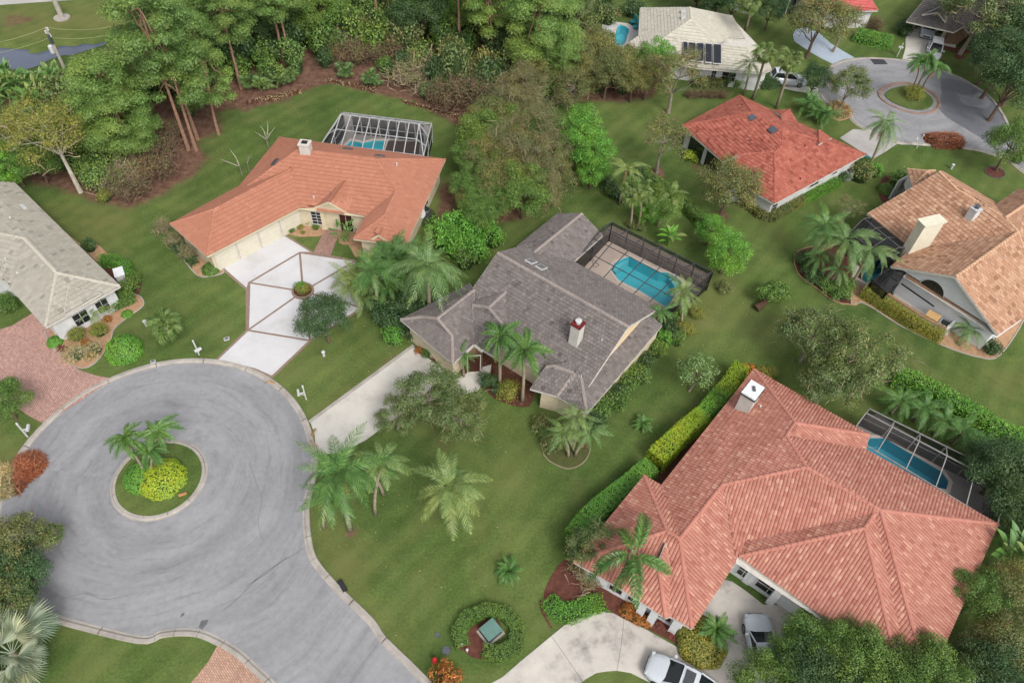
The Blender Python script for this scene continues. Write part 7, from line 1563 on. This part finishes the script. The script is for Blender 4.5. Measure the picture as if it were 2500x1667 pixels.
for i, (x, y) in enumerate(((965, 165), (985, 200))):
    p = G('A3', x, y); t = thing('lounge_chair', ('upper' if i == 0 else 'lower')+' turquoise chair on the white deck by the freeform pool', 'chair', p, 'turquoise pool chairs'); b = B(); b.box(p+Vector((0, 0, .35)), (.7, .7, .08), .4); b.obj('seat', TEAL, t); b = B(); b.box(p+Vector((.3, .25, .75)), (.12, .7, .8), .4); b.obj('backrest', TEAL, t)
    for sx, sy in ((-1, -1), (-1, 1), (1, -1), (1, 1)): b = B(); b.box(p+Vector((sx*.28, sy*.28, .17)), (.08, .08, .34)); b.obj('leg', TEAL, t)
# pool hose on the beige deck
b = B(); hp_ = [G('B3', x, y, .1) for x, y in ((690, 420), (720, 455), (735, 470), (700, 480), (690, 440), (660, 410), (640, 400), (700, 385), (735, 370))]; b.tube(smooth_loop(hp_, 4, False), .025, 5); o = b.obj('hose', GREYM); tag(o, 'grey hose coiled loosely on the beige pool deck', 'hose')
# round planter ring in the hexagon
t = thing('planter_ring', 'low tan ring of pavers round the plant in the hexagon driveway', 'planter', hc); b = B(); o_ = arc(hc, 1.0, 0, 345, 23); i_ = arc(hc, .82, 0, 345, 23); m = len(o_)
b.add([v+Vector((0, 0, .02)) for v in o_]+[v+Vector((0, 0, .2)) for v in o_]+[v+Vector((0, 0, .2)) for v in i_]+[v+Vector((0, 0, .1)) for v in i_], [(r*m+i, r*m+(i+1) % m, (r+1)*m+(i+1) % m, (r+1)*m+i) for r in range(3) for i in range(m)]); b.obj('ring', BAND, t); b = B(); b.poly([v+Vector((0, 0, .12)) for v in i_]); b.obj('soil', MULCH, t)
# ---- cars
PAINT = M('white_car_paint', lin(192, 198, 204), lin(186, 192, 198), .5, .22, spec=.6); PAINTS = M('silver_car_paint', lin(176, 178, 182), lin(168, 170, 174), .5, .25, spec=.6); CGL = M('car_glass', (.01, .012, .014), (.016, .02, .022), 1, .05, spec=.7); TYRE = M('tyre', (.015, .015, .015), (.022, .022, .022), 3, .8); RIM = M('wheel_rim', lin(150, 152, 156), lin(120, 122, 126), 3, .35, metal=.8); LAMP = M('headlight_glass', lin(190, 196, 200), lin(160, 166, 170), 2, .1); TAIL = M('tail_light', lin(130, 20, 20), lin(110, 16, 16), 2, .2); SUNR = M('sunroof_glass', (.05, .052, .06), (.07, .072, .08), 1, .1, spec=.6); CHARC = M('dark_trim', (.02, .02, .022), (.03, .03, .032), 1, .6)
def car(label, p, ang, paint=PAINT, L=4.75, Wd=1.85, suv=False, sun=False):
    t = thing('white_sedan' if not suv else 'white_suv', label, 'car', p); hb = .92 if not suv else 1.05; hr = 1.45 if not suv else 1.7; base = Vector(p); ca, sa = math.cos(ang), math.sin(ang)
    X = lambda x, y, z: base+Vector((ca*x-sa*y, sa*x+ca*y, z))
    # stations along the length, front = +x : (x, half width, bottom, shoulder, hood/deck height)
    f = L/2; w = Wd/2; st = [(f, w*.42, .38, .55, .6), (f-.07, w*.66, .28, .6, .68), (f-.22, w*.84, .24, .64, .74), (f-.5, w*.95, .2, .7, .8), (f-.9, w, .2, .76, .87), (f-1.25, w, .2, .80, .92), (0.1, w, .2, .82, hb), (-f+1.15, w, .2, .84, hb+.02), (-f+.5, w*.97, .22, .82, hb if not suv else hb+.1), (-f+.15, w*.86, .28, .74, hb-.06), (-f+.03, w*.68, .36, .68, hb-.14), (-f, w*.5, .42, .62, hb-.25)]
    b = B(); vs = []; m = 10
    for x, hw, z0, z1, z2 in st:
        for u, z in ((-1, z0), (-1.0, (z0+z1)/2), (-.99, z1), (-.86, z2-.02), (-.5, z2+.03), (.5, z2+.03), (.86, z2-.02), (.99, z1), (1.0, (z0+z1)/2), (1, z0)): vs.append(X(x, hw*u, z))
    k = len(st); b.add(vs, [(i*m+j, (i+1)*m+j, (i+1)*m+(j+1) % m, i*m+(j+1) % m) for i in range(k-1) for j in range(m)]+[tuple(range(m)), tuple(range((k-1)*m, k*m))[::-1]]); body = b.obj('body', paint, t, smooth=True)
    wb = f-.95; rb = -f+.95
    a0, a1, r0, r1 = f-1.22, f-2.15, -f+1.6 if not suv else -f+.45, -f+.7 if not suv else -f+.15   # windscreen foot, roof front, roof rear, rear glass foot
    wr = w*.74; wf = w*.86; zr = hr
    roof = [X(a1, wr, zr-.04), X(a1, -wr, zr-.04), X((a1+r0)/2, -wr, zr+.02), X(r0, -wr, zr-.04), X(r0, wr, zr-.04), X((a1+r0)/2, wr, zr+.02)]
    b = B(); b.add(roof+[q-Vector((0, 0, .06)) for q in roof]+[X(a1, 0, zr+.01), X((a1+r0)/2, 0, zr+.06), X(r0, 0, zr+.01)], [(0, 12, 13, 5), (12, 1, 2, 13), (5, 13, 14, 4), (13, 2, 3, 14), (0, 6, 7, 1, 12), (1, 7, 8, 2), (2, 8, 9, 3), (3, 9, 10, 4, 14), (4, 10, 11, 5), (5, 11, 6, 0)]); b.obj('roof', paint, t)
    def pane(nm, q, mt=CGL): b = B(); b.poly(q); return b.obj(nm, mt, t)
    zs = hb-.02; A0, A1 = X(a0, wf, zs), X(a0, -wf, zs); Rr0, Rr1 = X(r1, wf*.95, zs+.02), X(r1, -wf*.95, zs+.02)
    pane('windscreen', [A0, A1, roof[1], roof[0]]); pane('rear_window', [Rr1, Rr0, roof[4], roof[3]])
    for s_, q in ((1, [A0, roof[0], roof[5], roof[4], Rr0]), (-1, [A1, Rr1, roof[3], roof[2], roof[1]])):
        md0, md1 = X((a0+r1)/2, s_*wf, zs), X((a1+r0)/2, s_*wr, zr-.05)
        pane('side_window', [A0 if s_ > 0 else A1, md0, md1, roof[0] if s_ > 0 else roof[1]]); pane('side_window', [md0, Rr0 if s_ > 0 else Rr1, roof[4] if s_ > 0 else roof[3], md1])
        for aa, cc in ((A0 if s_ > 0 else A1, roof[0] if s_ > 0 else roof[1]), (md0, md1), (Rr0 if s_ > 0 else Rr1, roof[4] if s_ > 0 else roof[3])): b = B(); b.beam(aa, cc, .09, .05); b.obj('pillar', paint, t)
        b = B(); b.box(X(a0-.3, s_*(w+.1), hb+.08), (.16, .2, .14), ang); b.obj('mirror', paint, t)
        b = B(); b.box(X(f-.22, s_*w*.66, .66), (.22, .36, .14), ang+s_*-.3); b.obj('headlight', LAMP, t); b = B(); b.box(X(-f+.1, s_*w*.66, .74), (.14, .36, .16), ang); b.obj('tail_light', TAIL, t)
        for xx in (wb, rb):
            c = X(xx, s_*(w-.1), .33); ax = X(0, 1, 0)-X(0, 0, 0); b = B(); b.tube([c-ax*.11, c+ax*.11], .33, 18); ty = b.obj('wheel', TYRE, t); b = B(); b.tube([c+ax*.1*s_, c+ax*.125*s_], .21, 14); b.obj('rim', RIM, ty)
    if sun: b = B(); b.box(X(a1-.5, 0, zr+.055), (.62, .95, .02), ang); b.obj('sunroof', SUNR, t)
    b = B(); b.box(X(f-.02, 0, .5), (.1, w*1.0, .16), ang); b.obj('grille', CHARC, t)
def car_px(label, fr, fx, fy, rx, ry, **k):
    a, c = G(fr, fx, fy, .5), G(fr, rx, ry, .5); d = (a-c); d.z = 0; d.normalize(); L = k.get('L', 4.75); q = a-d*(L/2); q.z = 0
    car(label, Vector((q.x, q.y, .035)), math.atan2(d.y, d.x), **k)
car_px('white sedan with dark sunroof on the curved driveway at the bottom', 'P', 1579, 1617, 1720, 1690, L=4.85, sun=True); car_px('white sedan half hidden by oak leaves beside the salmon house entry', 'C3', 1512, 1172, 1560, 1400, L=4.8)
car_px('pale car parked inside the open carport', 'A4', 1292, 255, 1310, 190, L=4.5); car_px('silver van parked outside before the carport column', 'A4', 1335, 408, 1350, 310, L=4.6, suv=True, paint=PAINTS); car_px('white van on the narrow driveway beside the pale tile house', 'A4', 470, 555, 330, 545, L=4.6, suv=True)
def litter(label, fr, s, n, mat, ln=.16, seed=5):
    poly = ccw(GP(fr, s)); rs = np.random.default_rng(seed); xs, ys = [q.x for q in poly], [q.y for q in poly]; P_ = []
    while len(P_) < n:
        x, y = rs.uniform(min(xs), max(xs)), rs.uniform(min(ys), max(ys))
        if inside((x, y), poly): P_.append((x, y, .06))
    N_ = rs.normal(size=(n, 3))*.3+np.array([0, 0, 1]); V, Q = leaf_quads(np.array(P_), unit(N_), ln, ln*.5, rs=rs); o = link('leaf_litter', arr_mesh('leaf_litter', V, Q, mat), None, 'stuff'); o['label'] = label
litter('dry leaves scattered over the front lawn', 'C2', '400 500 800 150 1300 150 1640 100 1640 900 1300 1100 900 1400 600 1000', 117, L_STRAW, .09, 1); litter('dry leaves scattered over the back lawn', 'A2', '-200 900 100 760 500 680 900 680 1400 800 1450 1100 1300 1100 660 760 230 930', 117, L_STRAW, .09, 2)
litter('dark specks and leaves on the asphalt', 'C1', '120 700 500 150 1000 100 1300 400 1400 900 1300 1300 900 1250 300 1250 180 1000', 72, L_DEAD, .09, 3); litter('fallen leaves on the grass strip and driveway', 'B2', '-100 1150 500 700 1000 900 1150 1000 500 1500 250 1300', 72, L_STRAW, .09, 4); litter('dry leaves on the lawn right of the centre', 'B3', '1300 900 1700 500 1960 300 1960 1100 1700 1150 1200 1500 1100 1400', 117, L_STRAW, .09, 6)
# seams and hairline cracks in the asphalt
SEAM = M('asphalt_seam', lin(108, 108, 112), lin(118, 118, 122), 2, .85)
for i, s_ in enumerate((('C2', '0 1012 60 975 130 930 190 880 250 845 330 795'), ('C1', '1120 1200 1180 1150 1290 1040 1360 990 1431 940'), ('C2', '20 300 60 420 90 520 70 640 100 760'), ('C1', '300 1150 420 1120 520 1150 640 1130'))):
    q_ = smooth_loop(GP(s_[0], s_[1], .0125), 4, False); b = B(); w_ = .03 if i < 2 else .018
    for a, c in zip(q_, q_[1:]):
        d = (c-a).normalized(); n_ = Vector((-d.y, d.x, 0))*w_; b.add([a-n_, c-n_, c+n_, a+n_], [(0, 1, 2, 3)])
    b.obj('asphalt_seam', SEAM, None, 'structure')
# small groups whose members differ only by place: say the place
ORD = ['leftmost', 'second from left', 'third from left', 'fourth from left', 'fifth from left', 'sixth from left', 'seventh from left', 'eighth from left', 'ninth from left', 'tenth from left', 'eleventh from left', 'twelfth from left', 'thirteenth from left']
GR = {}
bpy.context.view_layer.update()
for o in COL.objects:
    if 'group' in o.keys() and 'label' in o.keys(): GR.setdefault((o['group'], o['label']), []).append(o)
for (g_, lb), L_ in GR.items():
    if 1 < len(L_) <= 13:
        L_.sort(key=lambda o: proj(o.matrix_world.translation)[0])
        for i, o in enumerate(L_): o['label'] = lb+', '+('rightmost' if i == len(L_)-1 else ORD[i])
for o in list(COL.objects):
    for kk in ('base', 'unused'):
        if kk in o.keys(): del o[kk]
